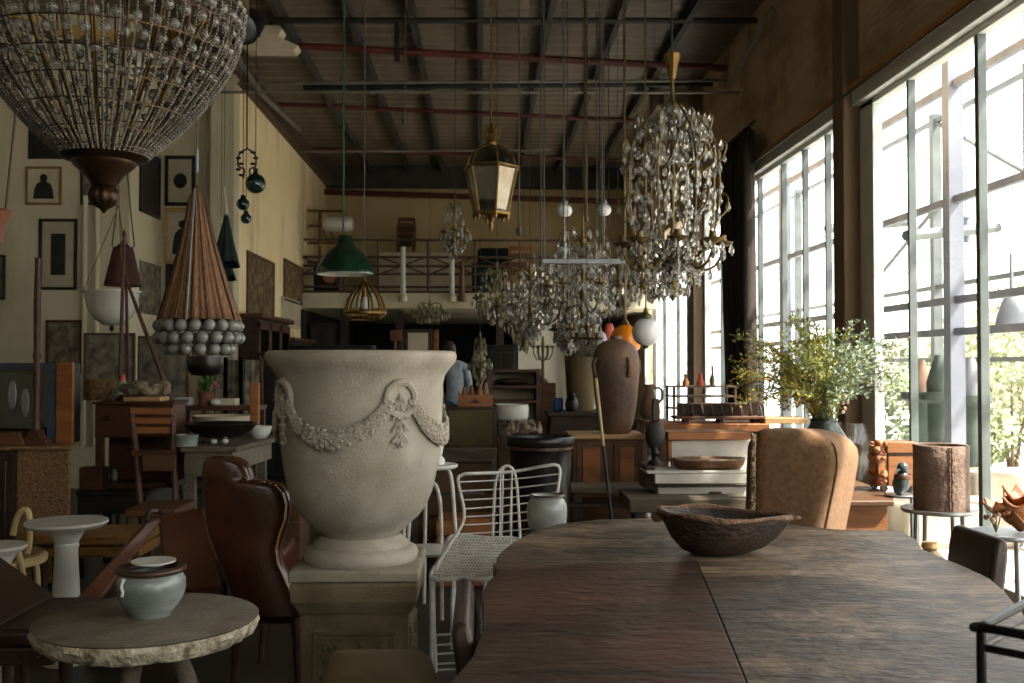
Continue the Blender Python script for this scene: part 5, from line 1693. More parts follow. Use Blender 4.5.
tag(MB().ball(q + V((0, 0, .03)), .045, 14, 8, (1, 1, .68)).build('white_shell', 'white_glaze'), 'small white shell lying beside the plant on the reddish shelf', 'shell')

# display cabinets on the yellow wall
def display(name, y0, y1, x1, z1, label, n):
    t = thing('display_cabinet', label, 'cabinet', ((XL + x1) / 2, (y0 + y1) / 2, 0), 'brown display cabinets along the yellow wall')
    MB().box(XL + .02, x1 - .03, y0, y1, 0, z1 - .06).build('carcass', 'wood_dark', t)
    MB().box(XL + .01, x1 + .05, y0 - .05, y1 + .05, z1 - .06, z1).build('cornice', 'wood_red', t, bevel=.015)
    w = (y1 - y0) / n
    for i in range(n):
        a, c = y0 + i * w + .01, y0 + (i + 1) * w - .01
        d = MB().box(x1 - .029, x1, a, a + .07, .1, z1 - .1).box(x1 - .029, x1, c - .07, c, .1, z1 - .1).box(x1 - .029, x1, a, c, .1, .2).box(x1 - .029, x1, a, c, z1 - .2, z1 - .1).build('door', 'wood_red', t, bevel=.004)
        MB().box(x1 - .022, x1 - .015, a + .07, c - .07, .2, z1 - .2).build('pane', 'cabinet_glass', d)
    return t
display('c', 13.06, 15.2, -2.86, 2.1, 'tall brown display cabinet with glass doors under the large patterned hanging', 3)
display('c', 15.35, 17.2, -2.86, 1.85, 'lower brown display cabinet nearer the gallery on the yellow wall', 2)
# things along wall C / D
random.seed(31)
t = thing('bamboo_screen', 'old folding screen of narrow cloth strips standing in the dark by the yellow wall', 'screen', (-2.75, 11.4, 0))
for i in range(3):
    a = V((P(205 + i * 18, 400, 11.5).x, 11.5 + (.12 if i % 2 else 0), 0))
    c = V((P(205 + (i + 1) * 18, 400, 11.5).x, 11.5 + (0 if i % 2 else .12), 0))
    z1 = P(220, 360, 11.5).z
    MB().sheet([[a.lerp(c, u / 10) + V((0, .012 * sin(u * 2.2), z)) for u in range(11)] for z in (.05, z1)], .015).build('panel', 'print_grey', t)
    for q in (a, c):
        MB().box(q.x - .018, q.x + .018, q.y - .025, q.y + .012, 0, z1 + .03).build('post', 'wood_mid', t)
# frames leaning behind bureau
def frame_front(px0, px1, py0, py1, y, mats, lab, depth=.03, fw=.03, cat='picture', name='picture_frame', content=None):
    """framed picture facing the camera: mats = (frame, mat board, picture)"""
    a, c = P(px0, py1, y), P(px1, py0, y)
    t = thing(name, lab, cat, ((a.x + c.x) / 2, y, a.z))
    MB().box(a.x, c.x, y - depth, y, a.z, a.z + fw).box(a.x, c.x, y - depth, y, c.z - fw, c.z).box(a.x, a.x + fw, y - depth, y, a.z + fw, c.z - fw).box(c.x - fw, c.x, y - depth, y, a.z + fw, c.z - fw).build('frame', mats[0], t, bevel=.004)
    MB().box(a.x + fw, c.x - fw, y - .012, y - .004, a.z + fw, c.z - fw).build('mat_board' if mats[2] else 'picture', mats[1], t)
    w, h = c.x - a.x, c.z - a.z
    mx, mz = (a.x + c.x) / 2, (a.z + c.z) / 2
    if content == 'panel':
        MB().box(mx - w * .19, mx + w * .19, y - .015, y - .0125, mz - h * .29, mz + h * .29).build('print', mats[2], t)
    elif content == 'figure':
        m = MB()
        m.ball((mx, y - .013, mz + h * .20), w * .11, 12, 8, (1, .03, 1.1))
        m.loft([[V((mx + s * w * k_ * .5, y - .0145 + o, mz + h * z_r)) for s, o in ((-1, 0), (1, 0), (1, .002), (-1, .002))] for k_, z_r in ((.58, -.34), (.52, -.1), (.4, .05), (.12, .12))])
        m.build('print', mats[2], t)
    elif content == 'oval':
        m = MB().ball((mx, y - .013, mz), w * .22, 18, 10, (1, .02, 1.15)).build('print', mats[2], t)
    return t
YA = 11.8
frame_front(26, 62, 167, 205, YA, ('gold_frame', 'paper', 'ink_dark'), 'small gilt frame with drawing of a dark-dressed figure on the alcove wall', content='figure', fw=.025)
frame_front(39, 78, 219, 290, YA, ('wood_black', 'mat_board', 'ink_dark'), 'tall black frame with wide mount and dark upright panel on the left wall', content='panel', fw=.035)
frame_front(46, 83, 320, 374, YA, ('wood_red', 'print_grey', None), 'brown wooden frame with dim grey picture above the glazed cabinet', fw=.03)
frame_front(81, 106, 170, 205, YA, ('wood_black', 'print_grey', None), 'small dark framed picture behind the chandelier finial', fw=.025)
frame_front(29, 74, 128, 159, YA, ('wood_black', 'ink_dark', None), 'black framed picture half covered by the beaded chandelier', fw=.03)
frame_front(-12, 6, 255, 300, YA, ('wood_dark', 'print_grey', None), 'dark frame cut off at the very left edge of the wall', fw=.03)
frame_front(84, 136, 333, 400, 9.6, ('rust_steel', 'print_grey', None), 'rusty metal framed glass panel standing behind the bureau', fw=.02)
frame_front(138, 190, 336, 412, 9.9, ('wood_mid', 'print_grey', None), 'pale framed botanical print standing behind the spread easel legs', fw=.02)
YC = 13.0
frame_front(165, 196, 156, 206, YC, ('wood_black', 'mat_board', 'ink_dark'), 'black framed portrait with small oval on the set-back wall', content='oval', fw=.045)
frame_front(165, 200, 208, 263, YC, ('wood_pale', 'mat_board', 'ink_dark'), 'light wood frame below the oval portrait half behind the corded lamp', content='figure', fw=.05)
frame_front(166, 196, 264, 310, YC, ('wood_black', 'ink_dark', None), 'black picture under the light wood frame on the set-back wall', fw=.03)
def flat_side(px0, px1, py0, py1, x, fm, pm, lab, cat='picture', name='wall_picture', fw=.04, dep=.03):
    """picture on a wall of constant x, facing +x"""
    ya_, yb2 = PX(x, px0, 300).y, PX(x, px1, 300).y
    z0, z1 = P(px0, py1, ya_).z, P(px0, py0, ya_).z
    t = thing(name, lab, cat, (x, (ya_ + yb2) / 2, z0))
    if fm:
        MB().box(x, x + dep, ya_, yb2, z0, z0 + fw).box(x, x + dep, ya_, yb2, z1 - fw, z1).box(x, x + dep, ya_, ya_ + fw, z0 + fw, z1 - fw).box(x, x + dep, yb2 - fw, yb2, z0 + fw, z1 - fw).build('frame', fm, t, bevel=.004)
        MB().box(x + .002, x + dep * .5, ya_ + fw, yb2 - fw, z0 + fw, z1 - fw).build('picture', pm, t)
    else:
        MB().box(x + .001, x + .012, ya_, yb2, z0, z1).build('sheet', pm, t)
    return t
flat_side(138, 158, 146, 211, -4.1, 'wood_black', 'ink_dark', 'tall black picture on the alcove return wall beside the corded lamp')
flat_side(139, 160, 260, 313, -4.1, None, 'print_grey', 'unframed grey engraving pinned on the alcove return wall')
flat_side(246, 273, 250, 322, XL, 'wood_mid', 'tapestry', 'large framed dark patterned hanging on the yellow wall')
flat_side(283, 302, 258, 300, XL, 'wood_mid', 'tapestry', 'smaller framed patterned hanging nearer the gallery on the yellow wall')
flat_side(281, 299, 296, 326, XL, 'paper', 'mat_board', 'pale line drawing leaning on the yellow wall below the smaller hanging')
# ================================================================== centre back
y = 8.2
t = thing('painted_trunk', 'dark olive painted square trunk on the grey bench beyond the urn', 'trunk', (P(470, 430, y).x, y + .3, 0))
zt_t, zb_t = P(470, 407, y).z, P(470, 447, y).z
x0, x1 = P(437, 430, y).x, P(496, 430, y).x
MB().box(x0, x1, y, y + .5, zb_t, zt_t - .02).build('body', 'trunk_olive', t, bevel=.008)
MB().box(x0 - .01, x1 + .01, y - .01, y + .51, zt_t - .02, zt_t).build('lid', 'wood_dark', t, bevel=.006)
for x in (x0 + .09, x1 - .005):
    MB().box(x - .012, x + .012, y - .012, y, zb_t, zt_t - .02).build('strap', 'wood_red', t)
b1z = zb_t
t2 = thing('grey_bench', 'grey weathered timber bench carrying the olive trunk', 'bench', (P(465, 460, 8.1).x, 8.3, 0))
MB().box(x0 - .1, x1, 8.0, 8.75, b1z - .05, b1z).build('seat', 'wood_grey', t2, bevel=.008)
zfb = P(465, 462, 8.0).z
MB().sheet([[V((x0 - .1, 8.01, b1z - .05)), V((x1 - .01, 8.01, b1z - .05))], [V((x0 - .1, 7.93, zfb)), V((x1 - .03, 7.93, zfb))]], .03).build('front_board', 'wood_grey', t2)
for x in (x0 - .05, x1 - .06):
    for yy in (8.1, 8.68):
        MB().box(x - .035, x + .035, yy - .035, yy + .035, 0, b1z - .05).build('leg', 'wood_mid', t2)
t['label'] = 'dark olive painted square trunk standing on the grey bench beyond the urn'
# timber crates under / before
def crate(px0, px1, py0, py1, y0, dep, lab, m='wood_mid', base=None):
    a, c = P(px0, py1, y0), P(px1, py0, y0)
    z0 = max(0, a.z) if base is None else base
    t = thing('slatted_crate', lab, 'crate', ((a.x + c.x) / 2, y0 + dep / 2, z0))
    n = 4
    h = (c.z - z0) / n
    for i in range(n):
        MB().box(a.x, c.x, y0, y0 + .02, z0 + i * h + .01, z0 + (i + 1) * h - .01).build('slat', m, t, bevel=.004)
    for x in (a.x + .03, c.x - .03):
        MB().box(x - .025, x + .025, y0 + .021, y0 + dep, z0, c.z - .005).build('end', m, t)
    MB().box(a.x, c.x, y0 + .021, y0 + dep, c.z - .02, c.z).build('top', m, t, bevel=.004)
    return t
crate(418, 492, 470, 640, 7.3, .45, 'golden slatted timber crate below the grey bench right of the urn', 'wood_mid')
crate(240, 300, 500, 640, 6.7, .4, 'brown slatted crate on the floor between wing chair and urn', 'wood_mid')
crate(436, 495, 520, 640, 6.5, .35, 'low orange timber crate in front of the golden crate', 'wood_orange')
# tool box with odds on trunk
zt_ = zt_t
q = P(475, 407, 8.3)
t = thing('toolbox', 'orange-brown wooden toolbox with dark emblem on the olive trunk', 'toolbox', (q.x, 8.35, zt_))
x0, x1 = P(458, 400, 8.25).x, P(493, 400, 8.25).x
h = P(475, 395, 8.25).z - zt_
MB().box(x0, x1, 8.25, 8.265, zt_, zt_ + h).box(x0, x1, 8.44, 8.455, zt_, zt_ + h).box(x0, x0 + .015, 8.265, 8.44, zt_, zt_ + h + .03).box(x1 - .015, x1, 8.265, 8.44, zt_, zt_ + h + .01).box(x0, x1, 8.265, 8.44, zt_, zt_ + .015).build('box', 'wood_orange', t, bevel=.003)
MB().prism([(q.x - .06, 0), (q.x + .06, 0), (q.x + .015, .02), (q.x, .045), (q.x - .015, .02)], 0, .003, Matrix.Translation(V((0, 8.25, zt_ + .03))) @ Matrix.Rotation(pi / 2, 4, 'X')).build('emblem', 'wood_black', t)
random.seed(17)
for k, (dx_, m) in enumerate(((-.09, 'wood_orange'), (-.03, 'terracotta'), (.04, 'shell_wood'), (.09, 'driftwood'))):
    p = V((q.x + dx_, 8.35, zt_ + .016))
    tag(MB().lathe([(0, 0), (.028, 0), (.035, .05 + .02 * k % .05), (.02, .1 + .012 * k), (.012, .14 + .012 * k), (0, .15 + .012 * k)], p, 12).build('wooden_spool', m), ('orange wooden spool standing leftmost in the toolbox', 'terracotta-red spool second in the toolbox', 'brown spool third in the toolbox', 'pale spool at the right end of the toolbox')[k], 'spool')
# rack of shelves
y = 9.2
t = thing('open_shelf_rack', 'brown open shelf rack with pale green back beyond the toolbox', 'shelf', (P(515, 400, y).x, y + .15, 0))
x0, x1 = P(488, 400, y).x, P(541, 400, y).x
for px in (489.5, 538.5):
    q = P(px, 369, y)
    MB().box(q.x - .022, q.x + .022, y, y + .3, 0, q.z).build('post', 'wood_red', t, bevel=.003)
for py in (370, 386, 401, 425):
    z = P(510, py, y).z
    MB().box(x0, x1, y + .001, y + .3, z - .02, z + .005).build('shelf', 'wood_red', t, bevel=.003)
MB().box(x0 + .02, x1 - .02, y + .301, y + .315, P(510, 425, y).z, P(510, 371, y).z).build('back', 'mat_board', t)
zsh2 = P(510, 386, y).z + .005
dk = MB().ball(((x0 + x1) / 2 - .02, y + .12, zsh2 + .035), .17, 16, 8, (1, .5, .2))
tag(dk.build('dried_gourd', 'wood_dark'), 'long dark dried pod lying on the middle shelf of the open rack', 'pod')
# white enamel tub & driftwood on trunk behind
q = P(512, 421, 8.4)
zb5 = q.z
t = thing('plinth_crate', 'dark wooden crate hidden beneath the white tub', 'crate', (q.x, 8.55, 0))
MB().box(q.x - .12, q.x + .2, 8.36, 8.8, 0, zb5).build('body', 'wood_dark', t, bevel=.006)
for i in range(3):
    MB().box(q.x - .12, q.x + .2, 8.345, 8.36, .15 + i * .25, .33 + i * .25).build('slat', 'wood_mid', t)
k = .0085
tag(MB().lathe([(0, 0), (15.5 * k, 0), (17 * k, .02), (17.5 * k, .1), (16.8 * k, .125), (17.2 * k, .135), (15.8 * k, .135), (15 * k, .03), (0, .02)], V((q.x, 8.57, zb5)), 32).build('enamel_tub', 'white_enamel', ang=60), 'round white enamel tub beyond the trunk under the shelf rack', 'tub')
random.seed(23)
t = thing('driftwood_pile', 'twisted grey driftwood roots heaped above the dark planter rim', 'driftwood', (P(522, 430, 7.3).x, 7.5, 0))
for k in range(9):
    a = P(505 + k * 4, 431 + random.uniform(-3, 4), 7.45)
    pts = [a, a + V((random.uniform(-.05, .05), random.uniform(-.05, .05), random.uniform(.02, .07))), a + V((random.uniform(-.1, .12), random.uniform(-.1, .1), random.uniform(.02, .13)))]
    MB().tube(smooth(pts, 4), [.03, .03, .028, .026, .022, .018, .014, .011, .006], 7).build('branch', 'driftwood', t)
zb6 = P(522, 436, 7.45).z
MB().lathe([(0, 0), (.14, 0), (.16, zb6 * .9), (.14, zb6), (0, zb6)], (P(520, 430, 7.45).x, 7.5, 0), 18).build('stump', 'driftwood', t)
# candelabrum against the white partition on a small white cabinet
y = 9.8
q = P(547, 372, y)
t = thing('small_cupboard', 'narrow brown and white cupboard under the bronze candelabrum', 'cupboard', (q.x, y + .15, 0))
MB().box(P(541, 372, y).x, P(556, 372, y).x, y, y + .3, .7, P(547, 383, y).z).build('upper_box', 'wood_mid', t, bevel=.004)
MB().box(P(538, 372, y).x, P(560, 372, y).x, y - .02, y + .32, 0, .7).build('base', 'painted_white', t, bevel=.006)
zq_ = P(547, 383, y).z
t = thing('table_candelabrum', 'green-bronze branched candelabrum standing before the white partition', 'candelabrum', (q.x, y + .15, zq_))
cc = V((q.x - .03, y + .15, zq_))
zct = P(547, 336, y).z - zq_
MB().lathe([(0, 0), (.05, 0), (.055, .02), (.02, .05), (.014, zct * .4), (.022, zct * .5), (.012, zct * .6), (.02, zct * .8), (.012, zct), (0, zct)], cc, 14).build('stem', 'green_brass', t)
for k in range(6):
    w = k * pi / 3
    d = V((cos(w), sin(w), 0))
    MB().tube(smooth([cc + V((0, 0, zct * .55)), cc + d * .05 + V((0, 0, zct * .5)), cc + d * .09 + V((0, 0, zct * .62)), cc + d * .095 + V((0, 0, zct * .74))]), .007, 6).build('arm', 'green_brass', t)
    MB().lathe([(.006, 0), (.022, .015), (.018, .03), (0, .03)], cc + d * .095 + V((0, 0, zct * .74)), 10).build('cup', 'green_brass', t)

# dark furniture in the room under the gallery
t = thing('long_dining_table', 'dark long table in the shadow beneath the gallery behind the urn', 'table', (P(350, 350, 14).x, 14.3, 0))
ztd = P(350, 346, 13.8).z
ztd = .95
def dkbox(name, px0, px1, py0, y, dep, m, lab, cat, z0=0, bevel=.01):
    a, c = P(px0, py0, y), P(px1, py0, y)
    return (a.x, c.x, y, y + dep, z0, a.z)
bx = dkbox('', 292, 372, 345, 15.0, .6, '', '', '')
MB().box(bx[0], bx[1], bx[2], bx[3], bx[5] - .06, bx[5]).build('tabletop', 'wood_black', t, bevel=.006)
for x in (bx[0] + .08, bx[1] - .08):
    for yy in (15.08, 15.52):
        MB().box(x - .05, x + .05, yy - .05, yy + .05, 0, bx[5] - .06).build('leg', 'wood_black', t)
t['label'] = 'tall black counter in the shadow beneath the gallery behind the urn'
t['category'] = 'counter'
def wardrobe(px0, px1, py0, y, m, lab):
    a, c = P(px0, py0, y), P(px1, py0, y)
    t = thing('wardrobe', lab, 'wardrobe', ((a.x + c.x) / 2, y + .3, 0), 'dark wardrobes under the gallery')
    MB().box(a.x, c.x, y, y + .6, .06, a.z - .05).build('carcass', m, t, bevel=.006)
    MB().box(a.x - .03, c.x + .03, y - .03, y + .62, a.z - .05, a.z).build('cornice', m, t, bevel=.01)
    MB().box(a.x + .03, c.x - .03, y + .03, y + .58, 0, .06).build('plinth', m, t)
    mid = (a.x + c.x) / 2
    for l_, r__ in ((a.x + .03, mid - .01), (mid + .01, c.x - .03)):
        d = MB().box(l_, r__, y - .02, y, .15, a.z - .12).build('door', m, t, bevel=.006)
        MB().ball(((l_ + r__) / 2 + (.1 if l_ < mid - .02 else -.1), y - .03, 1.0), .02, 8, 6).build('knob', 'brass', d)
    return t
wardrobe(309, 331, 323, 18.3, 'wood_black', 'tall black wardrobe left under the gallery')
wardrobe(488, 516, 345, 17.2, 'wood_black', 'black wardrobe left of the white partition')
wardrobe(262, 290, 352, 12.4, 'wood_black', 'low black cupboard behind the orange batten left of the urn')
a = P(441, 325, 19.5)
t = thing('hanging_panel', 'faded pink square panel propped above the urn rim under the gallery', 'panel', (P(396, 345, 14.8).x, 14.85, P(396, 346, 14.8).z))
q = P(396, 345, 14.8)
MB().box(P(390, 330, 14.8).x, P(402, 330, 14.8).x, 14.8, 14.83, q.z + .06, P(396, 330, 14.8).z).build('board', 'terracotta', t, bevel=.01)
MB().tube([V((q.x - .02, 14.82, q.z + .07)), V((q.x - .02, 14.82, 0))], .02, 8).build('stand', 'wood_mid', t)
t['label'] = 'faded pink square signboard on a thin stand just above the urn rim'
t.name = 'signboard'
ORG['signboard'] = ORG['hanging_panel']
t = thing('framed_mirror', 'pale mirror in dark frame standing right of the pink board', 'mirror', (P(418, 350, 15.5).x, 15.5, 0))
a, c = P(404, 360, 15.5), P(432, 329, 15.5)
MB().box(a.x, c.x, 15.5, 15.53, .06, c.z).build('frame', 'wood_dark', t, bevel=.006)
MB().box(a.x + .06, c.x - .06, 15.492, 15.5, .5, c.z - .06).build('glass', 'plaster', t)
MB().box(a.x, c.x, 15.4, 15.6, 0, .06).build('foot', 'wood_dark', t)
q = P(436, 330, 14.2)
t = thing('orange_post', 'slim orange wooden post rising behind the urn rim', 'post', (q.x, 14.2, 0))
MB().box(q.x - .035, q.x + .035, 14.17, 14.23, .04, P(436, 330, 14.2).z).build('shaft', 'wood_orange', t, bevel=.006)
MB().box(q.x - .15, q.x + .15, 14.05, 14.35, 0, .04).build('foot', 'wood_orange', t, bevel=.006)

# ---- person in grey-blue shirt and jeans beyond the urn
PY_ = 15.6
sc_px = PY_ / 1000
hx_ = P(455, 363, PY_).x
t = thing('person', 'person in grey-blue shirt and jeans standing beyond the urn with back turned', 'person', (hx_, PY_, 0))
def skinned(name, nodes, edges, m, par, sub=2):
    org = ORG[par.name]
    me = bpy.data.meshes.new(name)
    me.from_pydata([V(n[0]) - org for n in nodes], edges, [])
    o = bpy.data.objects.new(name, me)
    COL.objects.link(o)
    o.parent = par
    s = o.modifiers.new('skin', 'SKIN')
    for i, n in enumerate(nodes):
        r = n[1]
        me.skin_vertices[0].data[i].radius = r if isinstance(r, tuple) else (r, r)
    me.skin_vertices[0].data[0].use_root = True
    s.use_smooth_shade = True
    u = o.modifiers.new('sub', 'SUBSURF')
    u.levels = u.render_levels = sub
    me.materials.append(MATS[m])
    ORG[o.name] = org
    return o
X, Y_ = hx_, PY_
def hp_(dx_, dy_, z):
    return V((X + dx_, Y_ + dy_, z))
# body (skin), walking slightly to the left, back to the camera
nodes = [(hp_(0, 0, .95), (.115, .085)), (hp_(0, 0, 1.12), (.115, .085)), (hp_(-.01, -.01, 1.3), (.15, .105)), (hp_(-.03, 0, 1.42), (.1, .08)), (hp_(-.05, .02, 1.5), .05), (hp_(-.07, .04, 1.56), .055),
         (hp_(-.2, 0, 1.4), .055), (hp_(-.25, .03, 1.13), .042), (hp_(-.2, .16, .95), .03), (hp_(-.19, .2, .88), (.035, .018)),
         (hp_(.15, 0, 1.4), .055), (hp_(.22, .02, 1.12), .042), (hp_(.19, .12, .9), .03), (hp_(.185, .15, .83), (.035, .018)),
         (hp_(-.09, 0, .88), .09), (hp_(-.1, -.02, .48), .06), (hp_(-.1, .02, .1), .042), (hp_(-.1, -.1, .04), .04),
         (hp_(.09, 0, .88), .09), (hp_(.1, -.02, .48), .06), (hp_(.1, .04, .1), .042), (hp_(.1, -.08, .04), .04)]
edges = [(0, 1), (1, 2), (2, 3), (3, 4), (4, 5), (3, 6), (6, 7), (7, 8), (8, 9), (3, 10), (10, 11), (11, 12), (12, 13), (0, 14), (14, 15), (15, 16), (16, 17), (0, 18), (18, 19), (19, 20), (20, 21)]
# fingers and thumbs
for base, hand in ((9, nodes[9][0]), (13, nodes[13][0])):
    for f in range(4):
        nodes.append((hand + V((-.03 + .02 * f, .03, -.05 - .008 * (1.5 - abs(f - 1.5)))), .009))
        edges.append((base, len(nodes) - 1))
        nodes.append((hand + V((-.032 + .021 * f, .045, -.085 - .01 * (1.5 - abs(f - 1.5)))), .008))
        edges.append((len(nodes) - 2, len(nodes) - 1))
    nodes.append((hand + V((-.05 if base == 9 else .05, .03, -.02)), .010))
    edges.append((base, len(nodes) - 1))
skinned('body', nodes, edges, 'skin', t)
hd = MB()
hc = hp_(-.085, .05, 1.66)
hd.ball(hc, .105, 18, 12, (.82, .95, 1.12))
hd.ball(hc + V((-.0, .1, -.01)), .018, 8, 6, (.8, 1.2, 1.2))
for s in (-1, 1):
    hd.ball(hc + V((.088 * s, .01, -.01)), .026, 8, 6, (.35, .7, 1.1))
    hd.ball(hc + V((.034 * s, .088, .015)), .011, 8, 6)
hd.ball(hc + V((0, .092, -.05)), .02, 8, 6, (1.2, .4, .35))
hd.build('head', 'skin', t, ang=180)
MB().ball(hc + V((0, -.016, .022)), .112, 18, 12, (.85, .93, 1.06)).build('hair', 'hair', t, ang=180)
nodes = [(hp_(0, 0, .82), (.165, .135)), (hp_(0, 0, 1.1), (.145, .115)), (hp_(-.01, -.01, 1.3), (.17, .125)), (hp_(-.03, 0, 1.43), (.12, .095)), (hp_(-.045, .01, 1.485), .065),
         (hp_(-.21, 0, 1.4), .072), (hp_(-.255, .03, 1.12), .058), (hp_(-.21, .14, .98), .042), (hp_(.16, 0, 1.4), .072), (hp_(.225, .02, 1.12), .058), (hp_(.198, .1, .95), .042)]
skinned('shirt', nodes, [(0, 1), (1, 2), (2, 3), (3, 4), (3, 5), (5, 6), (6, 7), (3, 8), (8, 9), (9, 10)], 'denim_shirt', t)
nodes = [(hp_(0, 0, 1.0), (.16, .13)), (hp_(-.09, 0, .84), .112), (hp_(-.1, -.02, .48), .075), (hp_(-.1, .02, .1), .062), (hp_(.09, 0, .84), .112), (hp_(.1, -.02, .48), .075), (hp_(.1, .04, .1), .062)]
skinned('jeans', nodes, [(0, 1), (1, 2), (2, 3), (0, 4), (4, 5), (5, 6)], 'denim', t)
for s, dy_ in ((-1, 0), (1, .02)):
    MB().ball(hp_(.1 * s, -.03 + dy_, .045), .06, 12, 8, (.8, 2.1, .75)).build('shoe', 'leather_dark', t)

# ================================================================== on the gallery
zg = P(400, 293, YG).z
t = thing('brass_rack', 'tall yellow brass clothes-rail frame at the left end of the gallery', 'rack', (P(318, 280, 18.6).x, 18.6, zg))
for px, py in ((294, 211), (320, 211), (345, 214)):
    q = P(px, py, 18.6)
    MB().tube([q, V((q.x, 18.6, zg))], .028, 8).build('post', 'brass', t)
for py, l_, r__ in ((211, 293, 345), (226, 293, 322), (243, 294, 345), (262, 294, 345)):
    a, c = P(l_, py, 18.6), P(r__, py, 18.6)
    MB().tube([a, c], .024, 8).build('rail', 'brass', t)
for px in (330, 338):
    q = P(px, 232, 18.58)
    MB().tube(arc((q.x, 18.58, q.z), .13, .3, 5.2, 14), .018, 8).build('hook', 'brass', t)
a, c = P(324, 224, 18.5), P(353, 224, 18.5)
tag(MB().tube([a, a.lerp(c, .1), a.lerp(c, .9), c], [.11, .14, .14, .11], 14).build('paper_roll', 'white_enamel'), 'white rolled cloth resting across the brass rack rail', 'roll')
q = P(300, 222, 18.5)
tag(MB().ball(q + V((.02, -.01, -.1)), .1, 12, 8, (1.4, .7, .7)).build('cloth_bundle', 'paper'), 'small white bundle at the left rail of the brass rack', 'bundle')
def gchair(px, y, lab, m, z0, hs=1.0, flip=False):
    q = P(px, 250, y)
    t = thing('wooden_chair', lab, 'chair', (q.x, y, z0))
    w, h = .2 * hs, .45 * hs
    for sx_ in (-1, 1):
        for sy_ in (-1, 1):
            hh_ = h if sy_ < 0 else h * 2.1
            MB().box(q.x + sx_ * w - .02, q.x + sx_ * w + .02, y + sy_ * w - .02, y + sy_ * w + .02, z0, z0 + hh_).build('leg', m, t)
    MB().box(q.x - w - .02, q.x + w + .02, y - w - .02, y + w - .021, z0 + h, z0 + h + .04).build('seat', m, t, bevel=.005)
    for z in (1.35, 1.7, 2.02):
        MB().box(q.x - w, q.x + w, y + w - .015, y + w + .01, z0 + h * z - .04, z0 + h * z + .04).build('back_slat', m, t)
    return t
gchair(521, 18.6, 'orange wooden ladder-back chair on the gallery right of the lantern', 'wood_orange', zg)
gchair(406, 19.2, 'small brown wooden chair raised above the white panels on the gallery', 'wood_mid', P(378, 252, 18.9).z, .75)
t = thing('gallery_cabinet', 'pale cream low cabinet on the gallery behind the crossed railing', 'cabinet', (P(418, 280, 18.9).x, 19.2, zg))
a, c = P(378, 252, 18.9), P(450, 252, 18.9)
MB().box(a.x, c.x, 18.9, 19.5, zg, a.z).build('body', 'paper', t, bevel=.01)
for px in (396, 414, 432):
    q = P(px, 270, 18.9)
    MB().box(q.x - .012, q.x + .012, 18.885, 18.9, zg + .05, a.z - .05).build('batten', 'plaster', t)
t = thing('dark_sofa', 'black covered sofa shape on the gallery under the lantern', 'sofa', (P(493, 270, 18.8).x, 19, zg))
a, c = P(472, 262, 18.8), P(512, 245, 18.8)
MB().box(a.x, c.x, 18.8, 19.4, zg + .05, a.z).build('seat', 'cloth_green', t, bevel=.05, seg=3)
MB().box(a.x + .1, c.x, 19.2, 19.5, a.z - .1, c.z).build('backrest', 'cloth_green', t, bevel=.08, seg=3)
for x in (a.x + .1, c.x - .1):
    MB().box(x - .03, x + .03, 18.9, 19.3, zg, zg + .06).build('foot', 'wood_black', t)
t = thing('engine_part', 'dark machine with orange-yellow drum at the left gallery end', 'machine', (P(294, 275, 18.5).x + .12, 18.5, zg))
q = P(294, 275, 18.5) + V((.62, -.36, 0))
MB().box(q.x - .22, q.x + .22, 18.25, 18.5, zg, zg + .5).build('body', 'black_metal', t, bevel=.03)
MB().lathe([(0, -.1), (.1, -.1), (.11, 0), (.1, .1), (0, .1)], n=18, m=Matrix.Translation(V((q.x + .08, 18.2, zg + .28))) @ Matrix.Rotation(pi / 2, 4, 'X')).build('drum', 'wood_orange', t)
# lamps and tubes hung below gallery edge
for px, m, lab in ((403, 'white_enamel', 'white tube lamp post on the gallery edge left of the wire lantern cord'), (452, 'white_enamel', 'white tube lamp post on the gallery edge under the crystal sconce'), (462, 'wood_mid', 'brown turned post beside the white tube on the gallery edge')):
    a, c = P(px, 247 if px < 460 else 262, 17.85), P(px, 300, 17.85)
    t = thing('railing_lamp', lab, 'post', c)
    MB().tube([c, a], .045, 10).build('tube', m, t)
    MB().lathe([(0, -.06), (.075, -.05), (.075, .05), (.045, .08), (0, .08)], c + V((0, 0, .02)), 14).build('clamp', 'paper' if m != 'wood_mid' else 'wood_mid', t)
    MB().box(c.x - .03, c.x + .03, 17.85, 18.0, c.z + .05, c.z + .1).build('bracket', 'black_metal', t)
# small framed picture on back wall, upper
frame_front(397, 416, 226, 247, 20.98, ('wood_mid', 'wood_dark', None), 'small brown framed square on the rear wall above the gallery', fw=.06)
# ================================================================== curtain
random.seed(6)
t = thing('curtain', 'long dark brown curtain gathered beside the second window pillar', 'curtain', (3.0, 11.7, .3))
rows = []
for i in range(14):
    u = i / 13
    z = 4.08 - 3.4 * u
    ya_, yb2 = 11.0, 12.5 - .5 * u
    row = []
    for j in range(49):
        v_ = j / 48
        row.append(V((3.02 - .09 * sin(v_ * 2 * pi * 8) * (.7 + .3 * u) - .02 * sin(v_ * 40), ya_ + (yb2 - ya_) * v_, z)))
    rows.append(row)
MB().sheet(rows, .012).build('cloth', 'curtain_dark', t, ang=180)
MB().tube([(3.0, 10.8, 4.1), (3.0, 12.9, 4.1)], .018, 8).build('rod', 'black_pipe', t)
# ================================================================== hanging lamps
def cord(par, top, bot, r, m, name='cord'):
    return MB().tube([top, bot], r, 6).build(name, m, par)

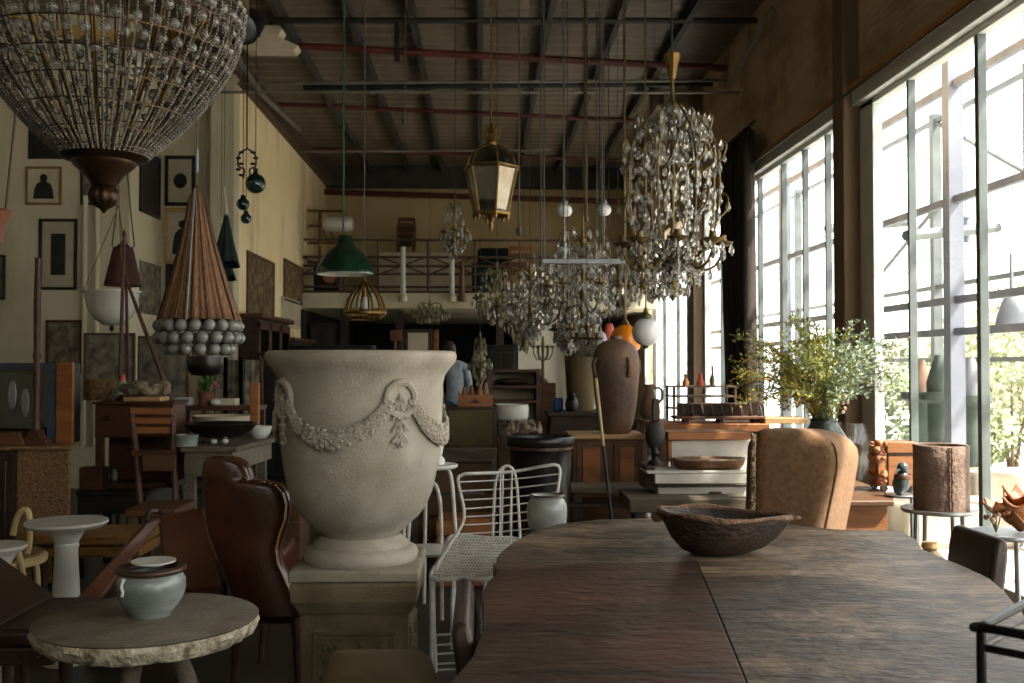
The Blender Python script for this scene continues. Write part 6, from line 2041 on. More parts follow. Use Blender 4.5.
# ---- big beaded basket chandelier
CY = 3.0
cx_ = P(104, 180, CY).x
def cz(py):
    return P(104, py, CY).z
t = thing('chandelier', 'very large gilt basket chandelier of bead strings with crystal balls', 'chandelier', (cx_, CY, cz(155)))
prof = [(42, 156), (50, 148), (61, 138), (74, 126), (86, 112), (97, 98), (107, 84), (117, 68), (125, 52), (130, 36), (133.5, 18), (135, 0), (136, -20), (136, -42)]
prof = [(r * .003, cz(py)) for r, py in prof]
pp = smooth([V((r, 0, z)) for r, z in prof], 5)
L = [0]
for a, b_ in zip(pp, pp[1:]):
    L.append(L[-1] + (b_ - a).length)
def at_len(s):
    for i in range(len(L) - 1):
        if L[i] <= s <= L[i + 1]:
            return pp[i].lerp(pp[i + 1], (s - L[i]) / (L[i + 1] - L[i]))
    return pp[-1]
mb = MB()
n = int(L[-1] / .0088)
for i in range(n):
    q = at_len(L[-1] * i / (n - 1))
    mb.ball(V((q.x, 0, q.z - cz(155))), .0046, 6, 4)
strme = mesh_only(mb, 'bead_string', 'bead_glass', 180)
mb = MB().tube([V((q.x - .003, 0, q.z - cz(155))) for q in pp], .0034, 5)
wireme = mesh_only(mb, 'rib_wire', 'bronze', 180)
NS = 56
for k in range(NS):
    w = 2 * pi * k / NS
    o = inst(strme, 'bead_string', t, (0, 0, 0), (0, 0, w))
    if k % 2 == 0:
        inst(wireme, 'rib_wire', t, (0, 0, 0), (0, 0, w + pi / NS))
def r_at(py):
    z = cz(py)
    for a, b_ in zip(pp, pp[1:]):
        if min(a.z, b_.z) <= z <= max(a.z, b_.z) and a.z != b_.z:
            return a.x + (b_.x - a.x) * (z - a.z) / (b_.z - a.z)
    return pp[-1].x
for py in (8, 30, 56, 78, 98, 118, 138, 152):
    MB().tube([(cx_ + r_at(py) * cos(2 * pi * i / 48), CY + r_at(py) * sin(2 * pi * i / 48), cz(py)) for i in range(48)], .003, 5, closed=True).build('hoop', 'bronze', t)
MB().lathe([(.402, cz(-12)), (.414, cz(-12)), (.414, cz(4)), (.402, cz(4)), (.402, cz(-12))], (cx_, CY, 0), 48).build('gilt_band', 'brass', t)
bme = mesh_only(MB().ball((0, 0, 0), .0215, 14, 9), 'crystal_ball', 'ball_crystal', 180)
spots = []
for ri, (py, br) in enumerate(((4, 1.0), (20, .95), (35, .8), (50, .75), (64, .7), (79, .65), (93, .55))):
    for k in range(44):
        w = 2 * pi * (k + .5 * (ri % 2)) / 44 + .07
        r = r_at(py) - .012
        spots.append((V((r * cos(w), r * sin(w), cz(py) - cz(155))), br))
spots.sort(key=lambda q: q[0].y + .25 * (cz(4) - cz(155) - q[0].z))
for q, br in spots[:100]:
    inst(bme, 'crystal_ball', t, q, (0, 0, 0), (br, br, br))
mb = MB()
for q, br in spots[100:]:
    mb.ball(q + V((cx_, CY, cz(155))), .0215 * br, 10, 6)
o = mb.build('crystal_ball', 'ball_crystal', t, ang=180)
o['kind'] = 'stuff'
for k in range(8):
    w = k * pi / 4 + .2
    d = V((cos(w), sin(w), 0))
    MB().tube([V((cx_, CY, 0)) + d * .1 + V((0, 0, cz(152))), V((cx_, CY, 0)) + d * .17 + V((0, 0, cz(90))), V((cx_, CY, 0)) + d * .3 + V((0, 0, cz(0))), V((cx_, CY, 0)) + d * .4 + V((0, 0, cz(-20)))], .0045, 6).build('inner_rib', 'brass', t)
pl = MB().lathe([(0, cz(186)), (.034, cz(186)), (.045, cz(180)), (.062, cz(173)), (.088, cz(166)), (.092, cz(162)), (.118, cz(159.5)), (.126, cz(157)), (.124, cz(154.5)), (.1, cz(154)), (0, cz(154))], (cx_, CY, 0), 48)
pl.build('bottom_dish', 'bronze', t, ang=50)
fin = MB()
vs = []
pr = [(0, cz(214)), (.005, cz(212)), (.012, cz(209)), (.03, cz(205)), (.041, cz(199)), (.042, cz(194)), (.034, cz(188)), (.02, cz(185)), (0, cz(184))]
n = 40
rows = []
for r, z in pr:
    rows.append([V((cx_ + r * (1 + .09 * cos(10 * 2 * pi * i / n)) * cos(2 * pi * i / n), CY + r * (1 + .09 * cos(10 * 2 * pi * i / n)) * sin(2 * pi * i / n), z)) for i in range(n)])
fin.loft(rows, cap=False)
fin.build('finial', 'bronze', t, ang=80)
cord(t, V((cx_, CY, H)), V((cx_, CY, cz(-60))), .012, 'bronze', 'chain')
for k in range(6):
    w = k * pi / 3
    MB().tube([V((cx_ + .405 * cos(w), CY + .405 * sin(w), cz(-40))), V((cx_, CY, cz(-40) + .75))], .006, 6).build('suspension_chain', 'bronze', t)

# ---- corded fringe lamp with glass balls
FY = 5.6
fx_ = P(199, 330, FY).x
def fz(py):
    return P(199, py, FY).z
t = thing('pendant_lamp', 'hanging lamp with brown corded cone skirt above rings of glass balls', 'pendant lamp', (fx_, FY, fz(355)))
k_ = FY / 1000
random.seed(14)
sk = MB()
ns = 30
apex = V((fx_ - 3 * k_, FY, fz(186)))
grid = []
for i in range(121):
    w = 2 * pi * i / 120
    rr_ = 1 + .055 * sin(ns * w) + .03 * sin(7 * w)
    grid.append([V((fx_ + (33 * rr_ * u ** 1.3 + 5 * min(1, u * 12)) * k_ * cos(w) - 3 * k_ * (1 - u), FY + (33 * rr_ * u ** 1.3 + 5 * min(1, u * 12)) * k_ * sin(w), fz(186 + 134 * u))) for u in [0, .08, .2, .4, .6, .8, 1]])
sk.sheet(grid, .004).build('skirt', 'cord_brown', t, ang=180)
for i in range(16):
    w = 2 * pi * i / 16 + .1
    st = MB().tube([V((fx_ + (33.8 * u ** 1.3 + 5.6 * min(1, u * 12)) * k_ * cos(w) - 3 * k_ * (1 - u), FY + (33.8 * u ** 1.3 + 5.6 * min(1, u * 12)) * k_ * sin(w), fz(186 + 134 * u))) for u in [0, .1, .25, .5, .75, 1]], .0075, 5, flat=.6)
    st.build('cord_strip', 'cord_dark' if i % 3 == 0 else 'linen', t)
bm3 = mesh_only(MB().ball((0, 0, 0), 6.3 * k_, 14, 9), 'glass_ball', 'ball_glass', 180)
for py, r, nb, off in ((326, 37.5, 18, 0), (338, 38.5, 18, .5), (349, 30, 14, .2)):
    for i in range(nb):
        w = 2 * pi * (i + off) / nb
        inst(bm3, 'glass_ball', t, (r * k_ * cos(w), r * k_ * sin(w), fz(py) - fz(355)))
for py, r in ((326, 37.5), (338, 38.5), (349, 30)):
    MB().tube([(fx_ + r * k_ * cos(2 * pi * i / 40), FY + r * k_ * sin(2 * pi * i / 40), fz(py)) for i in range(40)], .006, 5, closed=True).build('ring', 'black_metal', t)
MB().tube([V((fx_ - 3 * k_, FY, H)), V((fx_ - 3 * k_, FY, fz(160)))], .004, 6).build('cord', 'cord_white', t)
MB().tube([V((fx_ - 1 * k_, FY - 41 * k_, fz(322))), V((fx_ - 2.5 * k_, FY - 22 * k_, fz(250))), V((fx_ - 3 * k_, FY - 7 * k_, fz(190)))], .006, 6).build('front_chain', 'grey_metal', t)
MB().tube([V((fx_ - 3 * k_, FY, fz(172))), V((fx_ - 3 * k_, FY, fz(150)))], .009, 8).build('hook_rod', 'grey_metal', t)
bq = V((P(205, 375, 6.3).x, 6.3, 0))
t = thing('hanging_bowl', 'black rounded bowl hanging just below the glass ball lamp', 'bowl', (bq.x, 6.3, P(205, 376, 6.3).z))
z0, z1 = P(205, 376, 6.3).z, P(205, 356, 6.3).z
MB().lathe([(0, z0), (.08, z0 + .005), (.105, z0 + .04), (.112, z0 + .08), (.108, z1), (.1, z1), (.1, z0 + .05), (0, z0 + .02)], (bq.x, 6.3, 0), 28).build('bowl', 'pot_black', t, ang=60)
for w in (0, 2.1, 4.2):
    MB().tube([V((bq.x + .105 * cos(w), 6.3 + .105 * sin(w), z1)), V((bq.x, 6.3, z1 + .9))], .003, 5).build('wire', 'wire_dark', t)
cord(t, V((bq.x, 6.3, H)), V((bq.x, 6.3, z1 + .9)), .003, 'wire_dark')

# ---- milk glass bowl pendant and dark cone shade
y = 8.3
k = .0083
q = P(112, 300, y)
t = thing('bowl_pendant', 'white milk-glass bowl pendant lamp hung on three chains', 'pendant lamp', (q.x, y, P(112, 326, y).z))
z0, z1 = P(112, 326, y).z, P(112, 292, y).z
MB().lathe([(0, z0), (8 * k, z0 + .01), (17 * k, z0 + .06), (23.5 * k, z0 + .15), (26 * k, z1 - .02), (27.5 * k, z1), (25 * k, z1), (22 * k, z0 + .15), (0, z0 + .03)], (q.x, y, 0), 40).build('bowl', 'milk_glass', t, ang=60)
MB().lathe([(26 * k, z1 - .012), (28.2 * k, z1 - .006), (28.2 * k, z1 + .008), (26 * k, z1 + .008), (26 * k, z1 - .012)], (q.x, y, 0), 40).build('rim', 'milk_glass', t)
MB().lathe([(0, z0 - .05), (.012, z0 - .04), (.02, z0 - .015), (.012, z0), (0, z0 + .005)], (q.x, y, 0), 12).build('finial', 'bronze', t)
hz_ = P(119, 205, y).z
for w in (-.6, 1.5, 3.6):
    MB().tube([V((q.x + 26 * k * cos(w), y + 26 * k * sin(w), z1)), V((q.x + .05, y, hz_))], .004, 5).build('chain', 'old_brass', t)
cord(t, V((q.x + .05, y, H)), V((q.x + .05, y, hz_)), .006, 'grey_pipe')
ys = 9.2
q = P(123, 270, ys)
t = thing('cone_lamp', 'dark reddish-brown cone lampshade hanging behind the milk-glass bowl', 'pendant lamp', (q.x, ys, P(122, 285, ys).z))
z0, z1 = P(122, 286, ys).z, P(122, 248, ys).z
kk = ys / 1000
MB().lathe([(18 * kk, z0), (9.5 * kk, z1), (8.5 * kk, z1), (17 * kk, z0), (18 * kk, z0)], (q.x, ys, 0), 32).build('shade', 'shade_brown', t, ang=50)
MB().lathe([(0, z1 - .06), (8.6 * kk, z1 - .005), (8.6 * kk, z1), (.02, z1 + .05), (0, z1 + .05)], (q.x, ys, 0), 20).build('cap', 'bronze', t)
for s in (-1, 1):
    MB().tube([V((q.x + s * 8.6 * kk, ys, z1)), V((q.x + s * 11 * kk, ys, z1 + .02)), V((q.x + s * 8 * kk, ys, z1 + .25)), V((q.x, ys, z1 + 1.0))], .006, 5).build('arm_wire', 'wire_dark', t)
cord(t, V((q.x, ys, H)), V((q.x, ys, z1 + 1.0)), .005, 'wire_dark')

# ---- green glass floats
fy = 10.2
for px, py, r, lab in ((255.5, 183.5, 10, 'largest dark green glass float hanging on the yellow wall'), (243, 204, 6.6, 'middle green glass float hanging below the largest one'), (246, 218.5, 5.6, 'smallest lowest green glass float on the hanging wire')):
    q = P(px, py, fy + (10 - r) * .11)
    t = thing('glass_float', lab, 'glass float', q, 'hanging green glass floats')
    MB().ball(q, r * fy / 1000, 20, 12).build('ball', 'float_green', t, ang=180)
    MB().lathe([(0, 0), (.03, 0), (.022, .03), (0, .04)], q + V((0, 0, r * fy / 1000 - .006)), 12).build('cap', 'black_metal', t)
    cord(t, V((q.x, q.y, H)), q + V((0, 0, r * fy / 1000 + .03)), .004, 'wire_dark')
q = P(247, 160, 10.5)
ir = MB()
random.seed(5)
for s in (-1, 1):
    ir.tube(smooth([q + V((0, 0, .12)), q + V((s * .08, 0, .06)), q + V((s * .09, 0, -.06)), q + V((s * .03, 0, -.1)), q + V((s * .04, 0, -.2))]), .009, 6)
    for j in range(5):
        ir.ball(q + V((s * (.06 + .03 * (j % 2)), 0, .08 - j * .06)), .022, 7, 5, (1.4, .5, .7))
ir.tube([q + V((0, 0, .12)), V((q.x, q.y, H))], .005, 5)
tag(ir.build('hanging_ironwork', 'black_metal'), 'black curled wrought-iron hanger above the green glass floats', 'ironwork')

# ---- dark green cloth umbrellas hanging
for py0, py1, px, r, lab in ((210, 262, 226, 11.5, 'dark green furled cloth shade hanging right of the corded lamp'), (240, 275, 223, 10.5, 'lower blue-green cloth shade hanging beneath the furled one')):
    yy = 9.2 if py0 < 230 else 9.55
    q = P(px, py1, yy)
    z0, z1 = q.z, P(px, py0, yy).z
    t = thing('furled_parasol', lab, 'parasol', q)
    kk = yy / 1000
    g_ = []
    for i in range(49):
        w = 2 * pi * i / 48
        g_.append([V((q.x + (r * u * (1 + .14 * sin(8 * w)) + .8) * kk * cos(w), yy + (.02 if py0 > 230 else 0) + (r * u * (1 + .14 * sin(8 * w)) + .8) * kk * sin(w), z1 + (z0 - z1) * u ** .85 - (.05 * u if 5 * sin(w + .5) > 2 else 0))) for u in (0, .2, .5, .8, 1)])
    MB().sheet(g_, .006).build('cloth', 'cloth_green', t, ang=180)
    MB().tube([V((q.x, yy, z1 - .05)), V((q.x - .02, yy, z1 + .22))], [.02, .006], 8).build('ferrule', 'paper', t)
    cord(t, V((q.x - .02, yy, H)), V((q.x - .02, yy, z1 + .22)), .003, 'wire_dark')

# ---- lamp parts at the upper left edge and ceiling projector
q = P(2, 225, 4.6)
t = thing('hanging_lamp', 'copper-pink lamp body on a red rod at the left picture edge', 'lamp', (q.x - .03, 4.6, q.z))
q = ORG['hanging_lamp']
z1 = P(5, 212, 4.6).z
MB().lathe([(0, z1 - .15), (.03, z1 - .14), (.04, z1 - .06), (.06, z1 - .02), (.075, z1), (.06, z1 + .012), (.02, z1 + .02), (0, z1 + .02)], (q.x, 4.6, 0), 24).build('body', 'terracotta', t)
MB().tube([V((q.x + .045, 4.6, z1 + .01)), V((P(15, 120, 4.6).x, 4.6, P(15, 120, 4.6).z)), V((P(15, 100, 4.6).x, 4.6, H))], .006, 6).build('rod', 'wood_red', t)
q = P(248, 24, 8.2)
t = thing('ceiling_spotlight', 'grey metal dome floodlight hanging at the roof beside the beaded chandelier', 'spotlight', q)
mm = Matrix.Translation(q) @ Matrix.Rotation(.45, 4, 'Y') @ Matrix.Rotation(-.85, 4, 'X')
MB().lathe([(0, .16), (.07, .15), (.11, .08), (.13, -.02), (.14, -.1), (.13, -.1), (.1, .06), (0, .13)], n=28, m=mm).build('dome', 'black_metal', t, ang=60)
MB().lathe([(0, -.13), (.08, -.12), (.128, -.08), (.1, -.06), (0, -.05)], n=24, m=mm).build('lens', 'grey_metal', t)
MB().tube([q + V((.0, 0, .1)), V((q.x, q.y, H))], .015, 8).build('stem', 'black_metal', t)
q = P(280, 45, 11.9)
t = thing('roof_fan_vent', 'cream metal vent box under the red roof pipe', 'vent', q)
MB().loft([[q + V((a * w - .1, c * .12, z)) for a, c in ((-1, -1), (1, -1), (1, 1), (-1, 1))] for w, z in ((.28, -.1), (.34, -.04), (.1, .06), (.18, .2))]).build('hood', 'paper', t, bevel=.01)
MB().tube([q + V((-.1, 0, .2)), V((q.x - .1, q.y, H))], .02, 6).build('stem', 'black_pipe', t)

# ---- green enamel shade
y = 8.0
q = P(345, 274, y)
k = .008
t = thing('enamel_pendant', 'dark green enamel factory lamp with white underside on green cord', 'pendant lamp', q)
def ez(py):
    return P(345, py, y).z
MB().lathe([(28.6 * k, ez(274)), (28.2 * k, ez(271)), (26 * k, ez(265)), (21 * k, ez(256)), (15 * k, ez(250)), (9.5 * k, ez(246)), (8 * k, ez(241)), (7 * k, ez(236)), (0, ez(235.5)), (0, ez(237)), (6 * k, ez(240)), (14 * k, ez(252)), (25 * k, ez(266)), (27.4 * k, ez(273)), (28.6 * k, ez(274))], (q.x, y, 0), 48).build('shade', 'green_enamel', t, ang=60)
MB().lathe([(27.8 * k, ez(274.5)), (24.6 * k, ez(267)), (13.6 * k, ez(254)), (0, ez(250)), (0, ez(251)), (13.4 * k, ez(255)), (24.2 * k, ez(268)), (27.2 * k, ez(274.6)), (27.8 * k, ez(274.5))], (q.x, y, 0), 48).build('lining', 'white_enamel', t, ang=60)
cord(t, V((q.x - .015, y, H)), V((q.x - .015, y, ez(236))), .008, 'cord_green')
MB().tube([V((q.x - .015, y, ez(222))), V((q.x - .015, y, ez(160)))], .007, 6).build('chain', 'white_enamel', t)

# ---- wire cage lantern
y = 9.0
q = P(365, 320, y)
k = .009
t = thing('cage_lantern', 'brass wire dome lantern with small bulb hanging behind the green lamp', 'lantern', q)
def cz2(py):
    return P(365, py, y).z
for i in range(10):
    w = 2 * pi * i / 10
    d = V((cos(w), sin(w), 0))
    c0 = V((q.x, y, 0))
    MB().tube(smooth([c0 + d * 1 * k + V((0, 0, cz2(282))), c0 + d * 9 * k + V((0, 0, cz2(289))), c0 + d * 17 * k + V((0, 0, cz2(300))), c0 + d * 20 * k + V((0, 0, cz2(314))), c0 + d * 15 * k + V((0, 0, cz2(319)))], 4), .010, 6).build('cage_wire', 'brass', t)
MB().lathe([(20 * k, cz2(315)), (21.5 * k, cz2(314)), (21.5 * k, cz2(312)), (20 * k, cz2(311)), (20 * k, cz2(315))], (q.x, y, 0), 32).build('hoop', 'brass', t)
MB().lathe([(14.5 * k, cz2(320)), (16 * k, cz2(319)), (14.5 * k, cz2(317)), (14.5 * k, cz2(320))], (q.x, y, 0), 32).build('lower_hoop', 'brass', t)
MB().lathe([(0, cz2(311)), (.03, cz2(309)), (.038, cz2(305)), (.02, cz2(300)), (.015, cz2(297)), (0, cz2(297))], (q.x, y, 0), 16).build('bulb', 'milk_glass', t)
MB().tube([V((q.x, y, cz2(297))), V((q.x, y, cz2(280)))], .014, 8).build('stem', 'brass', t)
cord(t, V((q.x - .01, y, H)), V((q.x - .01, y, cz2(281))), .006, 'cord_white')

# ---- brass lantern with glass sides
y = 7.2
k = .0072
q = P(491, 222, y)
t = thing('brass_lantern', 'large six-sided brass lantern with tapering glass panes under domed crown', 'lantern', q)
def lz_(py):
    return P(491, py, y).z
def hexp(r, py, i):
    w = pi / 6 + i * pi / 3 + .25
    return V((q.x + r * k * cos(w), y + r * k * sin(w), lz_(py)))
for i in range(6):
    MB().tube([hexp(27, 168, i), hexp(17, 213, i)], .0105, 6).build('corner_post', 'brass', t)
    MB().tube(smooth([hexp(25, 166, i), hexp(22, 156, i), hexp(12, 148, i), hexp(4, 146, i)], 4), .008, 6).build('crown_rib', 'brass', t)
    a, b_, c, d = hexp(25.8, 170, i), hexp(25.8, 170, i + 1), hexp(16.6, 212, i + 1), hexp(16.6, 212, i)
    MB().sheet([[a, b_], [d, c]], .004).build('glass_pane', 'lantern_pane', t)
    MB().lathe([(0, -.045), (.008, -.04), (.014, -.015), (.018, 0), (0, .004)], hexp(17, 215, i), 10).build('drop_finial', 'brass', t)
for r, py, th in ((27, 168, .014), (17.3, 214, .02)):
    MB().tube([hexp(r, py, i) for i in range(6)], th, 6, closed=True).build('ring_frame', 'brass', t)
MB().lathe([(0, lz_(233)), (.008, lz_(231)), (.018, lz_(226)), (.012, lz_(222)), (.025, lz_(219)), (.04, lz_(215)), (0, lz_(215))], (q.x, y, 0), 16).build('bottom_finial', 'brass', t)
MB().lathe([(.10, lz_(166)), (.14, lz_(158)), (.1, lz_(150)), (.03, lz_(146)), (.028, lz_(146.5)), (.095, lz_(150.6)), (.135, lz_(158.2)), (.10, lz_(166))], (q.x, y, 0), 6).build('crown_glass', 'cabinet_glass', t)
MB().lathe([(.03, lz_(147)), (.04, lz_(143)), (.025, lz_(140)), (.045, lz_(134)), (.02, lz_(129)), (.012, lz_(124)), (0, lz_(124))], (q.x, y, 0), 14).build('crown_cap', 'brass', t)
for i in range(6):
    d = V((cos(i * pi / 3), sin(i * pi / 3), 0))
    MB().tube(smooth([V((q.x, y, lz_(140))) + d * .02, V((q.x, y, lz_(137))) + d * .06, V((q.x, y, lz_(131))) + d * .055, V((q.x, y, lz_(128))) + d * .075]), .008, 6).build('scroll', 'brass', t)
for i in range(3):
    w = i * 2.1
    c = V((q.x + .035 * cos(w), y + .035 * sin(w), 0))
    MB().lathe([(0, lz_(212)), (.018, lz_(212)), (.018, lz_(198)), (.008, lz_(193)), (0, lz_(190))], c, 12).build('candle', 'milk_glass', t)
cord(t, V((q.x, y, H)), V((q.x, y, lz_(125))), .006, 'old_brass', 'chain')

# ================================================================== crystal chandeliers
DROP = mesh_only(MB().lathe([(0, -.05), (.006, -.045), (.013, -.03), (.0145, -.018), (.009, .002), (.003, .014), (0, .018)], n=7), 'crystal_drop', 'crystal', flat=True)
DROPA = mesh_only(MB().lathe([(0, -.05), (.006, -.045), (.013, -.03), (.0145, -.018), (.009, .002), (.003, .014), (0, .018)], n=7), 'amber_drop', 'crystal_amber', flat=True)
def drops_mesh(pts, s, seed):
    random.seed(seed)
    mb = MB()
    for q in pts:
        f = s * random.uniform(.7, 1.25)
        mb.lathe([(0, -.05 * f), (.012 * f, -.032 * f), (.0145 * f, -.016 * f), (.003 * f, .014 * f), (0, .018 * f)], q, 6)
    return mb
# the tall one by the window
y = 6.2
k = .0062
q0 = P(672, 60, y)
CX, CYY = q0.x, y
def wz2(py):
    return P(672, py, y).z
t = thing('chandelier', 'tall crystal drop chandelier with scrolled brass arms beside the tall windows', 'chandelier', (CX, CYY, wz2(300)))
O_ = V((CX, CYY, 0))
def cp(r, w, py):
    return V((CX + r * k * cos(w), CYY + r * k * sin(w), wz2(py)))
MB().lathe([(0, wz2(80)), (.02, wz2(79)), (.03, wz2(72)), (.04, wz2(64)), (.055, wz2(55)), (.05, wz2(54)), (0, wz2(56))], O_, 8).build('canopy', 'brass', t)
MB().lathe([(0, wz2(302)), (.012, wz2(300)), (.03, wz2(290)), (.02, wz2(278)), (.035, wz2(268)), (.05, wz2(258)), (.03, wz2(248)), (.014, wz2(240)), (.014, wz2(190)), (.03, wz2(180)), (.014, wz2(170)), (.012, wz2(110)), (.035, wz2(104)), (.014, wz2(98)), (.012, wz2(80)), (0, wz2(80))], O_, 16).build('stem', 'old_brass', t)
cord(t, V((CX, CYY, H)), V((CX, CYY, wz2(55))), .006, 'wire_dark', 'chain')
hang = []
NA = 8
for i in range(NA):
    w = 2 * pi * i / NA + .3
    # long cage rib: up from the low hub, bowing out, curling at the top
    rib = smooth([cp(4, w, 262), cp(26, w, 256), cp(41, w, 238), cp(47, w, 206), cp(48, w, 176), cp(45, w, 150), cp(35, w, 130), cp(21, w, 114), cp(9, w, 104)], 5)
    MB().tube(rib, .0075, 6).build('cage_rib', 'old_brass', t)
    cr_ = smooth([cp(22, w, 150), cp(30, w, 122), cp(36, w, 116), cp(41, w, 122), cp(39, w, 132)], 5)
    MB().tube(cr_, .006, 6).build('upper_scroll', 'old_brass', t)
    sc2 = smooth([cp(44, w, 172), cp(52, w, 160), cp(55, w, 150), cp(50, w, 144)], 5)
    MB().tube(sc2, .006, 6).build('side_scroll', 'old_brass', t)
    sc3 = smooth([cp(46, w, 222), cp(54, w + .12, 212), cp(54, w + .2, 198), cp(46, w + .2, 197), cp(44, w + .15, 206)], 5)
    MB().tube(sc3, .006, 6).build('lower_scroll', 'old_brass', t)
    sc4 = smooth([cp(30, w, 175), cp(40, w + .25, 165), cp(41, w + .4, 150), cp(33, w + .4, 148), cp(30, w + .3, 156)], 5)
    MB().tube(sc4, .006, 6).build('inner_scroll', 'old_brass', t)
    hang += [sc3[8], sc3[14], sc4[8], sc4[14]]
    hang += [rib[j] for j in range(6, len(rib), 4)] + [cr_[-1], cr_[8], cr_[12], sc2[-1], sc2[6]]
    w2 = w + pi / NA
    arm = smooth([cp(5, w2, 268), cp(20, w2, 262), cp(30, w2, 270), cp(42, w2, 266), cp(50, w2, 252), cp(50, w2, 247)], 5)
    MB().tube(arm, .009, 6).build('arm', 'old_brass', t)
    c_ = cp(50, w2, 247)
    MB().lathe([(.01, -.005), (.05, .012), (.066, .028), (.06, .03), (.02, .018), (0, .016)], c_, 18).build('drip_pan', 'old_brass', t)
    MB().lathe([(0, .015), (.022, .017), (.026, .04), (.02, .055), (.024, .07), (0, .07)], c_, 12).build('candle_cup', 'old_brass', t)
    hang += [arm[j] for j in range(5, len(arm), 4)] + [c_ + V((.055 * cos(a), .055 * sin(a), .02)) for a in (0, 2.1, 4.2)]
for i in range(10):
    w = 2 * pi * i / 10
    hang += [cp(8, w, 106), cp(14, w, 118), cp(26, w, 275), cp(16, w, 285)]
random.seed(40)
extra_ = []
for i in range(420):
    u = random.random()
    py = 112 + 165 * u
    r = (14 + 35 * math.sin(pi * min(1, u * .95 + .08)) ** .6) * random.uniform(.3, 1.0)
    extra_.append(cp(r, random.uniform(0, 2 * pi), py))
random.shuffle(hang)
for q in hang[:100]:
    f = random.uniform(.95, 1.45)
    inst(DROP, 'crystal_drop', t, q - O_ - V((0, 0, wz2(300))) - V((0, 0, .02)), (0, 0, random.uniform(0, 3)), (f, f, f * random.uniform(.9, 1.25)))
o = drops_mesh([q - V((0, 0, .02)) for q in hang[100:]] + extra_, 1.0, 3).build('crystal_strand', 'crystal', t, flat=True)
o['kind'] = 'stuff'

def small_chandelier(px, py_top, py_bot, y, w_px, label, metal='old_brass', crys='crystal', n=45, arms=6, seed=1, strand=70, candle=False, group='crystal chandeliers hanging at the centre'):
    k = y / 1000
    q = P(px, py_bot, y)
    def zz(u):      # u 0 at top, 1 at the bottom
        return P(px, py_top + (py_bot - py_top) * u, y).z
    t = thing('chandelier', label, 'chandelier', q, group)
    c = V((q.x, y, 0))
    Hh = zz(0) - zz(1)
    MB().lathe([(0, zz(1)), (.02, zz(.97)), (.04, zz(.9)), (.02, zz(.82)), (.05, zz(.72)), (.02, zz(.62)), (.012, zz(.3)), (.03, zz(.22)), (.012, zz(.15)), (.01, zz(0)), (0, zz(0))], c, 12).build('stem', metal, t)
    cord(t, V((q.x, y, H)), V((q.x, y, zz(0))), .003, 'wire_dark', 'chain')
    rng = random.Random(seed)
    hang = []
    R_ = w_px / 2 * k
    for i in range(arms):
        w = 2 * pi * i / arms + seed
        d = V((cos(w), sin(w), 0))
        a = smooth([c + d * .03 + V((0, 0, zz(.72))), c + d * R_ * .45 + V((0, 0, zz(.82))), c + d * R_ * .85 + V((0, 0, zz(.74))), c + d * R_ + V((0, 0, zz(.6)))], 5)
        MB().tube(a, .008, 6).build('arm', metal, t)
        MB().lathe([(.01, 0), (.045, .012), (.05, .022), (.015, .02), (.018, .06), (0, .06)], a[-1], 12).build('candle_cup', metal, t)
        if candle:
            MB().tube([a[-1] + V((0, 0, .05)), a[-1] + V((0, 0, .16))], .011, 8).build('candle', 'milk_glass', t)
        u = smooth([c + d * .02 + V((0, 0, zz(.2))), c + d * R_ * .5 + V((0, 0, zz(.12))), c + d * R_ * .75 + V((0, 0, zz(.3))), c + d * R_ * .6 + V((0, 0, zz(.4)))], 5)
        MB().tube(u, .006, 6).build('upper_arm', metal, t)
        hang += [a[j] for j in range(4, 16, 3)] + [u[j] for j in range(4, 16, 4)] + [a[-1] + V((.04, 0, 0)), a[-1] - V((.04, 0, 0))]
    rng.shuffle(hang)
    hang = hang[:n]
    dm = DROP if crys == 'crystal' else DROPA
    for p in hang:
        f = rng.uniform(.8, 1.4)
        inst(dm, 'crystal_drop', t, p - q - V((0, 0, .02)), (0, 0, rng.uniform(0, 3)), (f, f, f * 1.2))
    pts = []
    for i in range(int(strand * 1.8)):
        u = rng.random()
        r = R_ * (.2 + .75 * sin(pi * min(1, .12 + .86 * u))) * rng.uniform(.3, 1)
        w = rng.uniform(0, 6.28)
        pts.append(V((q.x + r * cos(w), y + r * sin(w), zz(.25 + .72 * u))))
    o = drops_mesh(pts, 1.15, seed).build('crystal_strand', crys, t, flat=True)
    o['kind'] = 'stuff'
    return t
small_chandelier(530, 262, 338, 9.6, 64, 'clear crystal chandelier left below the long metal bar', seed=2, strand=110)
small_chandelier(583, 215, 335, 9.25, 72, 'dense crystal chandelier hanging in the middle of the cluster behind the bar', seed=3, strand=200, n=60)
small_chandelier(618, 255, 312, 10.4, 50, 'crystal chandelier at the right of the cluster above the orange globe', seed=4, strand=90)
small_chandelier(655, 265, 300, 11.6, 46, 'far crystal chandelier low behind the tall window chandelier', seed=5, strand=70)
small_chandelier(497, 262, 324, 11.0, 44, 'greenish brass chandelier with amber drops left of the crystal cluster', 'green_brass', 'crystal_amber', seed=6, strand=60)
small_chandelier(524, 285, 352, 12.4, 34, 'small green-gold chandelier with leaf drops lowest of the cluster', 'green_brass', 'crystal_amber', seed=7, strand=60)
small_chandelier(480, 332, 384, 12.8, 18, 'narrow amber-drop chandelier just right of the person', 'green_brass', 'crystal_amber', seed=8, strand=50)
small_chandelier(568, 300, 352, 8.4, 30, 'small clear crystal cluster hanging directly over the olive pot', seed=9, strand=60, n=30)
small_chandelier(587, 322, 352, 8.03, 22, 'tiny crystal lamp hanging before the tall olive pot', seed=10, strand=40, n=24)
small_chandelier(455, 195, 258, 10.5, 26, 'slim crystal sconce chain hanging left of the brass lantern', seed=11, strand=16, n=24, arms=3)
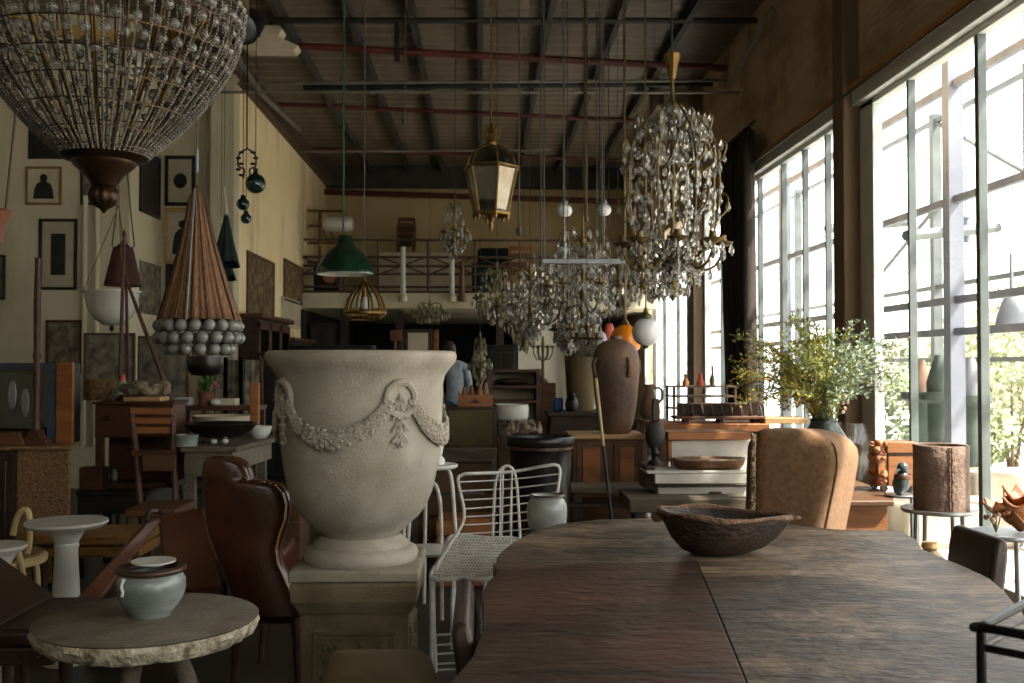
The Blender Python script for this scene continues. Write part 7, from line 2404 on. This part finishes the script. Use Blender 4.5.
small_chandelier(545, 245, 315, 13.0, 60, 'distant crystal chandelier filling the gap behind the metal bar', seed=12, strand=110)
small_chandelier(430, 300, 322, 14.0, 36, 'low dark green-leafed lamp hanging under the gallery edge', 'green_brass', 'crystal_amber', seed=13, strand=30, n=20)
# metal bar with hooks
y = 8.75
a, c = P(541, 263, y), P(622, 263, y)
t = thing('hanging_bar', 'long horizontal grey metal bar the crystal lamps hang under', 'bar', (a.x, y, a.z))
MB().box(a.x, c.x, y - .17, y - .12, a.z - .022, a.z + .022).build('bar', 'grey_metal', t, bevel=.005)
for px in (543, 600):
    q = P(px, 263, y)
    MB().tube([V((q.x, y - .145, q.z + .02)), V((q.x, y - .145, H))], .006, 6).build('hanger', 'cord_white', t)
# white glass globes
for px, py, r, yy, lab in ((564.5, 210.5, 7.3, 10.0, 'upper small white glass globe hanging over the crystal cluster'), (604, 210, 6.8, 10.3, 'small white glass globe right of its twin above the metal bar'), (563.5, 252.5, 6.8, 9.8, 'lower small white glass globe just above the metal bar')):
    q = P(px, py, yy)
    t = thing('globe_lamp', lab, 'pendant lamp', q, 'small white globe lamps')
    rr_ = r * yy / 1000
    MB().ball(q, rr_, 20, 12, (1.08, 1.08, .92)).build('globe', 'white_globe', t, ang=180)
    MB().lathe([(.03, 0), (.032, .03), (.02, .05), (0, .05)], q + V((0, 0, rr_ * .9)), 12).build('cap', 'grey_metal', t)
    cord(t, V((q.x, yy, H)), q + V((0, 0, rr_)), .006, 'cord_white')
    MB().tube([q - V((0, 0, rr_ * .9)), q - V((0, 0, rr_ * .9 + .32))], .012, 6).build('glass_rod', 'crystal', t)
# coloured globes
q = P(646, 332, 8.8)
t = thing('globe_pendant', 'large round white glass globe lamp beside the clay jar', 'pendant lamp', q)
MB().ball(q, 14.2 * .0088, 28, 18).build('globe', 'white_globe', t, ang=180)
MB().lathe([(.06, 0), (.055, .03), (.03, .045), (.014, .1), (0, .1)], q + V((0, 0, .117)), 18).build('cap', 'green_brass', t)
MB().lathe([(0, -.03), (.02, -.025), (.03, 0), (0, .01)], q - V((0, 0, .12)), 12).build('finial', 'green_brass', t)
cord(t, V((q.x, 8.8, H)), q + V((0, 0, .2)), .008, 'old_brass')
q = P(625, 340, 9.4)
t = thing('orange_pendant', 'bright orange glass globe lamp behind the clay jar', 'pendant lamp', q)
k = .0094
MB().lathe([(0, -14 * k), (9 * k, -13 * k), (14.5 * k, -9 * k), (16 * k, -3 * k), (15 * k, 4 * k), (11 * k, 11 * k), (5 * k, 15 * k), (0, 15.5 * k)], q, 30).build('globe', 'orange_glass', t, ang=180)
MB().lathe([(.05, 0), (.03, .03), (.014, .06), (0, .06)], q + V((0, 0, 15 * k)), 16).build('cap', 'brass', t)
cord(t, V((q.x, 9.4, H)), q + V((0, 0, 15 * k + .05)), .012, 'old_brass')
q = P(600, 340, 9.9)
k = .0099
t = thing('bell_pendant', 'pale grey-lilac bell glass shade left of the orange globe', 'pendant lamp', q)
MB().lathe([(9.5 * k, -11 * k), (8.5 * k, -4 * k), (6 * k, 5 * k), (2 * k, 9 * k), (0, 9.3 * k), (0, 8.6 * k), (5.5 * k, 4 * k), (8 * k, -5 * k), (9 * k, -11 * k), (9.5 * k, -11 * k)], q, 26).build('shade', 'grey_shade', t, ang=70)
MB().lathe([(.02, 0), (.014, .05), (0, .05)], q + V((0, 0, 9 * k)), 10).build('cap', 'brass', t)
cord(t, V((q.x, 9.9, H)), q + V((0, 0, 9 * k + .04)), .005, 'wire_dark')
q = P(609, 331, 11.5)
t = thing('red_pendant', 'coral-red cone lampshade between grey glass shade and orange globe', 'pendant lamp', q)
k = .0115
MB().lathe([(9 * k, -9 * k), (3.5 * k, 7 * k), (2.5 * k, 7 * k), (8 * k, -9 * k), (9 * k, -9 * k)], q, 26).build('shade', 'red_shade', t, ang=60)
MB().lathe([(0, 6 * k), (3 * k, 6.5 * k), (3 * k, 7.2 * k), (0, 9 * k)], q, 12).build('cap', 'black_metal', t)
cord(t, V((q.x, 11.5, H)), q + V((0, 0, 8.5 * k)), .005, 'wire_dark')

# wires and poles hanging loose from the roof
for px, py, yy, r, m, lab in ((405, 120, 11, .006, 'cord_white', 'thin pale cord with bulb socket hanging near the green lamp'), (519, 230, 10.5, .01, 'cord_white', 'pale rod hanging from the roof right of the brass lantern'), (541, 262, 10.9, .008, 'cord_white', 'thin rod ending at the left end of the metal bar'), (586, 216, 11.2, .02, 'old_brass', 'brass rod hanging behind the crystal cluster'), (597, 268, 11.5, .008, 'cord_white', 'pale wire hanging right of the brass rod')):
    q = P(px, py, yy)
    t = thing('hanging_rod', lab, 'rod', q)
    MB().tube([V((q.x, yy, H)), q], r, 6).build('rod', m, t)
    MB().lathe([(0, -.06), (.025, -.05), (.03, 0), (.015, .04), (0, .04)], q, 10).build('socket', m, t)

# ================================================================== light
w = bpy.data.worlds.new('World')
sc.world = w
w.use_nodes = True
nt = w.node_tree
bg = nt.nodes['Background']
sky = nt.nodes.new('ShaderNodeTexSky')
sky.sky_type = 'HOSEK_WILKIE'
sky.turbidity = 6
sky.ground_albedo = .5
sd = V((.68, -.34, 1)).normalized()
sky.sun_direction = sd
mx = nt.nodes.new('ShaderNodeMix')
mx.data_type = 'RGBA'
mx.inputs[0].default_value = .85
nt.links.new(sky.outputs[0], mx.inputs[6])
mx.inputs[7].default_value = (1, .985, .95, 1)
nt.links.new(mx.outputs[2], bg.inputs['Color'])
bg.inputs['Strength'].default_value = 5.0
sl = bpy.data.lights.new('sun', 'SUN')
sl.energy = 16
sl.angle = R(1.0)
sl.color = (1, .93, .82)
so = bpy.data.objects.new('sun', sl)
COL.objects.link(so)
so.location = (12, -4, 18)
so.rotation_euler = sd.to_track_quat('Z', 'Y').to_euler()
for y0, y1 in ((-3.6, 8.3), (8.58, 14.2), (14.5, 19.4)):
    al = bpy.data.lights.new('window_portal', 'AREA')
    al.shape = 'RECTANGLE'
    al.size = 3.6
    al.size_y = y1 - y0
    al.cycles.is_portal = True
    ao = bpy.data.objects.new('window_portal', al)
    COL.objects.link(ao)
    ao.location = (3.32, (y0 + y1) / 2, 1.75)
    ao.rotation_euler = (0, pi / 2, 0)
al = bpy.data.lights.new('window_portal', 'AREA')  # portal of the added front fill window
al.shape = 'RECTANGLE'
al.size, al.size_y = 3.2, 1.9
al.cycles.is_portal = True
ao = bpy.data.objects.new('window_portal', al)
COL.objects.link(ao)
ao.location = (1.0, -4.42, 3.95)
ao.rotation_euler = (-pi / 2, 0, pi)
sc.cycles.max_bounces = 8
sc.cycles.diffuse_bounces = 4
sc.cycles.glossy_bounces = 3
sc.cycles.transmission_bounces = 6
sc.cycles.transparent_max_bounces = 12
sc.cycles.caustics_reflective = False
sc.cycles.caustics_refractive = False
sc.cycles.sample_clamp_indirect = 6
sc.cycles.use_denoising = True
sc.view_settings.view_transform = 'Standard'
sc.view_settings.look = 'None'
sc.view_settings.exposure = .12
sc.view_settings.gamma = 1
sc.view_settings.use_curve_mapping = False
